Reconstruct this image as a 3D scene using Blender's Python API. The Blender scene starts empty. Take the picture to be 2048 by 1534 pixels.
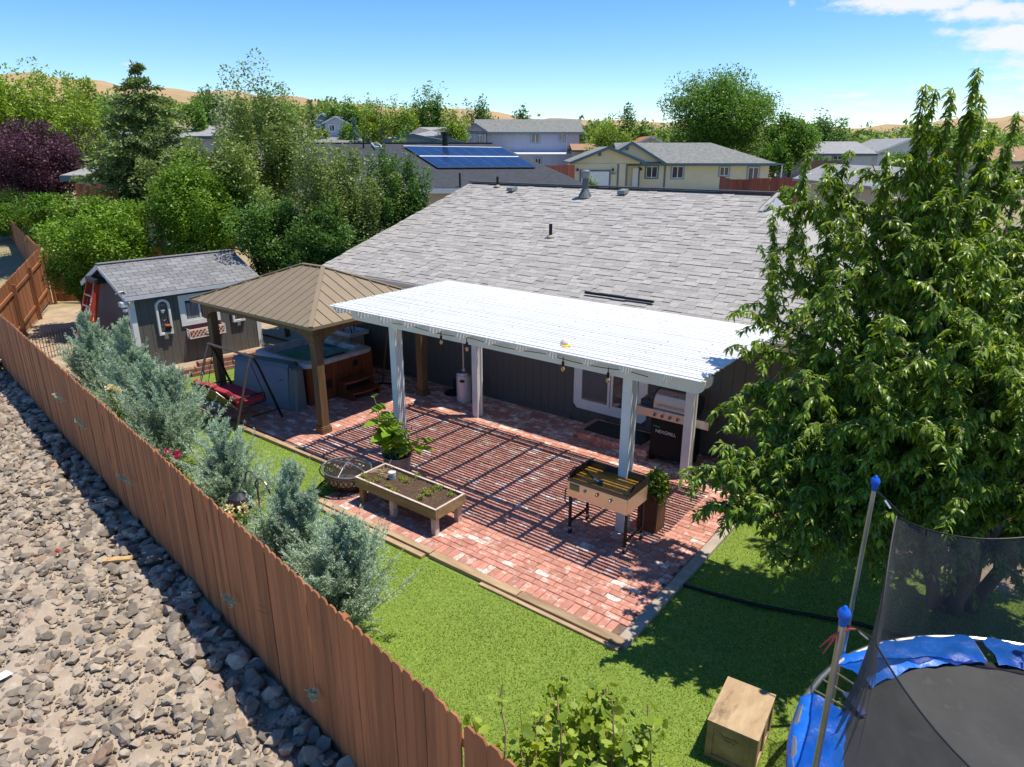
import bpy, math, random
import numpy as np
from mathutils import Vector, Matrix

S = bpy.context.scene
C = S.collection
rng = np.random.default_rng(7)
random.seed(7)
R = math.radians

# ------------------------------------------------------------------ camera, sky, sun, exposure
CAM_H, FPX, PITCH, YAW = 5.3, 1380.0, R(18.75), R(37.7)
cam = bpy.data.cameras.new('camera')
cam.sensor_width = 36.0
cam.lens = FPX / 2048 * 36.0
cam.clip_start, cam.clip_end = 0.1, 6000
camera = bpy.data.objects.new('camera', cam)
C.objects.link(camera)
camera.location = (0, 0, CAM_H)
camera.rotation_euler = (R(90) - PITCH, 0, YAW)
S.camera = camera
SUN_DIR = Vector((-0.245, -0.212, -1.0)).normalized()          # direction the light travels
SUN_EL = math.asin(-SUN_DIR.z)
SUN_ROT = math.atan2(-SUN_DIR.x, -SUN_DIR.y)
sun = bpy.data.lights.new('sun', 'SUN')
sun.energy = 4.8
sun.angle = R(0.53)
sun.color = (1.0, 0.925, 0.80)
sun_o = bpy.data.objects.new('sun', sun)
C.objects.link(sun_o)
sun_o.rotation_euler = SUN_DIR.to_track_quat('-Z', 'Y').to_euler()
S.view_settings.view_transform = 'Standard'
S.view_settings.look = 'None'
S.view_settings.gamma = 1.0
S.view_settings.exposure = 0.38
S.view_settings.use_curve_mapping = False
S.render.engine = 'CYCLES'
S.cycles.max_bounces = 6
S.cycles.transparent_max_bounces = 12

FWD = np.array([-math.sin(YAW), math.cos(YAW)])
RGT = np.array([math.cos(YAW), math.sin(YAW)])

def ray(x, y):                      # world direction of a photo pixel (2048 x 1534 frame)
    f = np.array([FWD[0] * math.cos(PITCH), FWD[1] * math.cos(PITCH), -math.sin(PITCH)])
    r = np.array([RGT[0], RGT[1], 0.0])
    u = np.cross(r, f)
    d = f * FPX + r * (x - 1024) - u * (y - 767)
    return d / np.linalg.norm(d)

def at(x, y, d):                    # point seen at pixel x, y at horizontal forward distance d
    v = ray(x, y)
    t = d / (v[0] * FWD[0] + v[1] * FWD[1])
    return np.array([0, 0, CAM_H]) + v * t

def onplane(x, y, p0, n):
    v = ray(x, y); o = np.array([0, 0, CAM_H])
    return o + v * (np.dot(np.array(p0) - o, n) / np.dot(v, n))

def project(p):
    p = np.atleast_2d(np.asarray(p, float)) - np.array([0, 0, CAM_H])
    f = np.array([FWD[0] * math.cos(PITCH), FWD[1] * math.cos(PITCH), -math.sin(PITCH)])
    r = np.array([RGT[0], RGT[1], 0.0]); u = np.cross(r, f)
    w = p @ f
    return np.stack([1024 + FPX * (p @ r) / w, 767 - FPX * (p @ u) / w, w], 1)

world = bpy.data.worlds.new('World')
S.world = world
world.use_nodes = True
wt = world.node_tree
wt.nodes.clear()

def nd(nt, typ, ins=None, **kw):
    n = nt.nodes.new(typ)
    for k, v in kw.items():
        setattr(n, k, v)
    for k, v in (ins or {}).items():
        if isinstance(v, bpy.types.NodeSocket):
            nt.links.new(v, n.inputs[k])
        else:
            n.inputs[k].default_value = v
    return n

def math_n(nt, op, a, b=0.0, c=0.0, clamp=False):
    return nd(nt, 'ShaderNodeMath', {0: a, 1: b, 2: c}, operation=op, use_clamp=clamp).outputs[0]

sky = nd(wt, 'ShaderNodeTexSky', sky_type='NISHITA', sun_disc=False)
sky.sun_elevation = SUN_EL
sky.sun_rotation = SUN_ROT
sky.altitude = 1400
sky.air_density = 1.0
sky.dust_density = 0.3
sky.ozone_density = 3.0
hs = nd(wt, 'ShaderNodeHueSaturation', {'Hue': .505, 'Saturation': 1.32, 'Value': 1.0, 'Color': sky.outputs[0]})
tc = nd(wt, 'ShaderNodeTexCoord')
gen = tc.outputs['Generated']
cmask = None
CLOUDS = [(1830, 4, .105, .015, 1.3), (1985, 22, .065, .016, 1.1), (2045, 78, .085, .017, 1.3), (1690, 192, .038, .0062, .85),
          (1735, 206, .034, .0055, .7), (2015, 222, .09, .022, .55), (1585, 6, .010, .006, .8), (265, 128, .017, .003, .6),
          (1925, 70, .035, .010, .7), (1880, 215, .05, .02, .25), (765, 86, .006, .002, .35), (2140, 140, .09, .03, .8)]
for (cx, cy, sx, sy, am) in CLOUDS:
    c = ray(cx, cy); rt = np.array([RGT[0], RGT[1], 0]); up = np.cross(rt, c)
    dlt = nd(wt, 'ShaderNodeVectorMath', {0: gen, 1: tuple(c)}, operation='SUBTRACT').outputs[0]
    a = nd(wt, 'ShaderNodeVectorMath', {0: dlt, 1: tuple(rt / sx)}, operation='DOT_PRODUCT').outputs['Value']
    b = nd(wt, 'ShaderNodeVectorMath', {0: dlt, 1: tuple(up / sy)}, operation='DOT_PRODUCT').outputs['Value']
    q = math_n(wt, 'SQRT', math_n(wt, 'ADD', math_n(wt, 'MULTIPLY', a, a), math_n(wt, 'MULTIPLY', b, b)))
    q = math_n(wt, 'MULTIPLY', math_n(wt, 'SUBTRACT', 1.0, q), am)
    cmask = q if cmask is None else math_n(wt, 'MAXIMUM', cmask, q)
mp = nd(wt, 'ShaderNodeMapping', {'Vector': gen, 'Scale': (1, 1, 2.4)})
nz = nd(wt, 'ShaderNodeTexNoise', {'Vector': mp.outputs[0], 'Scale': 26.0, 'Detail': 7.0, 'Roughness': .62})
cm = math_n(wt, 'ADD', cmask, math_n(wt, 'MULTIPLY', math_n(wt, 'SUBTRACT', nz.outputs['Fac'], .54), 2.2))
cm = nd(wt, 'ShaderNodeMapRange', {'Value': cm, 'From Min': 0.0, 'From Max': .75}, interpolation_type='SMOOTHSTEP').outputs[0]
cm = math_n(wt, 'MULTIPLY', cm, math_n(wt, 'GREATER_THAN', cmask, -1.5))
mixc = nd(wt, 'ShaderNodeMix', data_type='RGBA')
wt.links.new(math_n(wt, 'MULTIPLY', cm, .93), mixc.inputs[0])
wt.links.new(hs.outputs[0], mixc.inputs[6])
mixc.inputs[7].default_value = (5.0, 5.05, 5.15, 1)
SKY_STRENGTH = 0.148
bg = nd(wt, 'ShaderNodeBackground', {'Color': mixc.outputs[2], 'Strength': SKY_STRENGTH})
wo = nd(wt, 'ShaderNodeOutputWorld', {'Surface': bg.outputs[0]})

# ------------------------------------------------------------------ materials
def M(name, c1, c2=None, rough=.7, metal=0., ns=6., bump=0., bs=40., var=0., stretch=(1, 1, 1), spec=.4, detail=4.,
      c3=None, c3s=3., c3t=(.55, .7), obj=False, emit=0., lo=.35, hi=.65):
    m = bpy.data.materials.new(name); m.use_nodes = True
    nt = m.node_tree; bs_ = nt.nodes['Principled BSDF']
    bs_.inputs['Roughness'].default_value = rough
    bs_.inputs['Metallic'].default_value = metal
    bs_.inputs['Specular IOR Level'].default_value = spec
    if obj:
        pos = nd(nt, 'ShaderNodeTexCoord').outputs['Object']
    else:
        pos = nd(nt, 'ShaderNodeNewGeometry').outputs['Position']
    mpn = nd(nt, 'ShaderNodeMapping', {'Vector': pos, 'Scale': stretch}).outputs[0]
    col = None
    def mix(f, a, b):
        n = nd(nt, 'ShaderNodeMix', data_type='RGBA')
        for s, v in ((0, f), (6, a), (7, b)):
            if isinstance(v, bpy.types.NodeSocket): nt.links.new(v, n.inputs[s])
            else: n.inputs[s].default_value = v if s == 0 else tuple(v) + (1,)
        return n.outputs[2]
    if c2 is not None:
        n1 = nd(nt, 'ShaderNodeTexNoise', {'Vector': mpn, 'Scale': ns, 'Detail': detail, 'Roughness': .6}).outputs['Fac']
        fr = nd(nt, 'ShaderNodeMapRange', {'Value': n1, 'From Min': lo, 'From Max': hi}).outputs[0]
        col = mix(fr, c1, c2)
    if c3 is not None:
        n3 = nd(nt, 'ShaderNodeTexNoise', {'Vector': mpn, 'Scale': c3s, 'Detail': 8., 'Roughness': .7}).outputs['Fac']
        f3 = nd(nt, 'ShaderNodeMapRange', {'Value': n3, 'From Min': c3t[0], 'From Max': c3t[1]}).outputs[0]
        col = mix(f3, col if col is not None else c1, c3)
    if var > 0:
        g = nd(nt, 'ShaderNodeNewGeometry').outputs['Random Per Island']
        o = nd(nt, 'ShaderNodeObjectInfo').outputs['Random']
        fr = math_n(nt, 'FRACT', math_n(nt, 'ADD', g, o))
        v = math_n(nt, 'ADD', math_n(nt, 'MULTIPLY', math_n(nt, 'SUBTRACT', fr, .5), 2 * var), 1.)
        h = nd(nt, 'ShaderNodeHueSaturation', {'Value': v})
        if col is None: h.inputs['Color'].default_value = tuple(c1) + (1,)
        else: nt.links.new(col, h.inputs['Color'])
        col = h.outputs[0]
    if col is None: bs_.inputs['Base Color'].default_value = tuple(c1) + (1,)
    else: nt.links.new(col, bs_.inputs['Base Color'])
    if bump > 0:
        n2 = nd(nt, 'ShaderNodeTexNoise', {'Vector': mpn, 'Scale': bs, 'Detail': 5., 'Roughness': .65}).outputs['Fac']
        b = nd(nt, 'ShaderNodeBump', {'Height': n2, 'Strength': min(bump, 1.), 'Distance': .02 * max(1., bump)})
        nt.links.new(b.outputs[0], bs_.inputs['Normal'])
    return m

def foliage(name, ramp, trans=.38, rough=.5, spec=.35, big=None):
    m = bpy.data.materials.new(name); m.use_nodes = True
    nt = m.node_tree; p = nt.nodes['Principled BSDF']; out = nt.nodes['Material Output']
    g = nd(nt, 'ShaderNodeNewGeometry'); o = nd(nt, 'ShaderNodeObjectInfo').outputs['Random']
    fr = math_n(nt, 'FRACT', math_n(nt, 'ADD', g.outputs['Random Per Island'], o))
    cr = nd(nt, 'ShaderNodeValToRGB', {'Fac': fr})
    e = cr.color_ramp.elements
    e[0].position, e[0].color = 0., tuple(ramp[0]) + (1,)
    e[1].position, e[1].color = 1., tuple(ramp[-1]) + (1,)
    for i, c in enumerate(ramp[1:-1]):
        k = e.new((i + 1) / (len(ramp) - 1)); k.color = tuple(c) + (1,)
    col = cr.outputs[0]
    if big:                                            # tint patches through the crown
        nz_ = nd(nt, 'ShaderNodeTexNoise', {'Vector': g.outputs['Position'], 'Scale': big, 'Detail': 2.}).outputs['Fac']
        v = nd(nt, 'ShaderNodeMapRange', {'Value': nz_, 'From Min': .3, 'From Max': .7, 'To Min': .8, 'To Max': 1.2}).outputs[0]
        col = nd(nt, 'ShaderNodeHueSaturation', {'Value': v, 'Color': col}).outputs[0]
    nt.links.new(col, p.inputs['Base Color'])
    p.inputs['Roughness'].default_value = rough
    p.inputs['Specular IOR Level'].default_value = spec
    if trans > 0:
        tcol = nd(nt, 'ShaderNodeHueSaturation', {'Hue': .485, 'Saturation': 1.1, 'Value': 1.5, 'Color': col}).outputs[0]
        t = nd(nt, 'ShaderNodeBsdfTranslucent', {'Color': tcol})
        mx = nd(nt, 'ShaderNodeMixShader', {0: trans, 1: p.outputs[0], 2: t.outputs[0]})
        nt.links.new(mx.outputs[0], out.inputs[0])
    return m

def alpha_mat(name, col, alpha, rough=.8):
    m = bpy.data.materials.new(name); m.use_nodes = True
    nt = m.node_tree; p = nt.nodes['Principled BSDF']
    p.inputs['Base Color'].default_value = tuple(col) + (1,); p.inputs['Roughness'].default_value = rough
    g = nd(nt, 'ShaderNodeNewGeometry').outputs['Position']
    nz_ = nd(nt, 'ShaderNodeTexNoise', {'Vector': g, 'Scale': 5., 'Detail': 3.}).outputs['Fac']
    a = nd(nt, 'ShaderNodeMapRange', {'Value': nz_, 'From Min': .3, 'From Max': .7, 'To Min': alpha - .08, 'To Max': alpha + .08}).outputs[0]
    nt.links.new(a, p.inputs['Alpha'])
    return m

WHITE = M('white_paint', (.78, .78, .76), (.70, .70, .68), rough=.45, ns=3, bump=.05, bs=30)
WHITE_OLD = M('weathered_white_paint', (.74, .74, .72), (.50, .48, .43), rough=.6, ns=9, stretch=(1, 1, .25), lo=.5, hi=.75)
TRIM = M('pale_trim_paint', (.62, .63, .66), (.52, .53, .55), rough=.5, ns=4)
DECKM = M('dirt', (.43, .33, .22), (.31, .235, .155), rough=.95, ns=2.2, bump=.5, bs=25, c3=(.50, .41, .29), c3s=9)
FIELD = M('dry_ground', (.34, .26, .15), (.20, .19, .09), rough=.95, ns=.12, c3=(.40, .31, .19), c3s=.9, bump=.3, bs=3)
HILLM = M('dry_hillside', (.42, .29, .135), (.33, .22, .10), rough=.95, ns=.012, c3=(.22, .17, .08), c3s=.05, c3t=(.56, .66), bump=.6, bs=.15)
SAND = M('sandy_soil', (.44, .355, .265), (.33, .265, .195), rough=.95, ns=3, bump=.7, bs=55, c3=(.52, .44, .345), c3s=7)
ROCKM = M('basalt_rock', (.205, .172, .135), (.32, .268, .205), rough=.9, ns=9, bump=.4, bs=30, var=.42, c3=(.30, .19, .13), c3s=2.2, c3t=(.52, .68))
TURF = M('turf_backing', (.19, .28, .04), (.13, .20, .025), rough=.8, ns=30, bump=.5, bs=200)
BLADE = foliage('turf_blade', [(.12, .195, .02), (.225, .335, .032), (.34, .435, .062), (.49, .53, .15)], trans=.3, rough=.5, spec=.25, big=.8)
MORTAR = M('joint_sand', (.20, .13, .09), (.12, .085, .065), rough=.95, ns=20)
BRICK = M('clay_brick', (.50, .235, .175), (.42, .18, .13), rough=.85, ns=14, bump=.25, bs=60, var=.16, c3=(.66, .50, .43), c3s=7.5, c3t=(.52, .68))
BRICK_W = M('whitewashed_brick', (.58, .40, .33), (.44, .21, .155), rough=.85, ns=16, bump=.25, bs=60, var=.14, c3=(.76, .70, .63), c3s=9, c3t=(.46, .6))
TIMBER = M('landscape_timber', (.40, .29, .18), (.27, .18, .10), rough=.85, ns=12, stretch=(.15, 1, 1), bump=.3, bs=40, var=.2)
CONC = M('concrete', (.40, .345, .275), (.32, .275, .215), rough=.9, ns=5, bump=.15, bs=60)
FENCE = M('red_brown_fence_stain', (.335, .13, .052), (.235, .09, .036), rough=.75, ns=14, stretch=(1, 1, .06), bump=.25, bs=40, var=.26, c3=(.10, .045, .028), c3s=22, c3t=(.60, .70))
FENCE_OLD = M('weathered_fence_top', (.34, .24, .17), (.27, .17, .11), rough=.85, ns=20)
FENCE_FAR = M('dark_red_fence', (.27, .075, .045), (.19, .05, .03), rough=.8, ns=8, stretch=(1, 1, .1), var=.2)
SIDING = M('dark_taupe_siding', (.125, .117, .105), (.10, .093, .085), rough=.75, ns=40, stretch=(1, 1, .1), bump=.25, bs=60)
SHINGLE = M('grey_shingle', (.365, .345, .318), (.29, .274, .253), rough=.95, ns=22, var=.17, bump=.3, bs=120)
SHINGLE_D = M('dark_grey_shingle', (.225, .225, .225), (.175, .175, .178), rough=.95, ns=14, var=.17, bump=.3, bs=120)
GUTTER = M('pale_gutter', (.55, .55, .55), rough=.4)
DARKMETAL = M('dark_metal', (.018, .018, .02), rough=.45, metal=.6)
BLACK = M('black_plastic', (.012, .012, .013), rough=.5)
GALV = M('galvanised_steel', (.55, .56, .57), (.42, .43, .44), rough=.38, metal=.9, ns=6)
STEEL = M('brushed_steel', (.62, .58, .55), (.54, .50, .47), rough=.33, metal=1., ns=4, stretch=(.2, 1, 1), bump=.03, bs=30)
GAZWOOD = M('brown_cedar', (.20, .115, .055), (.135, .075, .034), rough=.7, ns=9, stretch=(1, 1, .15), bump=.15, bs=40, var=.08)
GAZROOF = M('tan_metal_roof', (.305, .235, .148), (.28, .215, .135), rough=.42, metal=.25, ns=3, var=.03)
GLASS = M('window_glass', (.035, .042, .05), (.07, .08, .085), rough=.06, spec=.8, ns=1.5)
BLIND = M('window_blind', (.16, .16, .165), rough=.5)
TUBWOOD = M('redwood_cabinet', (.20, .062, .024), (.14, .04, .016), rough=.5, ns=12, stretch=(1, 1, .1), var=.12)
TUBSHELL = M('marbled_acrylic', (.62, .64, .66), (.42, .46, .50), rough=.22, ns=7)
WATER = M('spa_water', (.06, .30, .27), (.12, .42, .34), rough=.08, spec=.35, ns=5, bump=.25, bs=7)
VINYL = M('blue_grey_vinyl', (.20, .285, .35), (.165, .245, .305), rough=.5, ns=3, bump=.12, bs=8)
VINYL2 = M('grey_green_vinyl', (.16, .215, .225), rough=.5)
CUSHION = M('red_cushion', (.36, .035, .05), (.30, .028, .04), rough=.85, ns=8, bump=.15, bs=25)
OLIVE = M('olive_sling', (.16, .145, .095), rough=.7)
BRONZE = M('bronze_tube', (.16, .13, .11), rough=.4, metal=.7)
SOIL = M('potting_soil', (.115, .07, .042), (.065, .04, .025), rough=.95, ns=25, bump=.9, bs=60)
OLDWOOD = M('weathered_board', (.36, .25, .12), (.22, .145, .065), rough=.8, ns=7, stretch=(.2, 1, 1), bump=.2, bs=30, c3=(.10, .065, .035), c3s=9, c3t=(.6, .7))
PINKWHITE = M('worn_whitewash', (.62, .53, .48), (.48, .36, .31), rough=.8, ns=12)
PLY = M('stained_plywood', (.46, .335, .195), (.34, .23, .125), rough=.75, ns=9, stretch=(1, .3, 1), c3=(.13, .08, .045), c3s=5.5, c3t=(.54, .68))
PLY2 = M('crate_frame_board', (.40, .29, .16), (.30, .205, .105), rough=.75, ns=9)
BLUE = M('blue_vinyl_pad', (.012, .15, .66), (.01, .115, .52), rough=.35, ns=6, bump=.35, bs=14, c3=(.10, .30, .80), c3s=9, c3t=(.6, .75))
MATM = M('trampoline_mat', (.046, .046, .047), (.030, .030, .032), rough=.7, ns=2.5, c3=(.085, .082, .075), c3s=5, c3t=(.55, .8), bump=.2, bs=200)
NET = alpha_mat('black_safety_net', (.055, .055, .06), .54)
SCREEN = alpha_mat('spark_screen_mesh', (.05, .045, .04), .28)
RED = M('red_fibreglass', (.42, .05, .025), (.36, .042, .02), rough=.4, ns=5)
ALU = M('aluminium', (.72, .73, .75), rough=.35, metal=.9)
STONE = M('red_block_stone', (.36, .18, .135), (.27, .13, .10), rough=.9, ns=11, bump=.5, bs=30, var=.2, c3=(.45, .27, .21), c3s=6)
RUST = M('oiled_griddle', (.42, .23, .03), (.22, .105, .018), rough=.3, metal=.35, ns=5, c3=(.46, .26, .04), c3s=3)
BARK = M('grey_bark', (.16, .12, .09), (.09, .07, .055), rough=.9, ns=15, stretch=(1, 1, .3), bump=.5, bs=30)
STEM = M('tan_twig', (.34, .23, .13), rough=.8)
GSTEM = M('green_stem', (.14, .20, .04), rough=.6)
YEL = foliage('yellow_petal', [(.75, .60, .22), (.85, .78, .50)], trans=.2)
REDF = foliage('pink_red_petal', [(.45, .02, .08), (.6, .05, .15)], trans=.2)
ORANGE = M('terracotta', (.50, .13, .04), rough=.7)
ASPH = M('asphalt', (.22, .21, .21), (.19, .185, .18), rough=.9, ns=.8)
LILAC = M('pale_lilac_siding', (.44, .46, .56), (.41, .43, .53), rough=.7, ns=1.2, stretch=(1, 1, .1))
YELLOWW = M('cream_yellow_siding', (.66, .585, .39), (.62, .545, .36), rough=.75, ns=.8)
TEAL = M('teal_grey_trim', (.08, .145, .165), rough=.6)
FARROOF = M('mottled_far_shingle', (.22, .225, .205), (.14, .145, .135), rough=.95, ns=3.2, var=.12, detail=6)
FARROOF2 = M('plain_far_shingle', (.30, .30, .30), (.24, .24, .24), rough=.95, ns=2.5)
DARKROOF = M('charcoal_shingle', (.062, .067, .077), (.042, .046, .054), rough=.9, ns=3.5, var=.25)
BROWNROOF = M('tan_roof', (.34, .20, .11), (.28, .16, .09), rough=.9, ns=2)
PANEL = M('solar_cell', (.012, .03, .10), (.017, .042, .13), rough=.22, spec=.8, ns=1.2, metal=.2)
FARWALL = M('pale_far_wall', (.52, .53, .55), rough=.8)
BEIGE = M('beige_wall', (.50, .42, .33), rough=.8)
BLUEW = M('blue_grey_wall', (.20, .27, .36), rough=.8)
CARW = M('white_car_paint', (.75, .76, .77), rough=.3, spec=.6)
BULB = M('amber_glass', (.62, .36, .14), rough=.1, spec=.8)
CORD = M('purple_cord', (.06, .03, .10), rough=.6)

# ------------------------------------------------------------------ geometry helpers
WM = {}                                   # world matrix of every object made here

def wmat(o):
    return WM.get(o.name, Matrix.Identity(4)) if o is not None else Matrix.Identity(4)

def props(o, label=None, cat=None, group=None, kind=None):
    if label: o['label'] = label
    if cat: o['category'] = cat
    if group: o['group'] = group
    if kind: o['kind'] = kind
    return o

def thing(name, label, cat, loc=(0, 0, 0), rz=0., group=None):
    o = bpy.data.objects.new(name, None)
    C.objects.link(o)
    o.empty_display_size = .1
    o.location = loc; o.rotation_euler = (0, 0, rz)
    WM[o.name] = Matrix.Translation(Vector(loc)) @ Matrix.Rotation(rz, 4, 'Z')
    return props(o, label, cat, group)

def link_obj(name, me, mat=None, parent=None, mw=None):
    o = bpy.data.objects.new(name, me)
    C.objects.link(o)
    if mat is not None and len(me.materials) == 0: me.materials.append(mat)
    mw = mw if mw is not None else Matrix.Identity(4)
    if parent is not None:
        o.parent = parent
        o.matrix_local = wmat(parent).inverted() @ mw
    else:
        o.matrix_local = mw
    WM[o.name] = mw
    return o

def mesh_np(name, V, F, smooth=False):
    V = np.asarray(V, np.float32); F = np.asarray(F, np.int32)
    k = F.shape[1]
    me = bpy.data.meshes.new(name)
    me.vertices.add(len(V)); me.vertices.foreach_set('co', V.ravel())
    me.loops.add(F.size); me.loops.foreach_set('vertex_index', F.ravel())
    me.polygons.add(len(F)); me.polygons.foreach_set('loop_start', np.arange(0, F.size, k, dtype=np.int32))
    me.update(calc_edges=True)
    if smooth: me.shade_smooth()
    else: me.shade_flat()
    return me

class MB:
    def __init__(s): s.v = []; s.f = []
    def add(s, vs, fs):
        n = len(s.v); s.v += [tuple(float(c) for c in p) for p in vs]; s.f += [tuple(i + n for i in f) for f in fs]; return s
    def bx(s, x0, y0, z0, x1, y1, z1):
        return s.add([(x0, y0, z0), (x1, y0, z0), (x1, y1, z0), (x0, y1, z0), (x0, y0, z1), (x1, y0, z1), (x1, y1, z1), (x0, y1, z1)],
                     [(0, 3, 2, 1), (4, 5, 6, 7), (0, 1, 5, 4), (1, 2, 6, 5), (2, 3, 7, 6), (3, 0, 4, 7)])
    def beam(s, p, q, w, h, up=(0, 0, 1)):
        p, q = Vector(p), Vector(q); d = (q - p).normalized(); up = Vector(up)
        if abs(d.dot(up)) > .98: up = Vector((0, 1, 0))
        a = d.cross(up).normalized() * w / 2; b = a.cross(d).normalized() * h / 2
        return s.add([p - a - b, p + a - b, p + a + b, p - a + b, q - a - b, q + a - b, q + a + b, q - a + b],
                     [(0, 1, 2, 3), (7, 6, 5, 4), (0, 4, 5, 1), (1, 5, 6, 2), (2, 6, 7, 3), (3, 7, 4, 0)])
    def prism(s, pts, d):                  # planar polygon pushed along vector d
        n = len(pts); d = Vector(d); pts = [Vector(p) for p in pts]
        return s.add(pts + [p + d for p in pts], [tuple(range(n - 1, -1, -1)), tuple(range(n, 2 * n))] +
                     [(i, (i + 1) % n, n + (i + 1) % n, n + i) for i in range(n)])
    def poly(s, pts): return s.add(pts, [tuple(range(len(pts)))])
    def tube(s, pts, r, n=8, cap=True):
        pts = [Vector(p) for p in pts]; m = len(pts); rs = r if hasattr(r, '__len__') else [r] * m
        vs = []; t0 = (pts[1] - pts[0]).normalized(); a = t0.orthogonal().normalized()
        for i, p in enumerate(pts):
            t = (pts[min(i + 1, m - 1)] - pts[max(i - 1, 0)]).normalized()
            a = (a - t * a.dot(t)); a = a.normalized() if a.length > 1e-6 else t.orthogonal().normalized()
            b = t.cross(a)
            for k in range(n):
                th = 2 * math.pi * k / n; vs.append(p + (a * math.cos(th) + b * math.sin(th)) * rs[i])
        fs = [(i * n + k, i * n + (k + 1) % n, (i + 1) * n + (k + 1) % n, (i + 1) * n + k) for i in range(m - 1) for k in range(n)]
        if cap: fs += [tuple(range(n - 1, -1, -1)), tuple(range((m - 1) * n, m * n))]
        return s.add(vs, fs)
    def lathe(s, prof, c=(0, 0, 0), n=24, cap=True):
        vs = [(c[0] + r * math.cos(2 * math.pi * k / n), c[1] + r * math.sin(2 * math.pi * k / n), c[2] + z) for r, z in prof for k in range(n)]
        m = len(prof)
        fs = [(i * n + k, i * n + (k + 1) % n, (i + 1) * n + (k + 1) % n, (i + 1) * n + k) for i in range(m - 1) for k in range(n)]
        if cap: fs += [tuple(range(n - 1, -1, -1)), tuple(range((m - 1) * n, m * n))]
        return s.add(vs, fs)
    def ball(s, c, r, n=10):
        return s.lathe([(r * max(.02, math.sin(math.pi * i / n)), -r * math.cos(math.pi * i / n)) for i in range(n + 1)], c, n + 4)
    def build(s, name, mat, parent=None, world=True, smooth=False, bevel=0., kind=None):
        me = bpy.data.meshes.new(name)
        v = s.v
        pw = wmat(parent)
        if parent is not None and world:
            inv = pw.inverted(); v = [inv @ Vector(p) for p in v]
        me.from_pydata(v, [], s.f)
        if smooth: me.polygons.foreach_set('use_smooth', [True] * len(me.polygons))
        me.materials.append(mat); me.update()
        o = bpy.data.objects.new(name, me); C.objects.link(o)
        if parent is not None: o.parent = parent; WM[o.name] = pw
        if bevel > 0:
            b = o.modifiers.new('bevel', 'BEVEL'); b.width = bevel; b.segments = 2; b.limit_method = 'ANGLE'
        if kind: o['kind'] = kind
        return o

def box(name, mat, parent, x0, y0, z0, x1, y1, z1, bevel=0., world=True):
    return MB().bx(x0, y0, z0, x1, y1, z1).build(name, mat, parent, world, bevel=bevel)

UNIT = np.array([(-.5, -.5, -.5), (.5, -.5, -.5), (.5, .5, -.5), (-.5, .5, -.5), (-.5, -.5, .5), (.5, -.5, .5), (.5, .5, .5), (-.5, .5, .5)])
UF = np.array([(0, 3, 2, 1), (4, 5, 6, 7), (0, 1, 5, 4), (1, 2, 6, 5), (2, 3, 7, 6), (3, 0, 4, 7)])
# brick with chamfered top: bottom ring, shoulder ring, top ring
BV = np.array([(-.5, -.5, -.5), (.5, -.5, -.5), (.5, .5, -.5), (-.5, .5, -.5), (-.5, -.5, .38), (.5, -.5, .38), (.5, .5, .38), (-.5, .5, .38),
               (-.475, -.45, .5), (.475, -.45, .5), (.475, .45, .5), (-.475, .45, .5)])
BF = np.array([(8, 9, 10, 11)] + [(i, (i + 1) % 4, 4 + (i + 1) % 4, 4 + i) for i in range(4)] + [(4 + i, 4 + (i + 1) % 4, 8 + (i + 1) % 4, 8 + i) for i in range(4)])

def pieces(name, stuff_name, mats, mi, cs, sz, basis, parent, keep=300, score=None, UVt=(UNIT, UF)):
    """cs centres, sz sizes (N,3), basis (N,3,3) rows = local axes; the first `keep` by score become objects, the rest one mesh."""
    V, F = UVt
    N = len(cs); cs = np.asarray(cs, float); sz = np.asarray(sz, float); basis = np.asarray(basis, float)
    if basis.ndim == 2: basis = np.repeat(basis[None], N, 0)
    order = np.argsort(score) if score is not None else np.arange(N)
    ind, rest = order[:keep], order[keep:]
    base = [None] * len(mats)
    for i in ind:
        k = mi[i]
        if base[k] is None:
            base[k] = mesh_np(name, V, F); base[k].materials.append(mats[k])
        Mx = Matrix.Identity(4)
        for a in range(3):
            for b in range(3): Mx[b][a] = basis[i][a][b] * sz[i][a]
            Mx[a][3] = cs[i][a]
        link_obj(name, base[k], None, parent, Mx)
    for k in range(len(mats)):
        sel = np.array([i for i in rest if mi[i] == k], int)
        if len(sel) == 0: continue
        P = cs[sel][:, None, :] + np.einsum('va,nab->nvb', V, basis[sel] * sz[sel][:, :, None])
        FF = (F[None] + (np.arange(len(sel)) * len(V))[:, None, None]).reshape(-1, F.shape[1])
        P = P.reshape(-1, 3)
        if parent is not None:
            inv = np.array(wmat(parent).inverted()); P = P @ inv[:3, :3].T + inv[:3, 3]
        me = mesh_np(stuff_name, P, FF); me.materials.append(mats[k])
        o = bpy.data.objects.new(stuff_name, me); C.objects.link(o); o['kind'] = 'stuff'
        if parent is not None: o.parent = parent; WM[o.name] = wmat(parent)

def inview(P, m=30):
    q = project(P)
    return (q[:, 2] > 0) & (q[:, 0] > -m) & (q[:, 0] < 2048 + m) & (q[:, 1] > -m) & (q[:, 1] < 1534 + m)

def unit(a): return a / np.maximum(np.linalg.norm(a, axis=-1, keepdims=True), 1e-9)

def np_obj(name, V, F, mat, parent=None, smooth=False, kind=None):
    if parent is not None:
        inv = np.array(wmat(parent).inverted()); V = np.asarray(V) @ inv[:3, :3].T + inv[:3, 3]
    me = mesh_np(name, V, F, smooth); me.materials.append(mat)
    o = bpy.data.objects.new(name, me); C.objects.link(o)
    if parent is not None: o.parent = parent; WM[o.name] = wmat(parent)
    if kind: o['kind'] = kind
    return o

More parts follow.
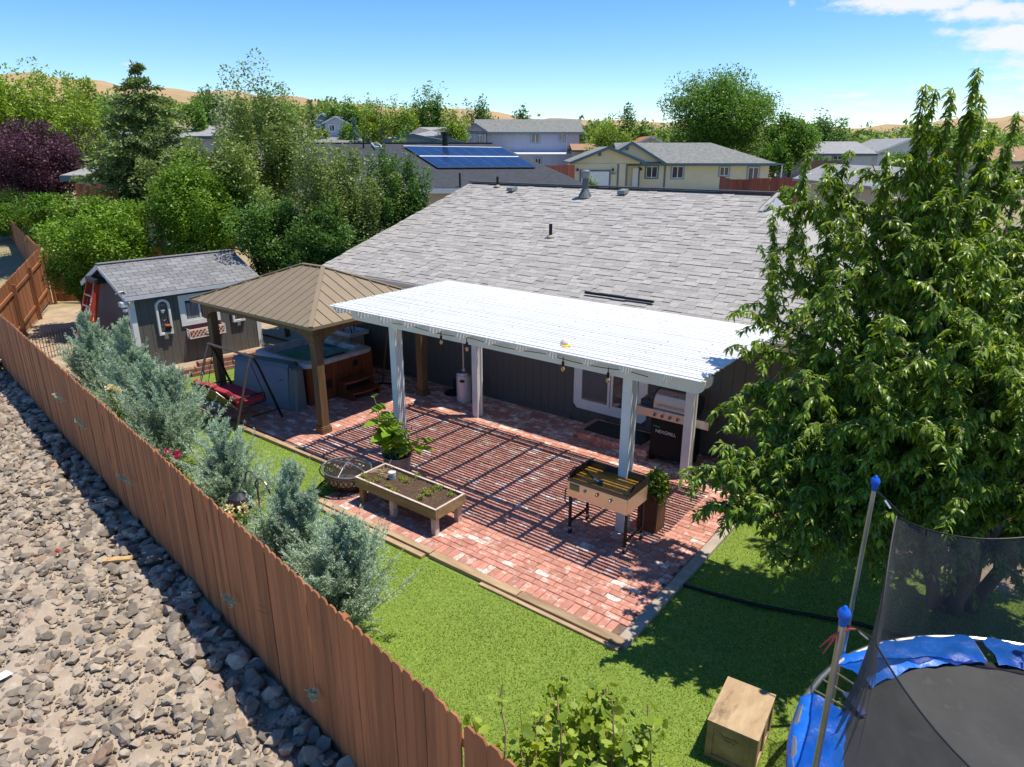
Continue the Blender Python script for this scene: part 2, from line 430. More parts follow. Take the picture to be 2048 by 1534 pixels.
def leaf_quads(P, A, L, W, fold=.0, curl=0.):
    """leaves from base P along axis A (unit); diamond with 5 verts / 4 tris when fold, else one quad."""
    N = len(P); L = np.broadcast_to(L, N)[:, None]; W = np.broadcast_to(W, N)[:, None]
    side = unit(np.cross(A, unit(rng.normal(size=(N, 3)) * .6 + np.array([0, 0, 1.]))))
    nrm = np.cross(side, A)
    mid = P + A * L * .45
    tip = P + A * L - np.array([0, 0, 1.]) * L * curl
    if fold > 0:
        V = np.stack([P, mid + side * W / 2 + nrm * W * fold, tip, mid - side * W / 2 + nrm * W * fold, mid + nrm * 0], 1).reshape(-1, 3)
        b = (np.arange(N) * 5)[:, None]
        F = np.concatenate([b + np.array([[0, 4, 1]]), b + np.array([[0, 3, 4]]), b + np.array([[4, 2, 1]]), b + np.array([[4, 3, 2]])], 1).reshape(-1, 3)
    else:
        V = np.stack([P, mid + side * W / 2, tip, mid - side * W / 2], 1).reshape(-1, 3)
        F = np.arange(N * 4).reshape(N, 4)
    return V, F

# ------------------------------------------------------------------ terrain
FE = np.array([-1, .1486]) / math.hypot(1, .1486)          # along the near fence, away to the left
FN = np.array([.1486, 1]) / math.hypot(1, .1486)           # towards the yard
FO = np.array([0, 2.445])
def fence_y(x): return 2.445 - .1486 * x

def terrain(x, y):
    d = x * FWD[0] + y * FWD[1]; l = x * RGT[0] + y * RGT[1]
    px = 1024 + FPX * l / np.maximum(d * .947, 5)
    hr = np.interp(d, [0, 25, 34, 70, 95, 160, 300, 700], [-.06, -.06, .8, 1.5, 2.1, 3.5, 7, 14])
    hl = np.interp(d, [0, 25, 34, 70, 95, 130, 160, 300, 700], [-.06, -.06, .8, 2.6, 4.5, 7.0, 8.6, 18, 40])
    t = np.clip((900 - px) / 300, 0, 1); t = t * t * (3 - 2 * t)
    return hr * (1 - t) + hl * t

sg = np.concatenate([-np.geomspace(900, 16, 22), np.arange(-14, 46, 2.), np.geomspace(48, 1500, 30)])
tg = np.concatenate([-np.geomspace(300, 2, 12), [-.03, .03], np.arange(2, 60, 2.), np.geomspace(62, 1500, 34)])
SG, TG = np.meshgrid(sg, tg, indexing='ij')
XY = FO + SG[..., None] * FE + TG[..., None] * FN
Z = terrain(XY[..., 0], XY[..., 1])
Z = np.where(TG < 0, np.minimum(Z, -.75), Z)
gi = np.arange(SG.size).reshape(SG.shape)
GF = np.stack([gi[:-1, :-1], gi[:-1, 1:], gi[1:, 1:], gi[1:, :-1]], -1).reshape(-1, 4)
gme = np_obj('ground', np.stack([XY[..., 0], XY[..., 1], Z], -1).reshape(-1, 3), GF, FIELD, None, True)
props(gme, kind='structure')

def grid_sheet(name, x0, x1, y0, y1, z, n, mat, amp=0., kind='structure'):
    xs = np.linspace(x0, x1, n); ys = np.linspace(y0, y1, n)
    X, Y = np.meshgrid(xs, ys, indexing='ij')
    Zs = np.full(X.shape, z) + amp * rng.normal(size=X.shape)
    i = np.arange(X.size).reshape(X.shape)
    F = np.stack([i[:-1, :-1], i[1:, :-1], i[1:, 1:], i[:-1, 1:]], -1).reshape(-1, 4)
    return props(np_obj(name, np.stack([X, Y, Zs], -1).reshape(-1, 3), F, mat, None, True), kind=kind)

# yard dirt (fence corner, behind the shed, right of the house)
yd = MB()
def yp(x): return (x, fence_y(x) + .05)
yd.poly([(*yp(6), -.05), (16, 1.6, -.05), (16, 26, -.05), (-27, 26, -.05), (-29.5, 9.5, -.05), (-27.5, 8.9, -.05), (*yp(-21.6), -.05)])
yo = yd.build('yard_dirt', DECKM); props(yo, kind='structure')

# hills
hp = [(-500, 150), (0, 150), (100, 154), (200, 166), (300, 183), (430, 188), (500, 193), (640, 208), (700, 214), (860, 218), (950, 217), (1010, 230),
      (1060, 237), (1150, 240), (1300, 244), (1420, 250), (1700, 257), (1800, 250), (1900, 240), (1990, 235), (2048, 231), (2600, 222)]
hx = np.linspace(-500, 2600, 90); hy = np.interp(hx, [p[0] for p in hp], [p[1] for p in hp])
rows = []
for d, k in ((300, 0.), (420, .25), (520, .55), (620, .85), (700, 1.), (800, .85), (1000, .3)):
    row = []
    for i, (x, y) in enumerate(zip(hx, hy)):
        top = at(x, y, 700); p = at(x, 298, d)
        lo = terrain(p[0], p[1]) - 1
        nz_ = 1.5 * math.sin(i * 1.7 + d) * (1 if k < 1 else .3)
        row.append((p[0], p[1], lo * (1 - k) + top[2] * k + nz_))
    rows.append(row)
HV = np.array(rows).reshape(-1, 3); hi_ = np.arange(len(HV)).reshape(len(rows), -1)
HF = np.stack([hi_[:-1, :-1], hi_[:-1, 1:], hi_[1:, 1:], hi_[1:, :-1]], -1).reshape(-1, 4)
props(np_obj('hills', HV, HF, HILLM, None, True), kind='structure')

# ------------------------------------------------------------------ patio, edging, lawn
PX0, PX1, PYA, PYB, PJX, PY1 = -14.4, -3.05, 6.92, 5.95, -8.35, 11.28
patio = MB()
patio.prism([(PX0, PYA, -.06), (PJX, PYA, -.06), (PJX, PYB, -.06), (PX1, PYB, -.06), (PX1, PY1, -.06), (PX0, PY1, -.06)], (0, 0, .048))
patio = patio.build('patio', MORTAR); props(patio, kind='structure')
cs, sz, mi = [], [], []
pl, pw_ = .212, .104
row = 0
y = PYB + .215
while y + pw_ < PY1:
    xa = PX0 if y > PYA + .01 else PJX
    x = xa - rng.uniform(0, pl) + (.5 * pl if row % 2 else 0)
    while x < PX1:
        x0, x1 = max(x, xa), min(x + pl, PX1)
        if x1 - x0 > .05 and not (xa < PJX and y < PYA + .205 and x0 < PJX - .02 and False):
            cs.append(((x0 + x1) / 2, y + pw_ / 2, -.013 + rng.normal() * .0022)); sz.append((x1 - x0 - .006, pw_ - .006, .05))
            mi.append(0)
        x += pl
    y += pw_; row += 1
for (xa, xb, y0) in ((PJX, PX1, PYB), ):
    x = xa
    while x + .1 < xb:
        cs.append((x + .052, y0 + .106, -.013 + rng.normal() * .0022)); sz.append((.098, .206, .05)); mi.append(0); x += .104
cs, sz = np.array(cs), np.array(sz)
wn = np.sin(cs[:, 0] * 1.1 + 2) * .5 + np.sin(cs[:, 1] * 1.9 + cs[:, 0] * .6) * .5
pwhite = np.where(cs[:, 1] > 10.1, .42, .07 + .09 * (wn > .2))
mi = (rng.random(len(cs)) < pwhite).astype(int)
ang = rng.normal(size=len(cs)) * .012
Bs = np.zeros((len(cs), 3, 3)); Bs[:, 0, 0] = Bs[:, 1, 1] = np.cos(ang); Bs[:, 0, 1] = np.sin(ang); Bs[:, 1, 0] = -np.sin(ang); Bs[:, 2, 2] = 1
tx, ty = rng.normal(size=(2, len(cs))) * .012; Bs[:, 2, 0] = tx; Bs[:, 2, 1] = ty
pieces('brick', 'brick_field', [BRICK, BRICK_W], mi, cs, sz, Bs, patio, 300, np.hypot(cs[:, 0] + 3.2, cs[:, 1] - 5.2), (BV, BF))

def timber_run(parent, p, q, n, w=.10, h=.10, z=-.03):
    p, q = np.array(p, float), np.array(q, float)
    for i in range(n):
        a = p + (q - p) * (i / n) ; b = p + (q - p) * ((i + 1) / n - .004)
        MB().beam((*a, z), (*b, z + rng.normal() * .004), w, h).build('timber', TIMBER, parent, bevel=.008)
edg = thing('timber_edging', 'low weathered timber edging around the brick patio along the lawn', 'edging', (-6, 5.9, -.05))
timber_run(edg, (PJX - .05, PYB - .055), (-5.95, PYB - .055), 2, .11)
timber_run(edg, (PJX, PYB - .175), (-6.0, PYB - .175), 1, .09, .09, -.04)
timber_run(edg, (-5.95, PYB - .065), (PX1 + .14, PYB - .065), 2, .13, .09)
timber_run(edg, (-5.0, PYB - .165), (PX1 + .10, PYB - .165), 1, .06, .07, -.05)
timber_run(edg, (PJX - .05, PYB - .1), (PJX - .05, PYA - .05), 1)
timber_run(edg, (PX0 - .05, PYA - .055), (PJX - .05, PYA - .055), 4)
timber_run(edg, (PX0 - .055, PYA - .1), (PX0 - .055, 8.4), 1)
curb = thing('concrete_curb', 'pale grey concrete curb at the right end of the brick patio', 'curb', (-2.97, 8, -.05))
for i in range(3):
    y0 = PYB - .12 + i * 1.85
    box('curb_stone', CONC, curb, PX1 + .005, y0, -.12, PX1 + .155, y0 + 1.845, .012, .01)
# lawn sheet and blades
LA = -.045
lawn = MB()
def lp(x, o=.06): return (x, fence_y(x) + o, LA)
lawn.poly([lp(3.2), (3.2, 9.3, LA), (-.6, 9.9, LA), (-2.9, 9.9, LA), (-2.9, 5.86, LA), (-8.42, 5.80, LA), (-8.42, 6.82, LA), (-14.5, 6.82, LA), (-14.5, 10.6, LA), (-16.3, 10.6, LA), (-16.25, 7.0, LA), lp(-15.9)])
lawn = lawn.build('lawn', TURF); props(lawn, kind='structure')
n = 520000
bx_ = rng.uniform(-16.3, 2.2, n); by_ = rng.uniform(2.2, 10.2, n)
ok = (by_ > fence_y(bx_) + .07) & ~((bx_ > -8.5) & (bx_ < -2.88) & (by_ > 5.77)) & ~((bx_ <= -8.4) & (bx_ > -14.52) & (by_ > 6.8)) & (by_ < np.where(bx_ > -2.9, 9.9 - np.maximum(bx_ + .6, 0) * .16, 10.6))
bx_, by_ = bx_[ok], by_[ok]
P = np.stack([bx_, by_, np.full(len(bx_), LA)], 1)
dist = np.linalg.norm(P - np.array([0, 0, CAM_H]), axis=1)
ok = inview(P) & (rng.random(len(P)) < np.clip(1.35 - dist / 16, .25, 1))
P = P[ok]; n = len(P)
clump = .5 + .5 * np.sin(P[:, 0] * 2.3 + np.sin(P[:, 1] * 1.7) * 2) * np.sin(P[:, 1] * 1.9 + 1)
hgt = rng.uniform(.016, .030, n) * (.85 + .3 * clump)
lean = rng.normal(size=(n, 3)) * .75; lean[:, 2] = 1; lean[:, 0] += -.25; lean = unit(lean)
th = rng.uniform(0, np.pi, n); wv = np.stack([np.cos(th), np.sin(th), np.zeros(n)], 1) * .0065
V = np.stack([P - wv, P + wv, P + lean * hgt[:, None]], 1).reshape(-1, 3)
gr = np_obj('grass_blades', V, np.arange(3 * n).reshape(n, 3), BLADE, lawn, kind='stuff')

# slab paving beside the shed
pav = MB().bx(-18.8, 11.45, -.1, -14.7, 17, -.01).build('paving', MORTAR); props(pav, kind='structure')
for i in range(5):
    for j in range(6):
        box('paving_slab', CONC, pav, -18.8 + i * .82 + .006, 11.45 + j * .92 + .006, -.05, -18.8 + i * .82 + .814, 11.45 + j * .92 + .914, .005, .006)

# ------------------------------------------------------------------ gravel slope and rocks outside the fence
n1, n2 = 150, 70
ss = np.linspace(-3, 34, n1); tt = np.linspace(-9, .0, n2)
SS, TT = np.meshgrid(ss, tt, indexing='ij'); XY = FO + SS[..., None] * FE + TT[..., None] * FN
Zg = -.32 + .03 * rng.normal(size=SS.shape) + .05 * np.sin(SS * 1.3) * np.sin(TT * 1.1) + np.clip(-TT - .9, 0, 9) * .01
Zg = Zg + np.clip(SS - 20, 0, 14) * .02
i = np.arange(SS.size).reshape(SS.shape)
slope = np_obj('gravel_slope', np.stack([XY[..., 0], XY[..., 1], Zg], -1).reshape(-1, 3), np.stack([i[:-1, :-1], i[:-1, 1:], i[1:, 1:], i[1:, :-1]], -1).reshape(-1, 4), SAND, None, True)
props(slope, kind='structure')
# outer side of the bending fence
q = MB(); q.poly([(-21.4, 5.55, -.04), (-28.2, 9.2, -.02), (-50, 14.6, .3), (-50, 9.5, .3), (-21, 5.3, -.04)])
oo = q.build('gravel_bank', SAND); props(oo, kind='structure')

import bmesh
def rock_mesh(k):
    r_ = random.Random(k)
    bm = bmesh.new()
    for _ in range(15):
        v = Vector((r_.gauss(0, 1), r_.gauss(0, 1), r_.gauss(0, 1))).normalized()
        v = Vector((v.x * .5, v.y * (.36 + .08 * r_.random()), v.z * .34))
        bm.verts.new(v)
    bmesh.ops.convex_hull(bm, input=bm.verts)
    for v in [v for v in bm.verts if not v.link_faces]: bm.verts.remove(v)
    bmesh.ops.triangulate(bm, faces=bm.faces)
    me = bpy.data.meshes.new('rock'); bm.to_mesh(me); bm.free()
    me.materials.append(ROCKM)
    V = np.zeros(len(me.vertices) * 3); me.vertices.foreach_get('co', V)
    F = np.array([p.vertices[:] for p in me.polygons])
    return me, V.reshape(-1, 3), F
RK = [rock_mesh(k) for k in range(10)]
rs, rt_, rsz = [], [], []
def addr(n, s0, s1, t0, t1, a, b, pw=1.):
    for _ in range(n):
        rs.append(rng.uniform(s0, s1)); rt_.append(rng.uniform(t0, t1)); rsz.append(a + (b - a) * rng.random() ** pw)
addr(900, 1, 24, -.62, -.06, .10, .28, 1.5)
addr(130, 1.5, 13, -.8, -.1, .16, .32, 1.6)
addr(20000, 2, 26, -5.2, -.5, .025, .20, 2.5)
addr(3000, 9, 30, -5, -.4, .05, .24, 1.8)
addr(120, 22, 30, -.1, 2.2, .15, .4, 1)
rs, rt_, rsz = np.array(rs), np.array(rt_), np.array(rsz)
RP = FO + rs[:, None] * FE + rt_[:, None] * FN
zz = -.31 + .05 * np.sin(rs * 1.3) * np.sin(rt_ * 1.1) + np.clip(rs - 20, 0, 14) * .02
heap = np.clip(1 + rt_ / .62, 0, 1) * (rt_ > -.65) * .12 * rng.random(len(rs))
zz = np.where((rt_ > -.06), .02, zz + rsz * .10 + heap)
RP = np.stack([RP[:, 0], RP[:, 1], zz], 1)
okr = inview(RP, 60) & ~((rt_ > -.06) & (RP[:, 1] > 5.4 + (-(RP[:, 0] + 21)) * .52))
RP, rsz = RP[okr], rsz[okr]
bx2 = rng.uniform(-40, -21.8, 260); fl_ = np.where(bx2 > -28.3, 5.66 - (bx2 + 21.7) * .545, 9.27 - (bx2 + 28.4) * .25)
RP = np.concatenate([RP, np.stack([bx2, fl_ - .25 - 2.2 * rng.random(260) ** 1.6, np.full(260, .03)], 1)]); rsz = np.concatenate([rsz, rng.uniform(.12, .42, 260)])
q = project(RP)
order = np.argsort(-(rsz / q[:, 2]))
stV, stF, off = [], [], 0
for c, i in enumerate(order):
    me, V, F = RK[rng.integers(10)]
    rot = Matrix.Rotation(rng.uniform(0, 6.28), 4, 'Z') @ Matrix.Rotation(rng.normal() * .35, 4, 'X') @ Matrix.Rotation(rng.normal() * .3, 4, 'Y')
    sc = Matrix.Diagonal((rsz[i] * rng.uniform(.85, 1.25), rsz[i] * rng.uniform(.8, 1.2), rsz[i] * rng.uniform(.7, 1.1), 1))
    mw = Matrix.Translation(Vector(RP[i])) @ rot @ sc
    if c < 300:
        o = link_obj('rock', me, None, None, mw)
        props(o, 'loose angular grey brown rock on the sandy ground outside the fence', 'rock', 'rocks on the ground outside the fence')
    else:
        m3 = np.array(mw); stV.append(V @ m3[:3, :3].T + m3[:3, 3]); stF.append(F + off); off += len(V)
np_obj('rock_scatter', np.concatenate(stV), np.concatenate(stF), ROCKM, None, kind='stuff')
n = 34000                                                   # pebbles
ps, pt = rng.uniform(1, 26, n), rng.uniform(-5.2, -.1, n)
PP = FO + ps[:, None] * FE + pt[:, None] * FN
PP = np.stack([PP[:, 0], PP[:, 1], -.315 + .05 * np.sin(ps * 1.3) * np.sin(pt * 1.1)], 1); PP = PP[inview(PP)]; n = len(PP)
OV = np.array([(1, 0, 0), (0, 1, 0), (-1, 0, 0), (0, -1, 0), (0, 0, .8), (0, 0, -.8)]); OF = np.array([(0, 1, 4), (1, 2, 4), (2, 3, 4), (3, 0, 4)])
V = PP[:, None, :] + OV[None] * ((.006 + .034 * rng.random((n, 1, 1)) ** 2.5) * rng.uniform(.6, 1.3, (n, 1, 3)) ) ; 
np_obj('pebbles', V.reshape(-1, 3), (OF[None] + (np.arange(n) * 6)[:, None, None]).reshape(-1, 3), ROCKM, slope, kind='stuff')

def ground_pt(x, y, z):
    v = ray(x, y); t = (z - CAM_H) / v[2]; return np.array([0, 0, CAM_H]) + v * t
p = ground_pt(118, 1106, -.26)
can = thing('drink_can', 'crushed red drink can lying among the rocks', 'can', tuple(p))
MB().tube([p + np.array([-.06, 0, .02]), p + np.array([.0, .015, .02]), p + np.array([.06, .01, .025])], [.033, .026, .033], 10).build('can_body', RED, can)
MB().tube([p + np.array([.06, .01, .025]), p + np.array([.064, .01, .025])], .03, 10).build('can_end', ALU, can)
p = ground_pt(237, 1122, -.22)
pk = MB().beam(p + np.array([-.17, -.12, 0]), p + np.array([.16, .12, .05]), .10, .035).build('wood_offcut', M('fresh_cut_wood', (.60, .40, .17), (.42, .25, .10), ns=9)); props(pk, 'short offcut of yellow lumber lying on the gravel by the fence', 'lumber')
p = ground_pt(2, 1357, -.24)
pp = MB().add([p + np.array(a) for a in ((-.1, -.09, 0), (.07, -.06, .03), (.09, .1, .05), (-.08, .08, .02), (0, 0, .07))], [(0, 1, 4), (1, 2, 4), (2, 3, 4), (3, 0, 4)]).build('paper_scrap', WHITE)
props(pp, 'crumpled scrap of white paper lying among the rocks', 'litter')

# ------------------------------------------------------------------ fences
BW = .138
def board_mesh(h):
    w = BW / 2; c = .035
    o = [(-w, 0), (w, 0), (w, h - .04), (w - c, h), (-w + c, h), (-w, h - .04)]
    m = MB().prism([(x, -.009, z) for x, z in o], (0, .018, 0))
    me = bpy.data.meshes.new('board'); me.from_pydata(m.v, [], m.f); me.materials.append(FENCE); me.update(); return me
def fence_run(parent, p, q, zb0, zb1, h, side, keep=True, zt=None, gap=.004, seg=2.4, railz=(.35, 1.05, 1.6), posts=True, rails=True):
    """boards from p to q; rails and posts on the side given by `side` (+1 left of travel)."""
    p, q = np.array(p, float), np.array(q, float); L = np.linalg.norm(q - p); e = (q - p) / L; nrm = np.array([-e[1], e[0]]) * side
    n = int(L / (BW + gap)); rz = math.atan2(e[1], e[0])
    me = board_mesh(h)
    V = np.array([v.co[:] for v in me.vertices]); bv, bf = [], None
    for i in range(n):
        s = (i + .5) * (BW + gap) + rng.normal() * .003
        f = s / L; c = p + e * s - nrm * .012 + nrm * rng.normal() * .003
        mw = Matrix.Translation((c[0], c[1], zb0 * (1 - f) + zb1 * f + rng.normal() * .008)) @ Matrix.Rotation(rz + rng.normal() * .02, 4, 'Z') @ Matrix.Rotation(rng.normal() * .005, 4, 'Y')
        if keep: link_obj('board', me, None, parent, mw)
        else:
            m3 = np.array(mw); bv.append(V @ m3[:3, :3].T + m3[:3, 3])
    if not keep:
        m = MB()
        for v in bv: m.add(v, [tuple(pp.vertices) for pp in me.polygons])
        m.build('board_run', FENCE, parent, kind='stuff')
    k = max(1, round(L / seg))
    for j in range(k):
        a, b = p + (q - p) * (j / k), p + (q - p) * ((j + 1) / k)
        za, zb = zb0 + (zb1 - zb0) * j / k, zb0 + (zb1 - zb0) * (j + 1) / k
        if rails:
            for r_ in railz:
                MB().beam((*(a + nrm * .018 + e * .003), za + r_), (*(b + nrm * .018 - e * .003), zb + r_), .038, .085).build('rail', FENCE, parent)
        if posts:
            c = a + nrm * .083 + e * .045
            MB().beam((*c, za - .05), (*c, za + h - .16), .088, .088, (e[0], e[1], 0)).build('post', FENCE, parent)

f1 = thing('wood_fence', 'long red brown dog ear board fence dividing the lawn from the rocky slope', 'fence', (-10, fence_y(-10), -.3))
fence_run(f1, (.6, fence_y(.6)), (-21.6, fence_y(-21.6)), -.33, -.33, 1.83, -1)
# torn bark scar and knot hole on the near boards
for (x, z, r_) in ((-2.62, .93, .035), (-2.27, .98, .025)):
    MB().lathe([(r_ * .6, 0), (r_, .006), (r_ * .7, .01)], (0, 0, 0), 9).build('knot', PINKWHITE if r_ > .03 else BARK, f1, world=False).matrix_local = \
        wmat(f1).inverted() @ Matrix.Translation((x, fence_y(x) - .012, z)) @ Matrix.Rotation(R(8), 4, 'Z') @ Matrix.Rotation(R(90), 4, 'X') @ Matrix.Diagonal((.7, 1.7, 1, 1))
f2 = thing('wood_fence', 'sunlit inner face of fence with two rails and posts beyond the wire edging', 'fence', (-25, 7.5, 0))
fence_run(f2, (-21.7, fence_y(-21.7) + .02), (-28.3, 9.25), -.3, .12, 1.86, -1, railz=(.42, 1.45))
f3 = thing('wood_fence', 'shaded outer face of fence running away from the corner post on the left', 'fence', (-36, 11.3, 0))
fence_run(f3, (-28.4, 9.3), (-46, 13.7), .12, .15, 1.9, -1, keep=False, rails=False, posts=False)
f4 = thing('fence_gate', 'red brown board gate with diagonal framed panel beside the corner post', 'gate', (-27.4, 10.4, 0))
fence_run(f4, (-28.25, 9.4), (-25.6, 12.3), .05, .05, 1.98, -1, railz=(.3, 1.55), seg=4)
MB().beam((-28.25, 9.25, -.05), (-28.25, 9.25, 2.12), .1, .1).build('corner_post', FENCE, f4)
ge = np.array([2.65, 2.9]) / math.hypot(2.65, 2.9); gn = np.array([ge[1], -ge[0]])
for (a, za, b, zb_) in ((.9, .1, .9, 1.78), (2.3, .1, 2.3, 1.78), (.9, .22, 2.3, .22), (.9, 1.7, 2.3, 1.7)):
    pa = np.array([-28.25, 9.4]) + ge * a + gn * .075; pb = np.array([-28.25, 9.4]) + ge * b + gn * .075
    MB().beam((*pa, za), (*pb, zb_), .14 if a == b else .05, .05 if a == b else .14, (gn[0], gn[1], 0) if a == b else (0, 0, 1)).build('gate_frame', FENCE, f4)
fz = thing('wood_fence', 'red brown fence partly hidden behind the drooping fruit tree', 'fence', (4, 17, 0))
fence_run(fz, (6.5, 9.5), (3.2, 22), -.1, -.05, 1.8, 1, keep=False)

# ------------------------------------------------------------------ main house
HX0, HX1, HW = -14.05, -.95, 11.3
house = thing('main_house', 'single storey house with taupe siding and broad light grey shingle roof', 'house', (-7.5, 11.3, 0))
pz = -.05
x = HX0
meP = None
while x < HX1 - .01:
    x1 = min(x + .203, HX1)
    if not (-7.12 < (x + x1) / 2 < -5.52):
        box('plank', SIDING, house, x + .003, HW, pz, x1 - .003, HW + .018, 2.4)
    else:
        box('plank', SIDING, house, x + .003, HW, pz, x1 - .003, HW + .018, .28)
    x = x1
box('wall', SIDING, house, HX0, HW + .02, pz, HX1, 22, 2.42)
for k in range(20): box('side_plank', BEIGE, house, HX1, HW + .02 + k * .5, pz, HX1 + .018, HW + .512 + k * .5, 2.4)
box('corner_trim', WHITE, house, HX1 - .08, HW - .025, pz, HX1 + .03, HW - .002, 2.4)
box('base_board', SIDING, house, HX0, HW - .02, pz, -7.2, HW - .002, .10)
RZ = lambda y: 2.50 + .31 * (y - 10.8)
EX0, EX1, RY = -14.5, -.40, 16.75
zg_ = RZ(15.85)
roof = MB()
T = .06
def rp(x, y): return (x, y, RZ(y) - .02)
roof.prism([rp(EX0, 10.8), rp(EX1, 10.8), rp(-5.35, 15.75), rp(-5.35, RY), rp(EX0, RY)], (0, 0, -T))
BYv = 2 * RY - 10.8
def rb(x, y): return (x, y, RZ(2 * RY - y) - .02)
roof.prism([rb(EX0, RY + .001), rb(-5.35, RY + .001), rb(-5.35, 2 * RY - 15.75), rb(EX1, BYv), rb(EX0, BYv)], (0, 0, -T))
roof.prism([rp(EX1 - .002, 10.803), rb(EX1 - .002, BYv - .003), rb(-5.345, 2 * RY - 15.75), rp(-5.345, 15.75)], (0, 0, -T))
roof = roof.build('roof', SHINGLE, house)
MB().prism([(-5.30, 15.78, RZ(15.75) - .03), (-5.30, 2 * RY - 15.78, RZ(15.75) - .03), (-5.30, RY, RZ(RY) - .04)], (-.04, 0, 0)).build('gablet', TRIM, roof)
MB().beam((-5.2, 15.65, RZ(15.7) - .01), (-5.2, RY, RZ(RY) + .0), .08, .03).build('gablet_rake', SHINGLE, roof)
MB().beam((EX0, RY, RZ(RY) + .012), (-5.25, RY, RZ(RY) + .012), .30, .03).build('ridge_cap', DARKROOF, roof)
# shingles
sl = math.hypot(1, .31); vS = np.array([0, 1, .31]) / sl; nS = np.array([0, -.31, 1]) / sl
cs, sz, Bs, sc = [], [], [], []
expo = .143; nrow = int((RY - 10.78) * sl / expo)
for r_ in range(nrow):
    yb = 10.74 + r_ * expo / sl
    xr = -5.3 if yb > 15.75 else EX1 - (yb - 10.8)
    x = EX0 - .02 - rng.uniform(0, .2)
    while x < xr:
        w = rng.uniform(.14, .36); x1 = min(x + w, xr); x0 = max(x, EX0 - .02)
        if x1 - x0 > .04:
            th_ = .007 if rng.random() < .5 else .017
            c = np.array([(x0 + x1) / 2, yb, RZ(yb) - .02]) + vS * expo * .55 + nS * th_ * .5
            cs.append(c); sz.append((x1 - x0 - .004, expo * 1.1, th_)); Bs.append([(1, 0, 0), tuple(unit(vS - nS * .03)), tuple(unit(nS + vS * .03))])
        x += w
cs = np.array(cs); pj = project(cs)
vis = (pj[:, 0] < 1500) & (pj[:, 1] < 552 + (pj[:, 0] - 910) * .148) & (pj[:, 0] > 880)
pieces('shingle', 'shingle_field', [SHINGLE], np.zeros(len(cs), int), cs, sz, Bs, roof, 300, np.where(vis, pj[:, 2], 1e4 + pj[:, 2]))
for side in (0, ):
    MB().beam((EX0 - .02, 10.76, RZ(10.76) - .11), (EX0 - .02, RY, RZ(RY) - .11), .03, .15).build('rake_board', WHITE, house)
box('fascia', WHITE, house, EX0, 10.775, 2.31, EX1, 10.80, 2.46)
box('soffit', WHITE, house, EX0, 10.80, 2.38, EX1, HW - .004, 2.40)
gut = MB().prism([(EX0, 10.66, 2.46), (EX0, 10.68, 2.37), (EX0, 10.772, 2.36), (EX0, 10.772, 2.375), (EX0, 10.69, 2.385), (EX0, 10.672, 2.46)], (EX1 - EX0, 0, 0)).build('gutter', GUTTER, house)
# roof fittings
def on_roof(x, y): return onplane(x, y, (0, 10.8, 2.5), np.array([0, -.31, 1.]))
for (px, py, h, r_) in ((995, 373, .28, .035), (1101, 474, .3, .04)):
    p = on_roof(px, py)
    v_ = MB().lathe([(.10, 0), (.05, .05)], p, 12).build('pipe_flashing', M('lead_flashing%d' % px, (.30, .27, .22), rough=.6), roof)
    MB().lathe([(r_, .02), (r_, h)], p, 12).build('vent_pipe', DARKMETAL, roof, smooth=False)
for (px, py) in ((1024, 382), (1246, 388)):
    p = on_roof(px, py)
    MB().add([p + np.array(a) for a in ((-.11, -.13, .0), (.11, -.13, .0), (.10, .14, .05), (-.10, .14, .05), (-.10, -.12, .09), (.10, -.12, .09), (.09, .13, .125), (-.09, .13, .125))],
             [(4, 5, 6, 7), (0, 1, 5, 4), (1, 2, 6, 5), (2, 3, 7, 6), (3, 0, 4, 7)]).build('attic_vent', M('vent_metal%d' % px, (.20, .21, .20), rough=.5), roof)
p = on_roof(1170, 393)
fl = MB().lathe([(.20, -.03), (.11, .14), (.085, .2)], p, 16).build('flue_pipe', M('flue_grey', (.14, .145, .145), rough=.5, metal=.4), roof)
MB().lathe([(.085, .18), (.085, .48)], p, 16).build('flue_stack', M('flue_stack_metal', (.10, .105, .105), rough=.45, metal=.5), roof)
MB().lathe([(.10, .46), (.11, .47), (.11, .60), (.125, .61), (.125, .64), (.07, .67)], p, 16).build('flue_cap', M('flue_cap_metal', (.22, .225, .22), rough=.4, metal=.5), roof)
a, b = on_roof(1170, 590), on_roof(1307, 608)
MB().beam(a + np.array([0, 0, .05]), b + np.array([0, 0, .04]), .05, .04).build('flashing_strip', DARKMETAL, roof)
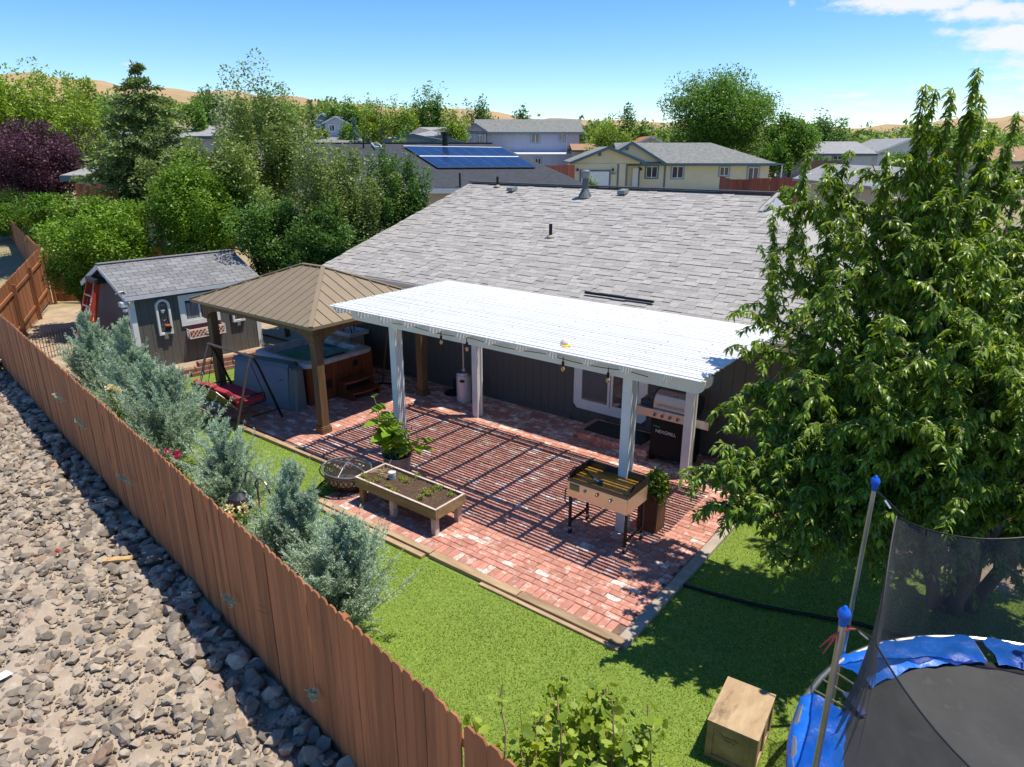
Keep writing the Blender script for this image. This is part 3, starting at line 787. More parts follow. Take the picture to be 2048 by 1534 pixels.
# sliding door
dr = thing('sliding_door', 'white framed sliding patio door with lowered dark blinds in the house wall', 'door', (-6.3, HW, .3))
DX0, DX1, DZ0, DZ1 = -7.12, -5.48, .30, 2.25
y0 = HW - .035
MB().prism([(DX0, y0, DZ1), (DX1, y0, DZ1), (DX1, y0, DZ1 - .13), (DX0, y0, DZ1 - .13)], (0, .03, 0)).build('trim', WHITE_OLD, dr)
for (xa, xb) in ((DX0, DX0 + .14), (DX1 - .14, DX1)):
    box('trim', WHITE, dr, xa, y0, DZ0 + .14, xb, y0 + .03, DZ1 - .13)
MB().prism([(DX0, y0, DZ0 + .14), (DX0, y0, DZ0 + .09), (DX0 + .09, y0, DZ0), (DX1 - .09, y0, DZ0), (DX1, y0, DZ0 + .09), (DX1, y0, DZ0 + .14)], (0, .03, 0)).build('trim', WHITE, dr)
for (xa, xb, mt, nm) in ((DX0 + .14, -6.29, BLIND, 'blind_sash'), (-6.27, DX1 - .14, GLASS, 'glass_sash')):
    fr_ = MB()
    z0, z1 = DZ0 + .142, DZ1 - .132
    fr_.bx(xa, y0 + .002, z0, xa + .05, y0 + .04, z1); fr_.bx(xb - .05, y0 + .002, z0, xb, y0 + .04, z1); fr_.bx(xa + .05, y0 + .003, z0, xb - .05, y0 + .04, z0 + .06); fr_.bx(xa + .05, y0 + .003, z1 - .05, xb - .05, y0 + .04, z1)
    so = fr_.build('sash', WHITE, dr)
    box('pane', GLASS, so, xa + .05, y0 + .02, z0 + .06, xb - .05, y0 + .024, z1 - .05)
    if nm == 'blind_sash':
        m = MB()
        for k in range(48): m.bx(xa + .06, y0 + .008, z0 + .09 + k * .034, xb - .06, y0 + .018, z0 + .112 + k * .034)
        m.build('blind', BLIND, so)
st = thing('brick_step', 'low brick step with raised edge in front of the sliding door', 'step', (-5.8, 10.8, 0))
SX0, SX1, SY0, SY1 = -6.55, -5.0, 10.38, 11.24
box('step_core', MORTAR, st, SX0 + .01, SY0 + .01, -.01, SX1 - .01, SY1 - .01, .135)
cs, sz = [], []
for r_ in range(2):
    x = SX0 + .105 * (r_ % 2)
    while x < SX1 - .02:
        w = min(.21, SX1 - x); cs.append((x + w / 2, SY0 + .05, .035 + r_ * .07)); sz.append((w - .008, .1, .062)); x += .21
    y = SY0 + .1
    while y < SY1 - .03:
        for xx in (SX0 + .05, SX1 - .05): cs.append((xx, y + .1, .035 + r_ * .07)); sz.append((.1, min(.19, SY1 - y), .062))
        y += .2
x = SX0
while x < SX1 - .05:
    for k in range(4): cs.append((x + .052, SY0 + .1 + k * .212, .168)); sz.append((.097, .204, .055))
    x += .104
cs = np.array(cs); pieces('brick', 'step_bricks', [BRICK, BRICK_W], (rng.random(len(cs)) < .12).astype(int), cs, np.array(sz), np.eye(3), st, 300, None, (BV, BF))
mat_ = box('door_mat', BLACK, None, -6.42, 10.56, .197, -5.2, 11.12, .212); props(mat_, 'black rubber mat lying on the brick step by the door', 'door mat')

# ------------------------------------------------------------------ white pergola
pg = thing('pergola', 'white slatted pergola on four posts over the brick patio', 'pergola', (-6.4, 8.9, 0))
PGX0, PGX1, PGY0, PGY1, PGZ = -9.80, -2.95, 7.43, 10.50, 2.70
for X in (-8.80, -4.17):
    for Y in (8.04, 10.22):
        po = MB().bx(X - .045, Y - .05, -.01, X + .045, Y + .05, 2.56).build('post', WHITE_OLD, pg)
        for k in (-1, 1): box('post_board', WHITE, po, X - .072, min(Y + k * .05, Y + k * .088), -.01, X + .072, max(Y + k * .05, Y + k * .088), 2.375 if k < 0 else 2.56, .004)
def beam_end(Y):
    x0, x1, zt, zb = PGX0 + .0, PGX1 - .12, 2.56, 2.38
    arc = lambda cx, s: [(cx - s * (.12 - .12 * math.sin(t)), Y, zb + .12 - .12 * math.cos(t)) for t in np.linspace(0, math.pi / 2, 6)]
    pts = [(x0, Y, zt), (x0, Y, zb + .12)] + [(x0 + .12 * (1 - math.cos(t)), Y, zb + .12 - .12 * math.sin(t)) for t in np.linspace(.25, math.pi / 2, 5)]
    pts += [(x1 - .12 * (1 - math.cos(t)), Y, zb + .12 - .12 * math.sin(t)) for t in np.linspace(math.pi / 2, .25, 5)] + [(x1, Y, zb + .12), (x1, Y, zt)]
    return pts
for Y in (7.90, 10.14, 8.135, 10.31):
    MB().prism(beam_end(Y), (0, .04, 0)).build('beam', WHITE, pg)
for i in range(12):
    X = -9.70 + i * .566
    z0, z1 = 2.562, 2.692
    y0_ = PGY0 + .02
    pts = [(X, y0_, z1), (X, y0_, z1 - .045), (X, y0_ + .03, z1 - .05)] + [(X, y0_ + .03 + .10 * (1 - math.cos(t)), z1 - .05 - .08 * math.sin(t)) for t in np.linspace(.3, math.pi / 2, 5)] + [(X, PGY1 - .02, z0), (X, PGY1 - .02, z1)]
    MB().prism(pts, (.04, 0, 0)).build('rafter', WHITE, pg)
ns = 41
sm = None
SLATM = M('white_slat', (.80, .80, .80), (.74, .74, .73), rough=.42, ns=2, var=.05)
for i in range(ns):
    Y = PGY0 + (PGY1 - PGY0) * (i + .5) / ns
    if sm is None:
        b_ = MB().prism([(-.5, -.5, -.5), (-.5, .5, -.5), (-.5, .5, .1), (-.5, .30, .5), (-.5, -.30, .5), (-.5, -.5, .1)], (1, 0, 0)); sm = bpy.data.meshes.new('slat'); sm.from_pydata(b_.v, [], b_.f); sm.materials.append(SLATM)
    link_obj('slat', sm, None, pg, Matrix.Translation(((PGX0 + PGX1) / 2 + rng.normal() * .006, Y, PGZ + .011 + rng.normal() * .0012)) @ Matrix.Rotation(rng.normal() * .0006, 4, 'Z') @ Matrix.Diagonal((PGX1 - PGX0, .0435, .020, 1)))
m = MB()
for i in range(12):
    for k in range(0, ns, 3):
        if rng.random() < .55:
            Y = PGY0 + (PGY1 - PGY0) * (k + .5) / ns; m.bx(-9.70 + i * .566 + .012, Y - .008, PGZ + .0215, -9.70 + i * .566 + .026, Y + .006, PGZ + .0245)
m.build('screw_heads', DARKMETAL, pg)
# patio lights
slt = thing('string_light', 'string of small amber bulbs hanging along the pergola beam', 'lights', (-6, 7.8, 2.5))
pts = []
BX = [(-7.47, 2.42), (-6.92, 2.40), (-5.12, 2.42), (-4.39, 2.40)]
for X in np.linspace(-8.6, -3.8, 40): pts.append((X, 7.80, 2.53 - .035 * abs(math.sin(X * 2.3))))
MB().tube(pts, .006, 5).build('cord', BLACK, slt)
for (X, z) in BX:
    s_ = MB().lathe([(.006, .12), (.008, .05), (.02, .045), (.02, -.02)], (X, 7.80, z), 8).build('socket', BLACK, slt)
    MB().lathe([(.012, -.02), (.028, -.055), (.024, -.085), (.006, -.10)], (X, 7.80, z), 10).build('bulb', BULB, s_, smooth=True)
p = ground_pt(1128, 690, PGZ + .024)
ty = thing('toy_shuttle', 'small toy with white cone and yellow tip resting on the pergola slats', 'toy', tuple(p))
MB().lathe([(.055, 0), (.05, .035), (.03, .07), (.01, .08)], (0, 0, .008), 12).build('cone', M('dusty_white', (.6, .52, .5)), ty, world=False, smooth=True)
MB().lathe([(.06, 0), (.065, .008), (.02, .01)], (.05, -.02, 0), 10).build('tip', M('yellow_plastic', (.8, .5, .03)), ty, world=False)

# ------------------------------------------------------------------ gazebo
gz = thing('gazebo', 'brown timber gazebo with tan standing seam metal roof over the hot tub', 'gazebo', (-12.5, 9.1, 0))
gx0, gx1, gy0, gy1 = -14.28, -10.64, 7.70, 10.46
rx0, rx1, ry0, ry1, rz0, rz1 = -14.60, -10.38, 7.43, 10.70, 2.22, 2.95
kx0, kx1, ky = -12.72, -12.02, 9.06
for X in (gx0, gx1):
    for Y in (gy0, gy1):
        po = MB().bx(X - .085, Y - .085, -.01, X + .085, Y + .085, 2.1).build('post', GAZWOOD, gz, bevel=.008)
        for (h0, h1, w) in ((-.008, .13, .115), (.132, .16, .105)): box('post_base', GAZWOOD, po, X - w, Y - w, h0, X + w, Y + w, h1, .006)
def arch(a, b, fixed, axis, off):
    zt, zb = 2.20, 1.80; pts2 = []
    L = b - a; k = .78
    prof = [(0, zt), (0, zb), (.13, zb)]
    for t in np.linspace(0, math.pi / 2, 8): prof.append((.17 + (k - .17) * (1 - math.cos(t)) , zb + .02 + (2.03 - zb - .02) * math.sin(t)))
    pr_ = prof + [(L - x, z) for x, z in reversed(prof)]
    if axis == 'x': pts3 = [(a + x, fixed, z) for x, z in pr_]; d = (0, off, 0)
    else: pts3 = [(fixed, a + x, z) for x, z in pr_]; d = (off, 0, 0)
    return MB().prism(pts3, d).build('arch_beam', GAZWOOD, gz)
arch(gx0 - .13, gx1 + .13, gy0 - .13, 'x', .04); arch(gx0 - .13, gx1 + .13, gy1 + .09, 'x', .04)
arch(gy0 - .088, gy1 + .088, gx0 - .13, 'y', .04); arch(gy0 - .088, gy1 + .088, gx1 + .092, 'y', .04)
for (X, Y) in ((gx1 + .134, gy0 + .0), (gx1 + .134, gy0 + .14), (gx1 + .134, gy0 + .0)):
    pass
bm_ = MB()
for dz in (1.88, 2.02, 2.12):
    for dx in (.03, .13):
        bm_.lathe([(.013, 0), (.013, .008)], (0, 0, 0), 6)
        bm_.v[-12:] = [(gx1 + .13 - dx + x, gy0 - .131 - z, dz + y) for x, y, z in bm_.v[-12:]]
        bm_.lathe([(.013, 0), (.013, .008)], (0, 0, 0), 6)
        bm_.v[-12:] = [(gx1 + .133 + z, gy0 - .07 + dx + x, dz + y) for x, y, z in bm_.v[-12:]]
bm_.build('bolt_heads', BLACK, gz)
def roof_panels(A, B, Cc, D, n, inv=False):
    """eave A-B, ridge D-C (C above B); panels run up the slope, cut by the hips."""
    A, B, Cc, D = map(Vector, (A, B, Cc, D)); e = B - A; L = e.length; e = e / L
    nrm = e.cross(D - A).normalized(); 
    if nrm.z < 0: nrm = -nrm
    up = nrm.cross(e); 
    if up.z < 0: up = -up
    Hh = (D - A).dot(up); d0 = (D - A).dot(e); c0 = (Cc - A).dot(e)
    def ht(s):
        if s < d0: return Hh * s / max(d0, 1e-6)
        if s > c0: return Hh * (L - s) / max(L - c0, 1e-6)
        return Hh
    w = L / n
    for i in range(n):
        s0, s1 = i * w + .004, (i + 1) * w - .004
        kn = [s0] + [k for k in (d0, c0) if s0 < k < s1] + [s1]
        pts = [A + e * s0, A + e * s1] + [A + e * s + up * ht(s) for s in reversed(kn)]
        o = MB().prism(pts, -nrm * .012).build('roof_panel', GAZROOF, gz)
        h = ht(s0)
        if i > 0 and h > .1:
            p = A + e * (i * w)
            MB().beam(p + nrm * .008, p + up * (ht(i * w) - .03) + nrm * .008, .022, .018, nrm).build('seam', GAZROOF, o)
a, b, c, d = (rx0, ry0, rz0), (rx1, ry0, rz0), (rx1, ry1, rz0), (rx0, ry1, rz0)
k0, k1 = (kx0, ky, rz1), (kx1, ky, rz1)
roof_panels(a, b, k1, k0, 17); roof_panels(b, c, k1, k1, 13); roof_panels(c, d, k0, k1, 17); roof_panels(d, a, k0, k0, 13)
for (p, q) in ((a, k0), (b, k1), (c, k1), (d, k0), (k0, k1)):
    MB().beam(Vector(p) + Vector((0, 0, .015)), Vector(q) + Vector((0, 0, .02)), .09, .018).build('hip_cap', GAZROOF, gz)
for (p, q) in ((a, b), (b, c), (c, d), (d, a)):
    MB().beam(Vector(p) + Vector((0, 0, -.03)), Vector(q) + Vector((0, 0, -.03)), .02, .06).build('drip_edge', GAZROOF, gz)

# ------------------------------------------------------------------ hot tub and its things
ht = thing('hot_tub', 'filled hot tub with redwood cabinet and grey marbled rim under the gazebo', 'hot tub', (-13, 9.35, 0))
tx0, tx1, ty0, ty1 = -14.0, -12.05, 8.42, 10.28
m = MB(); m.bx(tx0 + .03, ty0 + .03, 0, tx1 - .03, ty0 + .06, .84); m.bx(tx0 + .03, ty1 - .06, 0, tx1 - .03, ty1 - .03, .84); m.bx(tx0 + .03, ty0 + .06, 0, tx0 + .06, ty1 - .06, .84); m.bx(tx1 - .06, ty0 + .06, 0, tx1 - .03, ty1 - .06, .84)
body = m.build('cabinet', TUBWOOD, ht)
for k in range(18):
    y = ty0 + .05 + k * .1; box('slat', TUBWOOD, body, tx1 - .029, y, .03, tx1 - .015, y + .094, .83)
    x = tx0 + .05 + k * .104; box('slat', TUBWOOD, body, x, ty0 + .015, .03, x + .098, ty0 + .029, .83)
def rrect(x0, y0, x1, y1, r, z, n=5):
    return [(cx + r * math.cos(t), cy + r * math.sin(t), z) for cx, cy, t0 in ((x1 - r, y1 - r, 0), (x0 + r, y1 - r, 90), (x0 + r, y0 + r, 180), (x1 - r, y0 + r, 270)) for t in np.radians(np.linspace(t0, t0 + 90, n))]
rings = [rrect(tx0, ty0, tx1, ty1, .14, .84), rrect(tx0 - .02, ty0 - .02, tx1 + .02, ty1 + .02, .16, .87), rrect(tx0 - .015, ty0 - .015, tx1 + .015, ty1 + .015, .16, .93),
         rrect(tx0 + .03, ty0 + .03, tx1 - .03, ty1 - .03, .15, .955), rrect(tx0 + .17, ty0 + .17, tx1 - .17, ty1 - .17, .3, .94), rrect(tx0 + .2, ty0 + .2, tx1 - .2, ty1 - .2, .32, .86),
         rrect(tx0 + .3, ty0 + .3, tx1 - .3, ty1 - .3, .35, .6), rrect(tx0 + .5, ty0 + .5, tx1 - .5, ty1 - .5, .3, .25)]
V = [p for r_ in rings for p in r_]; nn = len(rings[0])
F = [(i * nn + k, i * nn + (k + 1) % nn, (i + 1) * nn + (k + 1) % nn, (i + 1) * nn + k) for i in range(len(rings) - 1) for k in range(nn)] + [tuple(range((len(rings) - 1) * nn, len(rings) * nn))]
sh = MB().add(V, F).build('shell', TUBSHELL, ht, smooth=True)
MB().poly(rrect(tx0 + .225, ty0 + .225, tx1 - .225, ty1 - .225, .33, .83)).build('water', WATER, ht)
MB().bx(tx0 + .25, ty1 - .34, .86, tx0 + .95, ty1 - .06, 1.0).build('headrest', TUBSHELL, sh, bevel=.05)
MB().bx(tx1 - .62, ty1 - .30, .86, tx1 - .30, ty1 - .08, .985).build('headrest', TUBSHELL, sh, bevel=.04)
box('grab_rail', BLACK, sh, tx1 - .15, 9.0, .957, tx1 - .06, 9.55, .962)
for y in (8.85, 9.75):
    m = MB().lathe([(.02, .012), (.075, .012), (.085, 0)], (0, 0, 0), 16)
    m.v = [(tx1 - .013 + z, y + x, .68 + yy) for x, yy, z in m.v]; m.build('speaker', BLACK, ht)
box('control_panel', BLACK, ht, tx1 - .012, 8.88, .28, tx1, 9.06, .48)
hs_ = thing('spa_step', 'curved two tread brown wooden step against the hot tub', 'step', (-11.7, 9.6, 0))
def curved(x0, x1, bulge, y0, y1, z0, z1):
    pts = [(x0, y0, z0), (x0, y1, z0)] + [(x1 + bulge * math.sin(math.pi * t), y1 + (y0 - y1) * t, z0) for t in np.linspace(0, 1, 9)]
    return MB().prism(pts, (0, 0, z1 - z0))
curved(-12.03, -11.50, .08, 9.18, 9.98, .17, .21).build('tread', TUBWOOD, hs_)
curved(-12.03, -11.74, .07, 9.18, 9.98, .37, .41).build('tread', TUBWOOD, hs_)
for y in (9.19, 9.93):
    MB().prism([(-12.03, y, 0), (-11.52, y, 0), (-11.52, y, .17), (-11.78, y, .17), (-11.78, y, .37), (-12.03, y, .37)], (0, .035, 0)).build('side_panel', TUBWOOD, hs_)
box('riser', BLACK, hs_, -12.0, 9.23, 0, -11.80, 9.92, .365)
cv = thing('hot_tub_cover', 'folded blue grey vinyl spa cover leaning against the hot tub', 'cover', (-13, 8.0, 0), math.atan2(.30, 1.39))
m = MB()
L_ = 1.62; 
prof = [(-.80, 0), (.80, 0)]
V = []
for (yy0, yy1, z, dx) in ((-.16, .17, 0, 0), (-.15, .20, .5, .0), (-.08, .22, .93, -.03), (-.04, .19, .985, -.06)):
    V += [(-.78 - dx, yy0, z), (.78 + dx, yy0, z), (.78 + dx, yy1, z), (-.78 - dx, yy1, z)]
F = [(3, 2, 1, 0), (12, 13, 14, 15)] + [(4 * i + k, 4 * i + (k + 1) % 4, 4 * i + 4 + (k + 1) % 4, 4 * i + 4 + k) for i in range(3) for k in range(4)]
m.add(V, F).build('foam_panel', VINYL, cv, world=False, bevel=.035)
for (x0, x1) in ((.79, .90), (.905, .99)):
    MB().add([(x0, -.18, .005), (x1, -.13, .005), (x1, .16, .005), (x0, .2, .005), (x0, -.07, .95), (x1, -.05, .86), (x1, .13, .86), (x0, .18, .95)], [(3, 2, 1, 0), (4, 5, 6, 7), (0, 1, 5, 4), (1, 2, 6, 5), (2, 3, 7, 6), (3, 0, 4, 7)]).build('skirt_fold', VINYL2, cv, world=False, bevel=.02)
MB().add([(-.80, -.10, .93), (.80, -.10, .93), (.78, -.05, 1.0), (-.78, -.05, 1.0), (.78, .2, 1.0), (-.78, .2, 1.0), (.8, .24, .9), (-.8, .24, .9)], [(0, 1, 2, 3), (3, 2, 4, 5), (5, 4, 6, 7)]).build('hinge_flap', VINYL2, cv, world=False)
MB().beam((.55, -.135, .62), (.66, -.128, .70), .012, .006).build('strap', BLACK, cv, world=False)
sk = thing('utility_sink', 'pale utility sink with blue white basin and dark tap by the house wall', 'sink', (-13.75, 10.95, 0))
box('cabinet', M('grey_pink_laminate', (.50, .43, .40), rough=.4), sk, -14.15, 10.72, 0, -13.42, 11.18, .86)
m = MB()
for r0, r1, z0, z1 in ((0, 0, .87, .98),):
    m.bx(-14.25, 10.66, .87, -13.30, 10.72, .97); m.bx(-14.25, 11.20, .87, -13.30, 11.26, .97); m.bx(-14.25, 10.72, .87, -14.18, 11.20, .97); m.bx(-13.38, 10.72, .87, -13.30, 11.20, .97); m.bx(-14.18, 10.72, .87, -13.38, 11.20, .90)
m.build('basin', M('blue_white_enamel', (.62, .68, .74), rough=.25), sk)
MB().tube([(-13.75, 11.15, .9), (-13.75, 11.15, 1.18), (-13.75, 11.05, 1.22), (-13.75, 10.98, 1.14)], .014, 8).build('tap', BLACK, sk)
for x in (-14.0, -13.9, -13.6): MB().beam((x, 10.95, .9), (x + .02, 10.9, 1.08), .02, .02).build('brush', DARKMETAL, sk)
cp = thing('cantilever_pole', 'tall bent black pole with flat foot standing beside the hot tub', 'pole', (-12.0, 10.45, 0))
MB().tube([(-11.95, 10.42, .02), (-11.86, 10.45, .6), (-11.78, 10.5, 1.15), (-11.78, 10.5, 1.28), (-11.84, 10.5, 1.36), (-11.95, 10.5, 1.39), (-12.7, 10.5, 1.43), (-13.4, 10.55, 1.45)], .018, 8).build('bent_tube', BRONZE, cp)
MB().beam((-12.05, 10.38, .02), (-11.72, 10.55, .02), .07, .03).build('foot', BLACK, cp)

# ------------------------------------------------------------------ garden swing
sw = thing('garden_swing', 'garden swing seat with red cushions and bare A frame beside the spa cover', 'swing', (-12.8, 7.15, 0))
zt = 1.44
for X in (-13.55, -12.0):
    for Y in (6.62, 7.70):
        MB().tube([(X, Y, -.03), (X, 7.16 + (Y - 7.16) * .22, zt - .22), (X, 7.16 + (Y - 7.16) * .05, zt - .02)], .024, 8).build('leg', BRONZE if Y < 7 else DARKMETAL, sw)
    MB().tube([(X, 6.72, .22), (X, 7.60, .22)], .012, 6).build('brace', DARKMETAL, sw)
    for Y0, Y1 in ((7.12, 6.92), (7.2, 7.42)): MB().tube([(X + (.1 if X < -13 else -.1), 7.16, zt - .10), (X + (.14 if X < -13 else -.14), Y1, .56)], .008, 5).build('hanger', BLACK, sw)
MB().tube([(-13.6, 7.16, zt), (-11.95, 7.16, zt)], .026, 8).build('crossbar', BRONZE, sw)
sx0, sx1 = -13.42, -12.14
ang_ = []
bk = MB()
bk.add([(sx0, 6.80, .40), (sx1, 6.80, .40), (sx1 - .02, 6.58, .70), (sx1 - .18, 6.52, .80), (sx0 + .18, 6.52, .80), (sx0 + .02, 6.58, .70)], [(0, 1, 2, 3, 4, 5)])
bk.v += [(x, y + .012, z + .004) for x, y, z in bk.v]; bk.f += [(11, 10, 9, 8, 7, 6)]
bk.build('sling_back', OLIVE, sw)
MB().tube([(sx0, 6.80, .40), (sx0 + .02, 6.575, .70), (sx0 + .18, 6.51, .81), (sx1 - .18, 6.51, .81), (sx1 - .02, 6.575, .70), (sx1, 6.80, .40)], .015, 6).build('back_rail', BRONZE, sw)
MB().tube([(sx0, 6.80, .40), (sx0, 7.42, .42), (sx1, 7.42, .42), (sx1, 6.80, .40), (sx0, 6.80, .40)], .014, 6).build('seat_frame', DARKMETAL, sw)
box('seat_cushion', CUSHION, sw, sx0 + .03, 6.82, .42, sx1 - .02, 7.46, .54, .04)
w3 = (sx1 - sx0 - .08) / 3
for k in range(3):
    x0 = sx0 + .04 + k * w3
    MB().add([(x0, 6.82, .50), (x0 + w3 - .01, 6.82, .50), (x0 + w3 - .01, 6.58, .84 - (.03 if k != 1 else 0)), (x0, 6.58, .84 - (.03 if k != 1 else 0)), (x0, 6.94, .56), (x0 + w3 - .01, 6.94, .56), (x0 + w3 - .01, 6.69, .87 - (.03 if k != 1 else 0)), (x0, 6.69, .87 - (.03 if k != 1 else 0))],
             [(0, 1, 2, 3), (7, 6, 5, 4), (0, 4, 5, 1), (1, 5, 6, 2), (2, 6, 7, 3), (3, 7, 4, 0)]).build('back_cushion', CUSHION, sw, bevel=.03)
MB().tube([(sx1 - .02, 6.7, .6), (sx1 + .02, 7.1, .62), (sx1, 7.42, .60), (sx1, 7.44, .42)], .016, 6).build('armrest', BLACK, sw)
MB().tube([(sx0 + .02, 6.7, .6), (sx0 - .02, 7.1, .62), (sx0, 7.42, .60), (sx0, 7.44, .42)], .016, 6).build('armrest', BLACK, sw)

# ------------------------------------------------------------------ heater, umbrella base
hh = thing('patio_heater', 'pale steel cylinder patio heater with tall pole standing by the wall', 'heater', (-9.62, 10.72, 0))
MB().lathe([(.20, 0), (.205, .03), (.17, .05)], (0, 0, 0), 28).build('foot_ring', GALV, hh, world=False)
MB().lathe([(.165, .05), (.165, .64)], (0, 0, 0), 28).build('tank_cover', M('silver_paint', (.62, .62, .66), rough=.35, metal=.3), hh, world=False, smooth=False)
MB().lathe([(.175, .64), (.18, .66), (.165, .70), (.06, .73), (.03, .78)], (0, 0, 0), 28).build('collar', STEEL, hh, world=False)
MB().lathe([(.026, .72), (.026, 2.0)], (0, 0, 0), 12).build('pole', GALV, hh, world=False)
MB().lathe([(.10, 1.95), (.11, 2.2), (.06, 2.22)], (0, 0, 0), 18).build('burner', STEEL, hh, world=False)
MB().lathe([(.40, 2.24), (.36, 2.28), (.10, 2.34)], (0, 0, 0), 28).build('dome', GALV, hh, world=False)
m = MB()
m.prism([(.055 * math.cos(t) * (1.1), -.166, .53 + .035 * math.sin(t)) for t in np.linspace(0, 2 * math.pi, 14)[:-1]], (0, -.004, 0)); m.build('hand_hole', BLACK, hh, world=False)
hh.rotation_euler = (0, 0, R(28)); WM[hh.name] = Matrix.Translation(hh.location) @ Matrix.Rotation(R(28), 4, 'Z')
ub = thing('umbrella_base', 'round black umbrella base with stub pipe on the bricks by the heater', 'umbrella base', (-10.15, 10.98, 0))
MB().lathe([(.235, 0), (.24, .03), (.20, .06), (.05, .085), (.035, .12)], (0, 0, 0), 26).build('disc', BLACK, ub, world=False)
MB().lathe([(.028, .1), (.028, .36)], (0, 0, 0), 12).build('stub_pipe', BLACK, ub, world=False)

# ------------------------------------------------------------------ garden shed
sd = thing('garden_shed', 'dark grey garden shed with white trim and grey shingle gable roof', 'shed', (-17.05, 7.2, .05), R(-5))
SW, SL, SH = 2.8, 3.2, 1.97
nP = 16
for k in range(nP):
    y0, y1 = k * SL / nP, (k + 1) * SL / nP
    box('plank', SIDING, sd, -.02, y0 + .003, -.08, 0, y1 - .003, SH, world=False)
GS = M('mauve_taupe_siding', (.13, .105, .10), (.105, .085, .08), rough=.75, ns=40, stretch=(1, 1, .1), bump=.25, bs=60)
def gz_(x): return SH + .02 + (.57 * (1 - abs(x + SW / 2) / (SW / 2)))
nG = 14
for k in range(nG):
    x0, x1 = -SW + k * SW / nG + .003, -SW + (k + 1) * SW / nG - .003
    MB().prism([(x0, 0, -.08), (x1, 0, -.08), (x1, 0, gz_(x1) - .05), (x0, 0, gz_(x0) - .05)], (0, .02, 0)).build('gable_plank', GS, sd, world=False)
MB().prism([(-SW + .02, .025, -.08), (-.025, .025, -.08), (-.025, .025, SH - .05), (-SW / 2, .025, gz_(-SW / 2) - .06), (-SW + .02, .025, SH - .05)], (0, SL - .05, 0)).build('wall', SIDING, sd, world=False)
for (x0, x1, y0, y1) in ((-.01, .022, -.022, .10), (-.10, -.012, -.025, -.002), (-.01, .022, SL - .10, SL + .02), (-SW - .02, -SW + .08, -.025, -.002)):
    box('corner_trim', WHITE, sd, x0, y0, -.10, x1, y1, SH - .02 if x0 > -1 else SH - .02, world=False)
ex, ez, rx_, rz_ = .13, 1.965, -SW / 2, 2.575
for s_ in (1, -1):
    xa = rx_ + s_ * (ex - rx_)
    rf = MB().prism([(xa, -.12, ez), (rx_, -.12, rz_), (rx_, SL + .12, rz_), (xa, SL + .12, ez)], (0, 0, -.03)).build('roof', DARKROOF if s_ > 0 else SHINGLE_D, sd, world=False)
    MB().beam((xa, -.125, ez - .06), (rx_, -.125, rz_ - .06), .022, .11).build('rake_board', TRIM, sd, world=False)
    if s_ > 0:
        sl2 = math.hypot(ex - rx_, rz_ - ez); v2 = np.array([-(ex - rx_), 0, rz_ - ez]) / sl2; n2_ = np.array([rz_ - ez, 0, ex - rx_]) / sl2
        cs, sz, Bs = [], [], []
        Mw = np.array(wmat(sd)); nr = 11; eo = sl2 / nr
        for r_ in range(nr):
            y = -.13 - (.15 if r_ % 2 else 0)
            while y < SL + .13:
                a0, a1 = max(y, -.13), min(y + .305, SL + .13)
                if a1 - a0 > .03:
                    c = np.array([ex, (a0 + a1) / 2, ez]) + v2 * (eo * (r_ + .5)) + n2_ * .006
                    cs.append(Mw[:3, :3] @ c + Mw[:3, 3]); sz.append((a1 - a0 - .012, eo * 1.04, .010))
                    Bs.append([tuple(Mw[:3, :3] @ np.array([0, 1., 0])), tuple(Mw[:3, :3] @ unit(v2 - n2_ * .035)), tuple(Mw[:3, :3] @ unit(n2_ + v2 * .035))])
                y += .305
        pieces('shingle', 'shingle_field', [SHINGLE_D], np.zeros(len(cs), int), cs, sz, Bs, rf, 300)
        MB().beam((ex + .012, -.13, ez - .05), (ex + .012, SL + .13, ez - .05), .02, .09).build('fascia', TRIM, sd, world=False)
MB().beam((rx_, -.13, rz_ + .012), (rx_, SL + .13, rz_ + .012), .2, .016).build('ridge_cap', SHINGLE_D, sd, world=False)
# window
wy0, wy1, wz0, wz1 = 1.12, 2.12, 1.02, 1.80
wn_ = box('window', GLASS, sd, .002, wy0 + .1, wz0 + .1, .008, wy1 - .1, wz1 - .1, world=False)
for (a, b, c, d) in ((wy0, wy0 + .11, wz0, wz1), (wy1 - .11, wy1, wz0, wz1), (wy0 + .11, wy1 - .11, wz0, wz0 + .11), (wy0 + .11, wy1 - .11, wz1 - .11, wz1)):
    MB().bx(.001, a, c, .03, b, d).build('casing', WHITE, wn_, world=False)
for (a, b, c, d) in ((wy0 + .112, wy0 + .15, wz0 + .112, wz1 - .112), (wy1 - .15, wy1 - .112, wz0 + .112, wz1 - .112), (wy0 + .15, wy1 - .15, wz0 + .112, wz0 + .15), (wy0 + .15, wy1 - .15, wz1 - .15, wz1 - .112), (1.60, 1.64, wz0 + .15, wz1 - .15)):
    MB().bx(.009, a, c, .022, b, d).build('sash', WHITE, wn_, world=False)
CURT = M('pale_curtain', (.30, .29, .30), (.12, .11, .11), rough=.8, ns=9, stretch=(1, 1, .1), obj=True)
MB().bx(.0085, wy0 + .15, wz0 + .15, .0095, 1.60, wz1 - .22).build('curtain', CURT, wn_, world=False)
def on_shed(name, label, cat, y, z):
    w = wmat(sd) @ Vector((.004, y, z)); return thing(name, label, cat, tuple(w), R(-5))
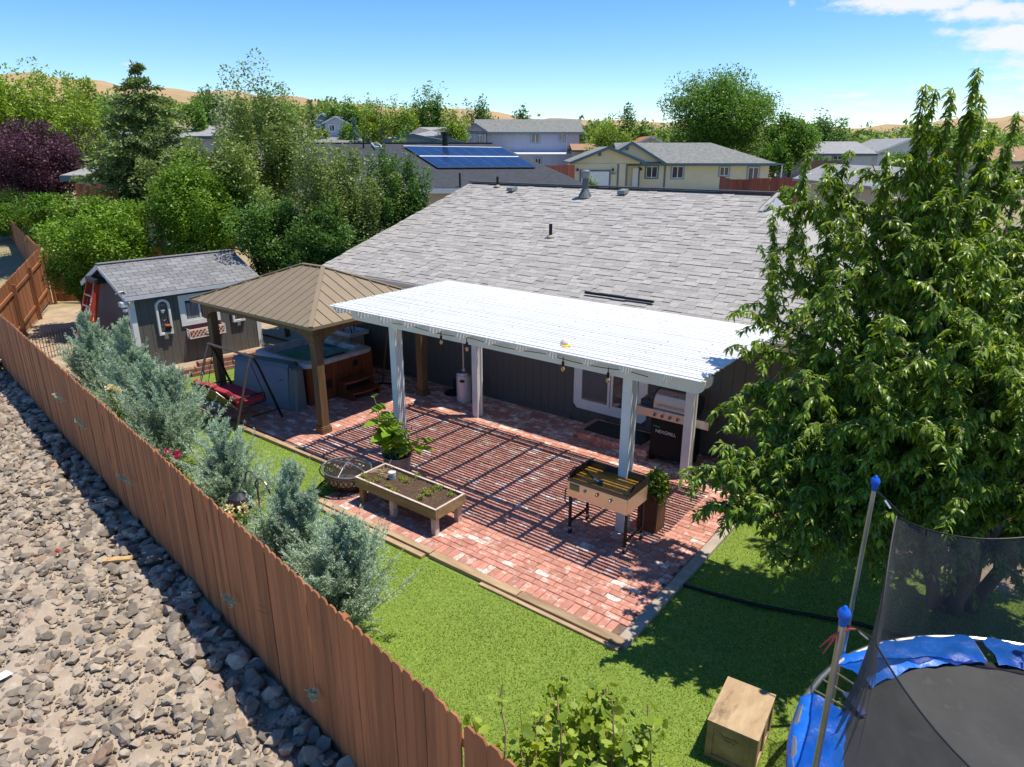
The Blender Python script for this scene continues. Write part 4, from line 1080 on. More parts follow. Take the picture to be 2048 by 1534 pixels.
# lattice flower box
fb = on_shed('flower_box', 'white lattice window box with terracotta liner under the shed window', 'window box', 1.68, .70)
m = MB()
def strip(a, b, w=.014, t=.006): m.beam(a, b, t, w, (0, 0, 1)) if abs(a[2] - b[2]) < .3 else m.beam(a, b, t, w)
hw, hh_, dp = .46, .23, .17
for (z) in (.006, hh_):
    m.beam((dp, -hw, z), (dp, hw, z), .012, .018); m.beam((0, -hw, z), (dp, -hw, z), .012, .018); m.beam((0, hw, z), (dp, hw, z), .012, .018)
for y in (-hw, hw): m.beam((dp, y, 0), (dp, y, hh_), .016, .016); m.beam((.01, y, 0), (.01, y, hh_), .016, .016)
k = -hw
while k < hw - .02:
    for sg_ in (1, -1):
        y0, y1 = (k, k + .19) if sg_ > 0 else (k + .19, k)
        ya, yb = max(-hw, min(hw, y0)), max(-hw, min(hw, y1))
        za, zb_ = (ya - y0) / (y1 - y0) * hh_, (yb - y0) / (y1 - y0) * hh_
        m.tube([(dp + .001 * sg_, ya, za), (dp + .001 * sg_, yb, zb_)], .006, 4)
    k += .095
for y in (-hw, hw):
    for k in (0, .085):
        m.tube([(k, y, 0), (k + .085, y, hh_)], .006, 4); m.tube([(k + .085, y, 0), (k, y, hh_)], .006, 4)
m.build('lattice', WHITE, fb, world=False)
m = MB(); m.tube([(dp + .012, .05 * math.cos(t), .12 + .05 * math.sin(t)) for t in np.linspace(0, 6.28, 14)], .008, 5); m.tube([(dp + .012, .025 * math.cos(t), .12 + .025 * math.sin(t)) for t in np.linspace(0, 6.28, 10)], .007, 5); m.build('scroll', WHITE, fb, world=False)
MB().bx(.02, -hw + .03, .01, dp - .02, hw - .03, .19).build('liner', ORANGE, fb, world=False)
def niche(y, z, w, h, label, extra):
    t = on_shed('wall_niche', label, 'wall decor', y, z)
    out = [(.0, -w / 2, 0), (.0, w / 2, 0)] + [(.0, w / 2 * math.cos(a), h - w / 2 + w / 2 * math.sin(a)) for a in np.linspace(0, math.pi, 12)]
    inn = [(.0, -w / 2 + .05, .05), (.0, w / 2 - .05, .05)] + [(.0, (w / 2 - .05) * math.cos(a), h - w / 2 + (w / 2 - .05) * math.sin(a)) for a in np.linspace(0, math.pi, 12)]
    n = len(out); f = MB(); D = .07
    V = out + inn + [(D, b, c) for _, b, c in out] + [(D, b, c) for _, b, c in inn]
    F = []
    for i in range(n):
        j = (i + 1) % n
        F += [(2 * n + i, 2 * n + j, 3 * n + j, 3 * n + i), (i, j, 2 * n + j, 2 * n + i), (n + j, n + i, 3 * n + i, 3 * n + j)]
    f.add(V, F).build('arched_frame', WHITE_OLD, t, world=False)
    m = MB()
    for k in (-.06, 0, .06): m.tube([(.03, k, .05), (.03, k, h - .12)], .006, 4)
    for a in np.linspace(.3, 2.84, 6): m.tube([(.03, 0, h - w / 2), (.03, (w / 2 - .05) * math.cos(a), h - w / 2 + (w / 2 - .05) * math.sin(a))], .005, 4)
    for zz_ in (.25, .5): m.tube([(.03, -.11, zz_), (.03, .11, zz_)], .005, 4)
    m.tube([(.035, .05 * math.cos(a), .40 + .05 * math.sin(a)) for a in np.linspace(0, 6.28, 10)], .005, 4)
    m.build('iron_grille', GALV, t, world=False)
    MB().lathe([(.03, 0), (.05, .06), (.055, .07)], (.045, -.01, h * .62), 10).build('wall_cup', WHITE, t, world=False)
    if extra:
        MB().bx(.02, -.01, .14, .12, .12, .18).build('shelf', DARKMETAL, t, world=False)
        MB().lathe([(.05, 0), (.065, .05)], (.07, .055, .185), 10).build('clay_bowl', ORANGE, t, world=False)
    MB().bx(.0, -.04, -.12, .02, .04, 0).build('drop_tail', WHITE_OLD, t, world=False)
niche(.715, .90, .34, .88, 'arched white wall niche holding an orange bowl left of the shed window', True)
niche(2.60, .90, .33, .86, 'arched white wall niche near the right corner of the shed', False)
sf = thing('solar_light', 'solar floodlight with small white panel on the shed corner', 'light', tuple(wmat(sd) @ Vector((.03, -.06, 1.7))), R(-5))
MB().beam((-.10, -.10, .34), (.02, -.06, .40), .20, .018).build('solar_panel', WHITE, sf, world=False)
m = MB()
for k in range(5): m.beam((-.085 + k * .0, -.16 + k * .035, .358), (.015, -.125 + k * .035, .4085), .02, .004)
m.build('cell', BLACK, sf, world=False)
MB().tube([(0, -.02, .14), (-.03, -.06, .34)], .02, 8).build('bracket', GUTTER, sf, world=False)
MB().bx(-.12, -.16, .02, .10, -.02, .15).build('lamp_head', GUTTER, sf, world=False, bevel=.02)
MB().lathe([(.05, 0), (.06, .05), (.05, .07)], (.03, -.07, -.09), 12).build('sensor', WHITE, sf, world=False)
MB().tube([(.05, 0, .2), (.13, .02, .12), (.10, .05, .02)], .012, 6).build('cable', GUTTER, sf, world=False)
# ladder
ld = thing('step_ladder', 'red fibreglass step ladder leaning on the gable end of the shed', 'ladder', (-18.6, 6.7, 0))
lm = wmat(sd)
def Lp(x, y, z): return lm @ Vector((x, y, z))
tl, trr = Lp(-1.93, -.22, 2.12), Lp(-1.38, -.22, 2.12); bl, brr = Lp(-1.99, -.95, 0), Lp(-1.24, -.95, 0)
for (p, q_) in ((bl, tl), (brr, trr)):
    MB().beam(p, q_, .028, .095, (0, 1, .3)).build('rail', RED, ld)
    o_ = Vector((0, .14, 0)); MB().beam(p + o_ * 1.2, q_ + o_ * .5, .025, .06, (0, 1, .3)).build('rear_rail', RED, ld)
for k in range(7):
    f = .10 + k * .125
    a, b = bl.lerp(tl, f), brr.lerp(trr, f)
    MB().beam(a + (b - a) * .03, b - (b - a) * .03, .08, .03).build('tread', ALU, ld)
MB().bx(-2.02, -.27, 2.10, -1.30, -.03, 2.23).build('top_cap', BLACK, ld, bevel=.02, world=False).matrix_local = wmat(ld).inverted() @ lm
for f, mt in ((.82, WHITE), (.62, WHITE), (.45, PINKWHITE), (.30, YEL)):
    c = brr.lerp(trr, f) + Vector((.0, -.05, -.004)); d = (trr - brr).normalized()
    MB().beam(c - d * .07, c + d * .07, .02, .004, (0, 1, .3)).build('label_sticker', mt if mt is not YEL else PINKWHITE, ld)
# wire edging, bag
we = thing('wire_edging', 'low black wire garden edging between the fence and the shed', 'edging', (-21.5, 6.9, 0))
pa, pb = np.array([-20.6, 6.0]), np.array([-21.4, 8.2])
for s_ in range(3):
    m = MB()
    for k in range(9):
        c = pa + (pb - pa) * ((s_ * 9 + k) / 27); h = .62 + (.06 if k == 0 else 0)
        m.tube([(*c, -.05), (*c, h)], .008, 5); m.ball((*c, h + .01), .016, 4)
    c0, c1 = pa + (pb - pa) * (s_ / 3), pa + (pb - pa) * ((s_ + 1) / 3)
    for z in (.12, .30, .57): m.tube([(*c0, z), (*c1, z)], .007, 5)
    m.build('wire_panel', DARKMETAL, we)
bgp = np.array([-21.3, 9.0])
m = MB().lathe([(.18, 0), (.30, .12), (.31, .35), (.24, .55), (.10, .66), (.04, .70)], (*bgp, -.04), 14); m.v = [(x + rng.normal() * .012, y + rng.normal() * .012, z) for x, y, z in m.v]
bgo = m.build('black_urn', BLACK, None, smooth=True); props(bgo, 'rounded black plastic pot standing behind the shed corner', 'pot')

# retaining wall of stone blocks along the shed
rw = thing('stone_wall', 'low retaining wall of reddish split face blocks along the shed base', 'wall', (-16.4, 9, 0))
stm = mesh_np('stone', BV, BF); stm.materials.append(STONE)
def stone(c, rz, sx=.29, sy=.19, h=.105):
    link_obj('stone', stm, None, rw, Matrix.Translation(Vector(c)) @ Matrix.Rotation(rz + rng.normal() * .06, 4, 'Z') @ Matrix.Rotation(rng.normal() * .02, 4, 'X') @ Matrix.Diagonal((sx * rng.uniform(.92, 1.05), sy * rng.uniform(.9, 1.08), h, 1)))
wa, wb = np.array([-16.42, 7.1]), np.array([-15.82, 10.7])
wl = np.linalg.norm(wb - wa); we_ = (wb - wa) / wl; wr = math.atan2(we_[1], we_[0])
for r_ in range(3):
    s_ = (.15 if r_ % 2 else 0) + (0, 0, 1.15)[r_]
    while s_ < wl:
        c = wa + we_ * (s_ + .15); stone((c[0] - r_ * .035, c[1], .005 + r_ * .108), wr); s_ += .305
for k in range(6): stone((-16.55 - k * .30, 6.85 - k * .02, .01), 0)
for k in range(5): stone((-15.9 - k * .1, 10.8 + k * .02, .05 + .11 * (k % 2)), .3)
MB().prism([(-16.5, 7.15, -.04), (-15.95, 10.6, -.04), (-17.2, 10.6, -.04), (-17.2, 7.15, -.04)], (0, 0, .17)).build('backfill', DECKM, rw)

# ------------------------------------------------------------------ fire pit
fp = thing('fire_pit', 'round dark metal fire pit with mesh lid at the patio edge', 'fire pit', (-8.44, 6.44, -.04))
bw = MB(); nseg = 40
prof = [(.10, .10), (.22, .10), (.30, .13), (.335, .20), (.345, .22)]
bw.lathe(prof, (0, 0, 0), nseg, cap=False)
bw.lathe([(.352, .335), (.365, .36), (.37, .375)], (0, 0, 0), nseg, cap=False)
V0 = [(.345, .22), (.352, .335)]
for k in range(26):                                           # pierced band: crossed bars
    a0, a1 = 2 * math.pi * k / 26, 2 * math.pi * (k + 1) / 26
    for (b0, b1) in ((a0, a1), (a1, a0)):
        bw.beam((.346 * math.cos(b0), .346 * math.sin(b0), .215), (.353 * math.cos(b1), .353 * math.sin(b1), .338), .012, .016, (math.cos(a0), math.sin(a0), 0))
DARKBRONZE = M('dark_bronze', (.045, .032, .026), (.07, .05, .04), rough=.5, metal=.5, ns=6)
bw.build('bowl', DARKBRONZE, fp, world=False)
MB().lathe([(.35, .12), (.36, .12)], (0, 0, .0), 30, cap=False).build('inner_band', DARKMETAL, fp, world=False)
MB().tube([(.43 * math.cos(t), .43 * math.sin(t), .375) for t in np.linspace(0, 2 * math.pi, 49)], .013, 6, False).build('rim_ring', DARKBRONZE, fp, world=False)
MB().tube([(.46 * math.cos(t), .46 * math.sin(t), .03) for t in np.linspace(0, 2 * math.pi, 49)], .012, 6, False).build('base_ring', DARKMETAL, fp, world=False)
for t in (.6, 2.2, 3.7, 5.3): MB().tube([(.45 * math.cos(t), .45 * math.sin(t), .03), (.33 * math.cos(t), .33 * math.sin(t), .18)], .012, 6).build('leg', DARKMETAL, fp, world=False)
ld_ = MB().lathe([(.395, 0), (.36, .03), (.25, .06), (.12, .075), (.01, .08)], (0, 0, .41), 36, cap=False).build('screen_lid', SCREEN, fp, world=False, smooth=True)
MB().tube([(.40 * math.cos(t), .40 * math.sin(t), .41) for t in np.linspace(0, 2 * math.pi, 49)], .012, 6, False).build('lid_rim', GALV, ld_, world=False)
for k, (t, c) in enumerate(((.25, 0), (2.1, 0))):
    a = np.array([math.cos(t), math.sin(t)])
    MB().tube([(*(a * -.395), .415), (*(a * -.2), .475), (0, 0, .495), (*(a * .2), .475), (*(a * .395), .415)], .010, 6).build('cross_strap', GALV, ld_, world=False)
MB().lathe([(.28, .14), (.2, .19), (.02, .2)], (0, 0, 0), 14).build('ash_bed', SOIL, fp, world=False)
fp.rotation_euler = (R(-3), R(4), 0)

# ------------------------------------------------------------------ raised planter
pt_ = thing('raised_planter', 'raised wooden planter table filled with soil and seedlings on the bricks', 'planter', (-7.0, 6.5, 0))
qx0, qx1, qy0, qy1, qz0, qz1 = -7.90, -6.16, 6.20, 6.84, .29, .45
box('side_board', OLDWOOD, pt_, qx0, qy0, qz0, qx1, qy0 + .035, qz1, .005); box('side_board', OLDWOOD, pt_, qx0, qy1 - .035, qz0, qx1, qy1, qz1, .005)
box('end_board', OLDWOOD, pt_, qx0 + .001, qy0 + .037, qz0, qx0 + .036, qy1 - .037, qz1, .005); box('end_board', OLDWOOD, pt_, qx1 - .036, qy0 + .037, qz0, qx1 - .001, qy1 - .037, qz1, .005)
for (a, b, c, d) in ((qx0, qy0, qx1, qy0 + .034), (qx0, qy1 - .034, qx1, qy1)): box('cap_strip', PINKWHITE, pt_, a, b, qz1 + .001, c, d, qz1 + .009)
for (a, c) in ((qx0, qx0 + .034), (qx1 - .034, qx1)): box('cap_strip', PINKWHITE, pt_, a, qy0 + .036, qz1 + .001, c, qy1 - .036, qz1 + .009)
for (X, Y, mt) in ((-7.84, 6.30, OLDWOOD), (-7.12, 6.27, PINKWHITE), (-6.25, 6.27, PINKWHITE), (-6.25, 6.76, PINKWHITE), (-7.12, 6.76, PINKWHITE), (-7.84, 6.76, OLDWOOD)):
    MB().beam((X, Y, 0), (X, Y, qz0), .085, .085, (0, 1, 0)).build('leg', mt, pt_, bevel=.004)
sx, sy = 40, 16
X, Y = np.meshgrid(np.linspace(qx0 + .037, qx1 - .037, sx), np.linspace(qy0 + .037, qy1 - .037, sy), indexing='ij')
i = np.arange(X.size).reshape(X.shape)
np_obj('soil', np.stack([X, Y, .415 + rng.normal(size=X.shape) * .006], -1).reshape(-1, 3), np.stack([i[:-1, :-1], i[1:, :-1], i[1:, 1:], i[:-1, 1:]], -1).reshape(-1, 4), SOIL, pt_)
SEED = foliage('seedling_leaf', [(.22, .28, .03), (.34, .38, .05), (.12, .22, .03)], trans=.25)
for k, (px, py) in enumerate(((738, 966), (756, 962), (775, 975), (805, 958), (813, 964), (788, 985), (850, 985), (860, 990), (870, 980), (842, 998), (880, 978), (835, 955), (727, 955), (902, 992))):
    c = ground_pt(px, py, .42); n = 60
    P = c + np.concatenate([rng.normal(size=(n, 2)) * .028, rng.uniform(0, .06, (n, 1))], 1); A = unit(rng.normal(size=(n, 3)) + np.array([0, 0, .9]))
    V, F = leaf_quads(P, A, rng.uniform(.02, .045, n), .016, fold=.1)
    o = np_obj('seedling', V, F, SEED, None); props(o, 'small clump of seedling leaves growing in the planter soil', 'seedling', 'seedlings in the raised planter')
tw = MB()
for k in range(26):
    c = np.array([-7.72 + rng.normal() * .07, 6.62 + rng.normal() * .06, .43]); d = unit(np.array([rng.normal() * .6 + .5, rng.normal() * .5, .12 + rng.random() * .3]))
    tw.tube([c, c + d * rng.uniform(.1, .26)], .003, 3, False)
o = tw.build('dry_stalks', M('straw', (.55, .42, .24))); props(o, 'bundle of dry pale stalks lying at the back corner of the planter', 'stalks')
c = ground_pt(785, 957, .42)
o = thing('paint_can_pot', 'small white can with brown contents standing on the planter soil', 'can', tuple(c))
MB().lathe([(.05, 0), (.052, .015), (.056, .11), (.06, .115), (.05, .118), (.048, .10)], (0, 0, 0), 16).build('can_wall', WHITE_OLD, o, world=False); MB().lathe([(.047, .099), (.01, .10)], (0, 0, 0), 14).build('contents', PINKWHITE, o, world=False)
MB().lathe([(.0562, .035), (.0575, .07)], (0, 0, 0), 16, False).build('paper_label', M('blue_label', (.35, .45, .42)), o, world=False)

# ------------------------------------------------------------------ big potted plant
def big_leaf(L, W, droop):
    m = MB(); n = 5
    for i in range(n + 1):
        t = i / n; w = W / 2 * math.sin(math.pi * min(1, t ** .75)) ** .9 * (1.05 if t < .4 else 1); z = -droop * L * t * t
        x = L * t
        m.v += [(x, w, z + .12 * w), (x, 0, z), (x, -w, z + .12 * w)]
    for i in range(n):
        a = 3 * i; m.f += [(a, a + 1, a + 4, a + 3), (a + 1, a + 2, a + 5, a + 4)]
    me = bpy.data.meshes.new('leaf'); me.from_pydata(m.v, [], m.f); return me
bp = thing('potted_plant', 'tall broad leaved green plant in a galvanised tub by the pergola post', 'plant', (-8.12, 7.30, 0))
tub = MB().lathe([(.19, 0), (.24, .36), (.255, .37), (.25, .385), (.235, .37), (.22, .30)], (0, 0, 0), 26, cap=False).build('tub', M('grey_blue_zinc', (.36, .38, .41), (.28, .30, .33), rough=.45, metal=.35, ns=4), bp, world=False, smooth=True)
MB().lathe([(.19, .0), (.01, .001)], (0, 0, 0), 20, False).build('tub_base', BLACK, bp, world=False)
MB().lathe([(.225, .31), (.01, .33)], (0, 0, 0), 20, False).build('soil', SOIL, bp, world=False)
BIGL = foliage('sunflower_leaf', [(.20, .34, .02), (.30, .44, .04), (.16, .29, .02)], trans=.38, rough=.45)
lms = [big_leaf(.29, .20, .35), big_leaf(.23, .17, .5), big_leaf(.33, .23, .25)]
for l_ in lms: l_.materials.append(BIGL); 
for k in range(11):
    a = rng.uniform(0, 6.28); h = rng.uniform(.6, 1.35); top = np.array([rng.normal() * .20 - .05, rng.normal() * .17, h])
    base = np.array([rng.normal() * .07, rng.normal() * .07, .30])
    MB().tube([base, (base + top) / 2 + rng.normal(size=3) * .02, top], [.009, .008, .005], 6).build('stem', GSTEM, bp, world=False)
    nl = 7
    for j in range(nl):
        f = .40 + .60 * j / (nl - 1); p = base + (top - base) * f; az = a + j * 2.3; el = .25 + .4 * rng.random() * (j > nl - 3)
        link_obj('leaf', lms[rng.integers(3)], None, bp, wmat(bp) @ Matrix.Translation(Vector(p)) @ Matrix.Rotation(az, 4, 'Z') @ Matrix.Rotation(-el + .15, 4, 'Y') @ Matrix.Rotation(rng.normal() * .3, 4, 'X') @ Matrix.Scale(rng.uniform(.8, 1.15) * (1.05 if j < nl - 2 else .85), 4))
n = 700
P = np.stack([rng.normal(size=n) * .16 + .04, rng.normal(size=n) * .13, rng.uniform(.36, .85, n)], 1); A = unit(rng.normal(size=(n, 3)))
V, F = leaf_quads(P + np.array(bp.location), A, rng.uniform(.02, .05, n), .018)
np_obj('small_foliage', V, F, foliage('dry_bronze_leaf', [(.10, .14, .03), (.17, .10, .05), (.20, .24, .05)], trans=.2), bp)

# ------------------------------------------------------------------ flat top griddle
gd = thing('griddle_cart', 'stainless flat top griddle on black wheeled stand with oily brown plate', 'griddle', (-4.28, 7.74, 0))
ax0, ax1, ay0, ay1 = -4.76, -3.80, 7.44, 8.02
box('housing', STEEL, gd, ax0, ay0, .63, ax1, ay1, .865, .004)
box('griddle_plate', RUST, gd, ax0 + .03, ay0 + .03, .868, ax1 - .03, ay1 - .03, .895)
for (a, b, c, d, h) in ((ax0, ay0, ax1, ay0 + .028, .915), (ax0, ay1 - .028, ax1, ay1, .985)): box('splash_guard', M('guard_steel%d' % int(h * 1000), (.10, .10, .10), rough=.35, metal=.8), gd, a, b, .867, c, d, h)
for (a, c) in ((ax0, ax0 + .028), (ax1 - .028, ax1)): 
    MB().prism([(a, ay0 + .03, .867), (a, ay1 - .03, .867), (a, ay1 - .03, .985), (a, ay0 + .20, .985), (a, ay0 + .03, .915)], (c - a, 0, 0)).build('splash_guard', DARKMETAL, gd)
for X in (ax0 + .03, ax1 - .03):
    for Y in (ay0 + .05, ay1 - .05):
        MB().beam((X, Y, .11), (X, Y, .63), .035, .035, (0, 1, 0)).build('leg', BLACK, gd)
        cs_ = MB().lathe([(.02, .07), (.028, .10), (.02, .115)], (X, Y, 0), 10).build('caster', GALV, gd)
        MB().tube([(X - .014, Y + .01, .04), (X + .014, Y + .01, .04)], .04, 14).build('wheel', BLACK, cs_)
    MB().beam((X, ay0 + .068, .20), (X, ay1 - .068, .20), .03, .03).build('side_rail', BLACK, gd)
for (X, Z) in ((-4.47, .785), (-4.27, .795), (-4.06, .775)):
    m = MB().lathe([(.022, 0), (.024, .012), (.016, .03)], (0, 0, 0), 14); m.v = [(X + x, ay0 - .001 - z, Z + y) for x, y, z in m.v]; m.build('knob', GALV if X != -4.27 else M('copper_knob', (.4, .2, .12), rough=.4, metal=.7), gd)
box('name_plate', M('olive_plate', (.20, .22, .06), (.16, .18, .05), rough=.4, ns=9), gd, ax0 + .04, ay0 - .004, .745, ax0 + .20, ay0 - .0005, .845)
box('plate_stripe', M('blue_stripe', (.03, .08, .22), rough=.4), gd, ax0 + .04, ay0 - .0055, .823, ax0 + .20, ay0 - .0042, .845)
MB().tube([(ax0 + .0, ay0 + .12, .80), (ax0 - .04, ay0 + .12, .92), (ax0 + .02, ay0 + .14, 1.03), (ax0 + .16, ay0 + .16, 1.03), (ax0 + .33, ay0 + .17, .93)], .010, 8).build('gas_hose', BLACK, gd)
MB().tube([(ax0 - .005, ay0 + .1, .75), (ax0 - .08, ay0 + .08, .66), (ax0 - .085, ay0 + .08, .50), (ax0 - .02, ay0 + .06, .44)], .009, 8).build('gas_hose', BLACK, gd)
rg = MB().tube([(ax0 + .33, ay0 + .17, .93), (ax0 + .42, ay0 + .16, .915)], .018, 8).build('regulator', GALV, gd)
MB().ball((ax0 + .45, ay0 + .15, .915), .032, 6).build('regulator_knob', M('blue_knob', (.05, .05, .16)), rg)

# ------------------------------------------------------------------ gas grill
gl = thing('gas_grill', 'stainless gas barbecue with black cabinet and five knobs against the wall', 'barbecue', (-4.6, 10.7, 0))
bx0, bx1, by0, by1 = -4.98, -4.26, 10.46, 10.98
box('cabinet', M('black_enamel', (.010, .010, .011), rough=.55, spec=.2), gl, bx0, by0, .12, bx1, by1, .84, .01)
for X in (bx0 + .03, bx1 - .03): MB().beam((X, by0 + .05, 0), (X, by0 + .05, .12), .05, .05, (0, 1, 0)).build('leg', BLACK, gl)
for X in (bx0 + .04, bx1 - .04):
    MB().tube([(X - .02, by1 - .1, .085), (X + .02, by1 - .1, .085)], .085, 18).build('wheel', BLACK, gl)
box('control_panel', STEEL, gl, -5.28, by0 - .04, .85, -3.92, by0 + .02, 1.0, .006)
box('side_shelf', STEEL, gl, -5.28, by0 + .022, .965, bx0 - .01, by1, 1.0); box('side_shelf', STEEL, gl, bx1 + .01, by0 + .022, .965, -3.92, by1, 1.0)
m = MB(); prof = [(by0 + .03, 1.0), (by0 + .04, 1.14), (by0 + .10, 1.24), (by0 + .22, 1.30), (by0 + .36, 1.30), (by1, 1.20), (by1, 1.0)]
m.prism([(bx0, y, z) for y, z in prof], (bx1 - bx0, 0, 0)).build('lid', STEEL, gl, bevel=.008)
for X in (bx0 - .012, bx1 + .004): MB().prism([(X, y, z) for y, z in [(y - .006 if y < 10.6 else y, z + .008) for y, z in prof]], (.008, 0, 0)).build('lid_cheek', M('lid_cheek_black', (.03, .03, .03), rough=.4), gl)
MB().tube([(bx0 + .08, by0 + .04, 1.06), (bx0 + .09, by0 - .015, 1.07), (bx1 - .09, by0 - .015, 1.07), (bx1 - .08, by0 + .04, 1.06)], .013, 8).build('handle', STEEL, gl)
MB().bx(-4.66, by0 + .12, 1.275, -4.58, by0 + .15, 1.285).build('thermometer', GALV, gl)
for k in range(5):
    X = -4.90 + k * .143; m = MB().lathe([(.030, 0), (.032, .012), (.024, .03)], (0, 0, 0), 16); m.v = [(X + x, by0 - .041 - z, .92 + y) for x, y, z in m.v]
    kb = m.build('knob', GALV, gl); MB().bx(X - .008, by0 - .085, .895, X + .008, by0 - .072, .945).build('grip', BLACK, kb)
fc = bpy.data.curves.new('lettering', 'FONT'); fc.body = 'NEXGRILL'; fc.size = .085; fc.extrude = .001; fc.materials.append(WHITE)
ft = bpy.data.objects.new('lettering', fc); C.objects.link(ft); ft.parent = gl
ft.matrix_local = wmat(gl).inverted() @ Matrix.Translation((-4.88, by0 - .013, .58)) @ Matrix.Rotation(R(90), 4, 'X')
MB().prism([(-4.93, by0 - .002, .685), (-4.80, by0 - .002, .675), (-4.80, by0 - .002, .690), (-4.93, by0 - .002, .70)], (0, -.002, 0)).build('emblem', M('green_emblem', (.02, .35, .22)), gl)
tr = thing('tray_of_tools', 'dark tray full of small items on the left shelf of the barbecue', 'tray', (-5.12, 10.72, 1.0))
box('tray', M('charcoal_plastic', (.05, .05, .06), rough=.5), tr, -5.26, 10.56, 1.002, -5.0, 10.94, 1.09, .01)
m = MB()
for k in range(30): c = np.array([rng.uniform(-5.23, -5.03), rng.uniform(10.6, 10.9), 1.10]); m.tube([c, c + rng.normal(size=3) * .05 * np.array([1, 1, .3])], .012, 5)
m.build('odds_and_ends', M('mixed_wood_brown', (.32, .22, .12), (.10, .10, .10), ns=25), tr)
# vine planter behind the griddle
vp = thing('vine_planter', 'tall brown wooden planter holding a pale bucket with trailing vine behind griddle', 'planter', (-3.88, 8.40, 0))
for k in range(3):
    for (a, b, c, d) in ((-4.02, 8.20, -3.74, 8.222), (-4.02, 8.50, -3.74, 8.522)): box('board', M('dark_red_board%d%d' % (k, int(b * 100)), (.14, .05, .025), (.10, .035, .02), ns=9), vp, a + k * .094, b, 0, a + k * .094 + .092, d, .62)
for X in (-4.02, -3.742): box('side_board', GAZWOOD, vp, X, 8.224, 0, X + .022, 8.498, .62)
MB().lathe([(.10, .40), (.145, .80), (.15, .81), (.14, .80), (.13, .72)], (-3.88, 8.40, 0), 22, False).build('bucket', WHITE, vp, smooth=True)
MB().lathe([(.135, .74), (.01, .75)], (-3.88, 8.40, 0), 16, False).build('soil', SOIL, vp)
VINE = foliage('vine_leaf', [(.13, .20, .025), (.22, .30, .04), (.08, .14, .02)], trans=.3)
Pl, Al = [], []
for k in range(30):
    a = rng.uniform(-1.9, 1.6); p = np.array([-3.88, 8.40, .80]); d = np.array([math.cos(a) * .15, math.sin(a) * .15, .09]); Lr = rng.uniform(.4, 1.1)
    pts = [p.copy()]
    for j in range(16):
        p = p + d * (Lr / 6); d = d * .86 + np.array([0, 0, -.028]) + rng.normal(size=3) * .012
        p[2] = max(p[2], .03); pts.append(p.copy())
        for _ in range(8): Pl.append(p + rng.normal(size=3) * .03); Al.append(rng.normal(size=3) + np.array([0, 0, -.3]))
    MB().tube(pts, .005, 4, False).build('runner', GSTEM, vp)
V, F = leaf_quads(np.array(Pl), unit(np.array(Al)), rng.uniform(.04, .075, len(Pl)), .04, fold=.12)
np_obj('foliage', V, F, VINE, vp)

# ------------------------------------------------------------------ crate, hose
cr = thing('wooden_crate', 'square plywood crate with batten frame standing on the lawn', 'crate', (-1.43, 5.36, LA), R(5))
hx, hy, hz = .225, .32, .43
box('inner_box', PLY, cr, -hx + .015, -hy + .015, .0, hx - .015, hy - .015, hz - .02, world=False)
box('lid', PLY, cr, -hx - .005, -hy - .005, hz - .018, hx + .005, hy + .005, hz, .003, world=False)
for sy in (-1, 1):
    y0, y1 = sorted((sy * hy, sy * (hy - .016)))
    for (a, b, c, d) in ((-hx, -hx + .06, 0, hz - .02), (hx - .06, hx, 0, hz - .02), (-hx + .06, hx - .06, 0, .055), (-hx + .06, hx - .06, hz - .075, hz - .02)): box('batten', PLY2, cr, a, y0, c, b, y1, d, .002, world=False)
for sx in (-1, 1):
    x0, x1 = sorted((sx * (hx + .001), sx * (hx - .016)))
    for (a, b, c, d) in ((-hy + .018, -hy + .08, 0, hz - .02), (hy - .08, hy - .018, 0, hz - .02), (-.035, .035, .055, hz - .075), (-hy + .08, hy - .08, 0, .055), (-hy + .08, hy - .08, hz - .075, hz - .02)): box('batten', PLY2, cr, x0, a, c, x1, b, d, .002, world=False)
m = MB()
for r_ in range(2):
    x = -.09 + .03 * r_
    pts = []
    for k in range(22): pts.append((x + k * .0068, -hy + .013, .30 - r_ * .035 + .008 * math.sin(k * 2.1 + r_) + .004 * math.sin(k * .9)))
    m.tube(pts[:22 - r_ * 8], .0018, 4)
m.build('scrawl', BLACK, cr, world=False)
hz_ = MB().tube([(-2.92, 7.36, -.02), (-2.5, 7.42, -.02), (-2.0, 7.52, -.015), (-1.5, 7.70, -.02), (-.9, 7.92, -.02), (-.2, 8.0, -.02)], .022, 8).build('drip_hose', BLACK); props(hz_, 'black hose running across the shaded lawn from the patio corner', 'hose')

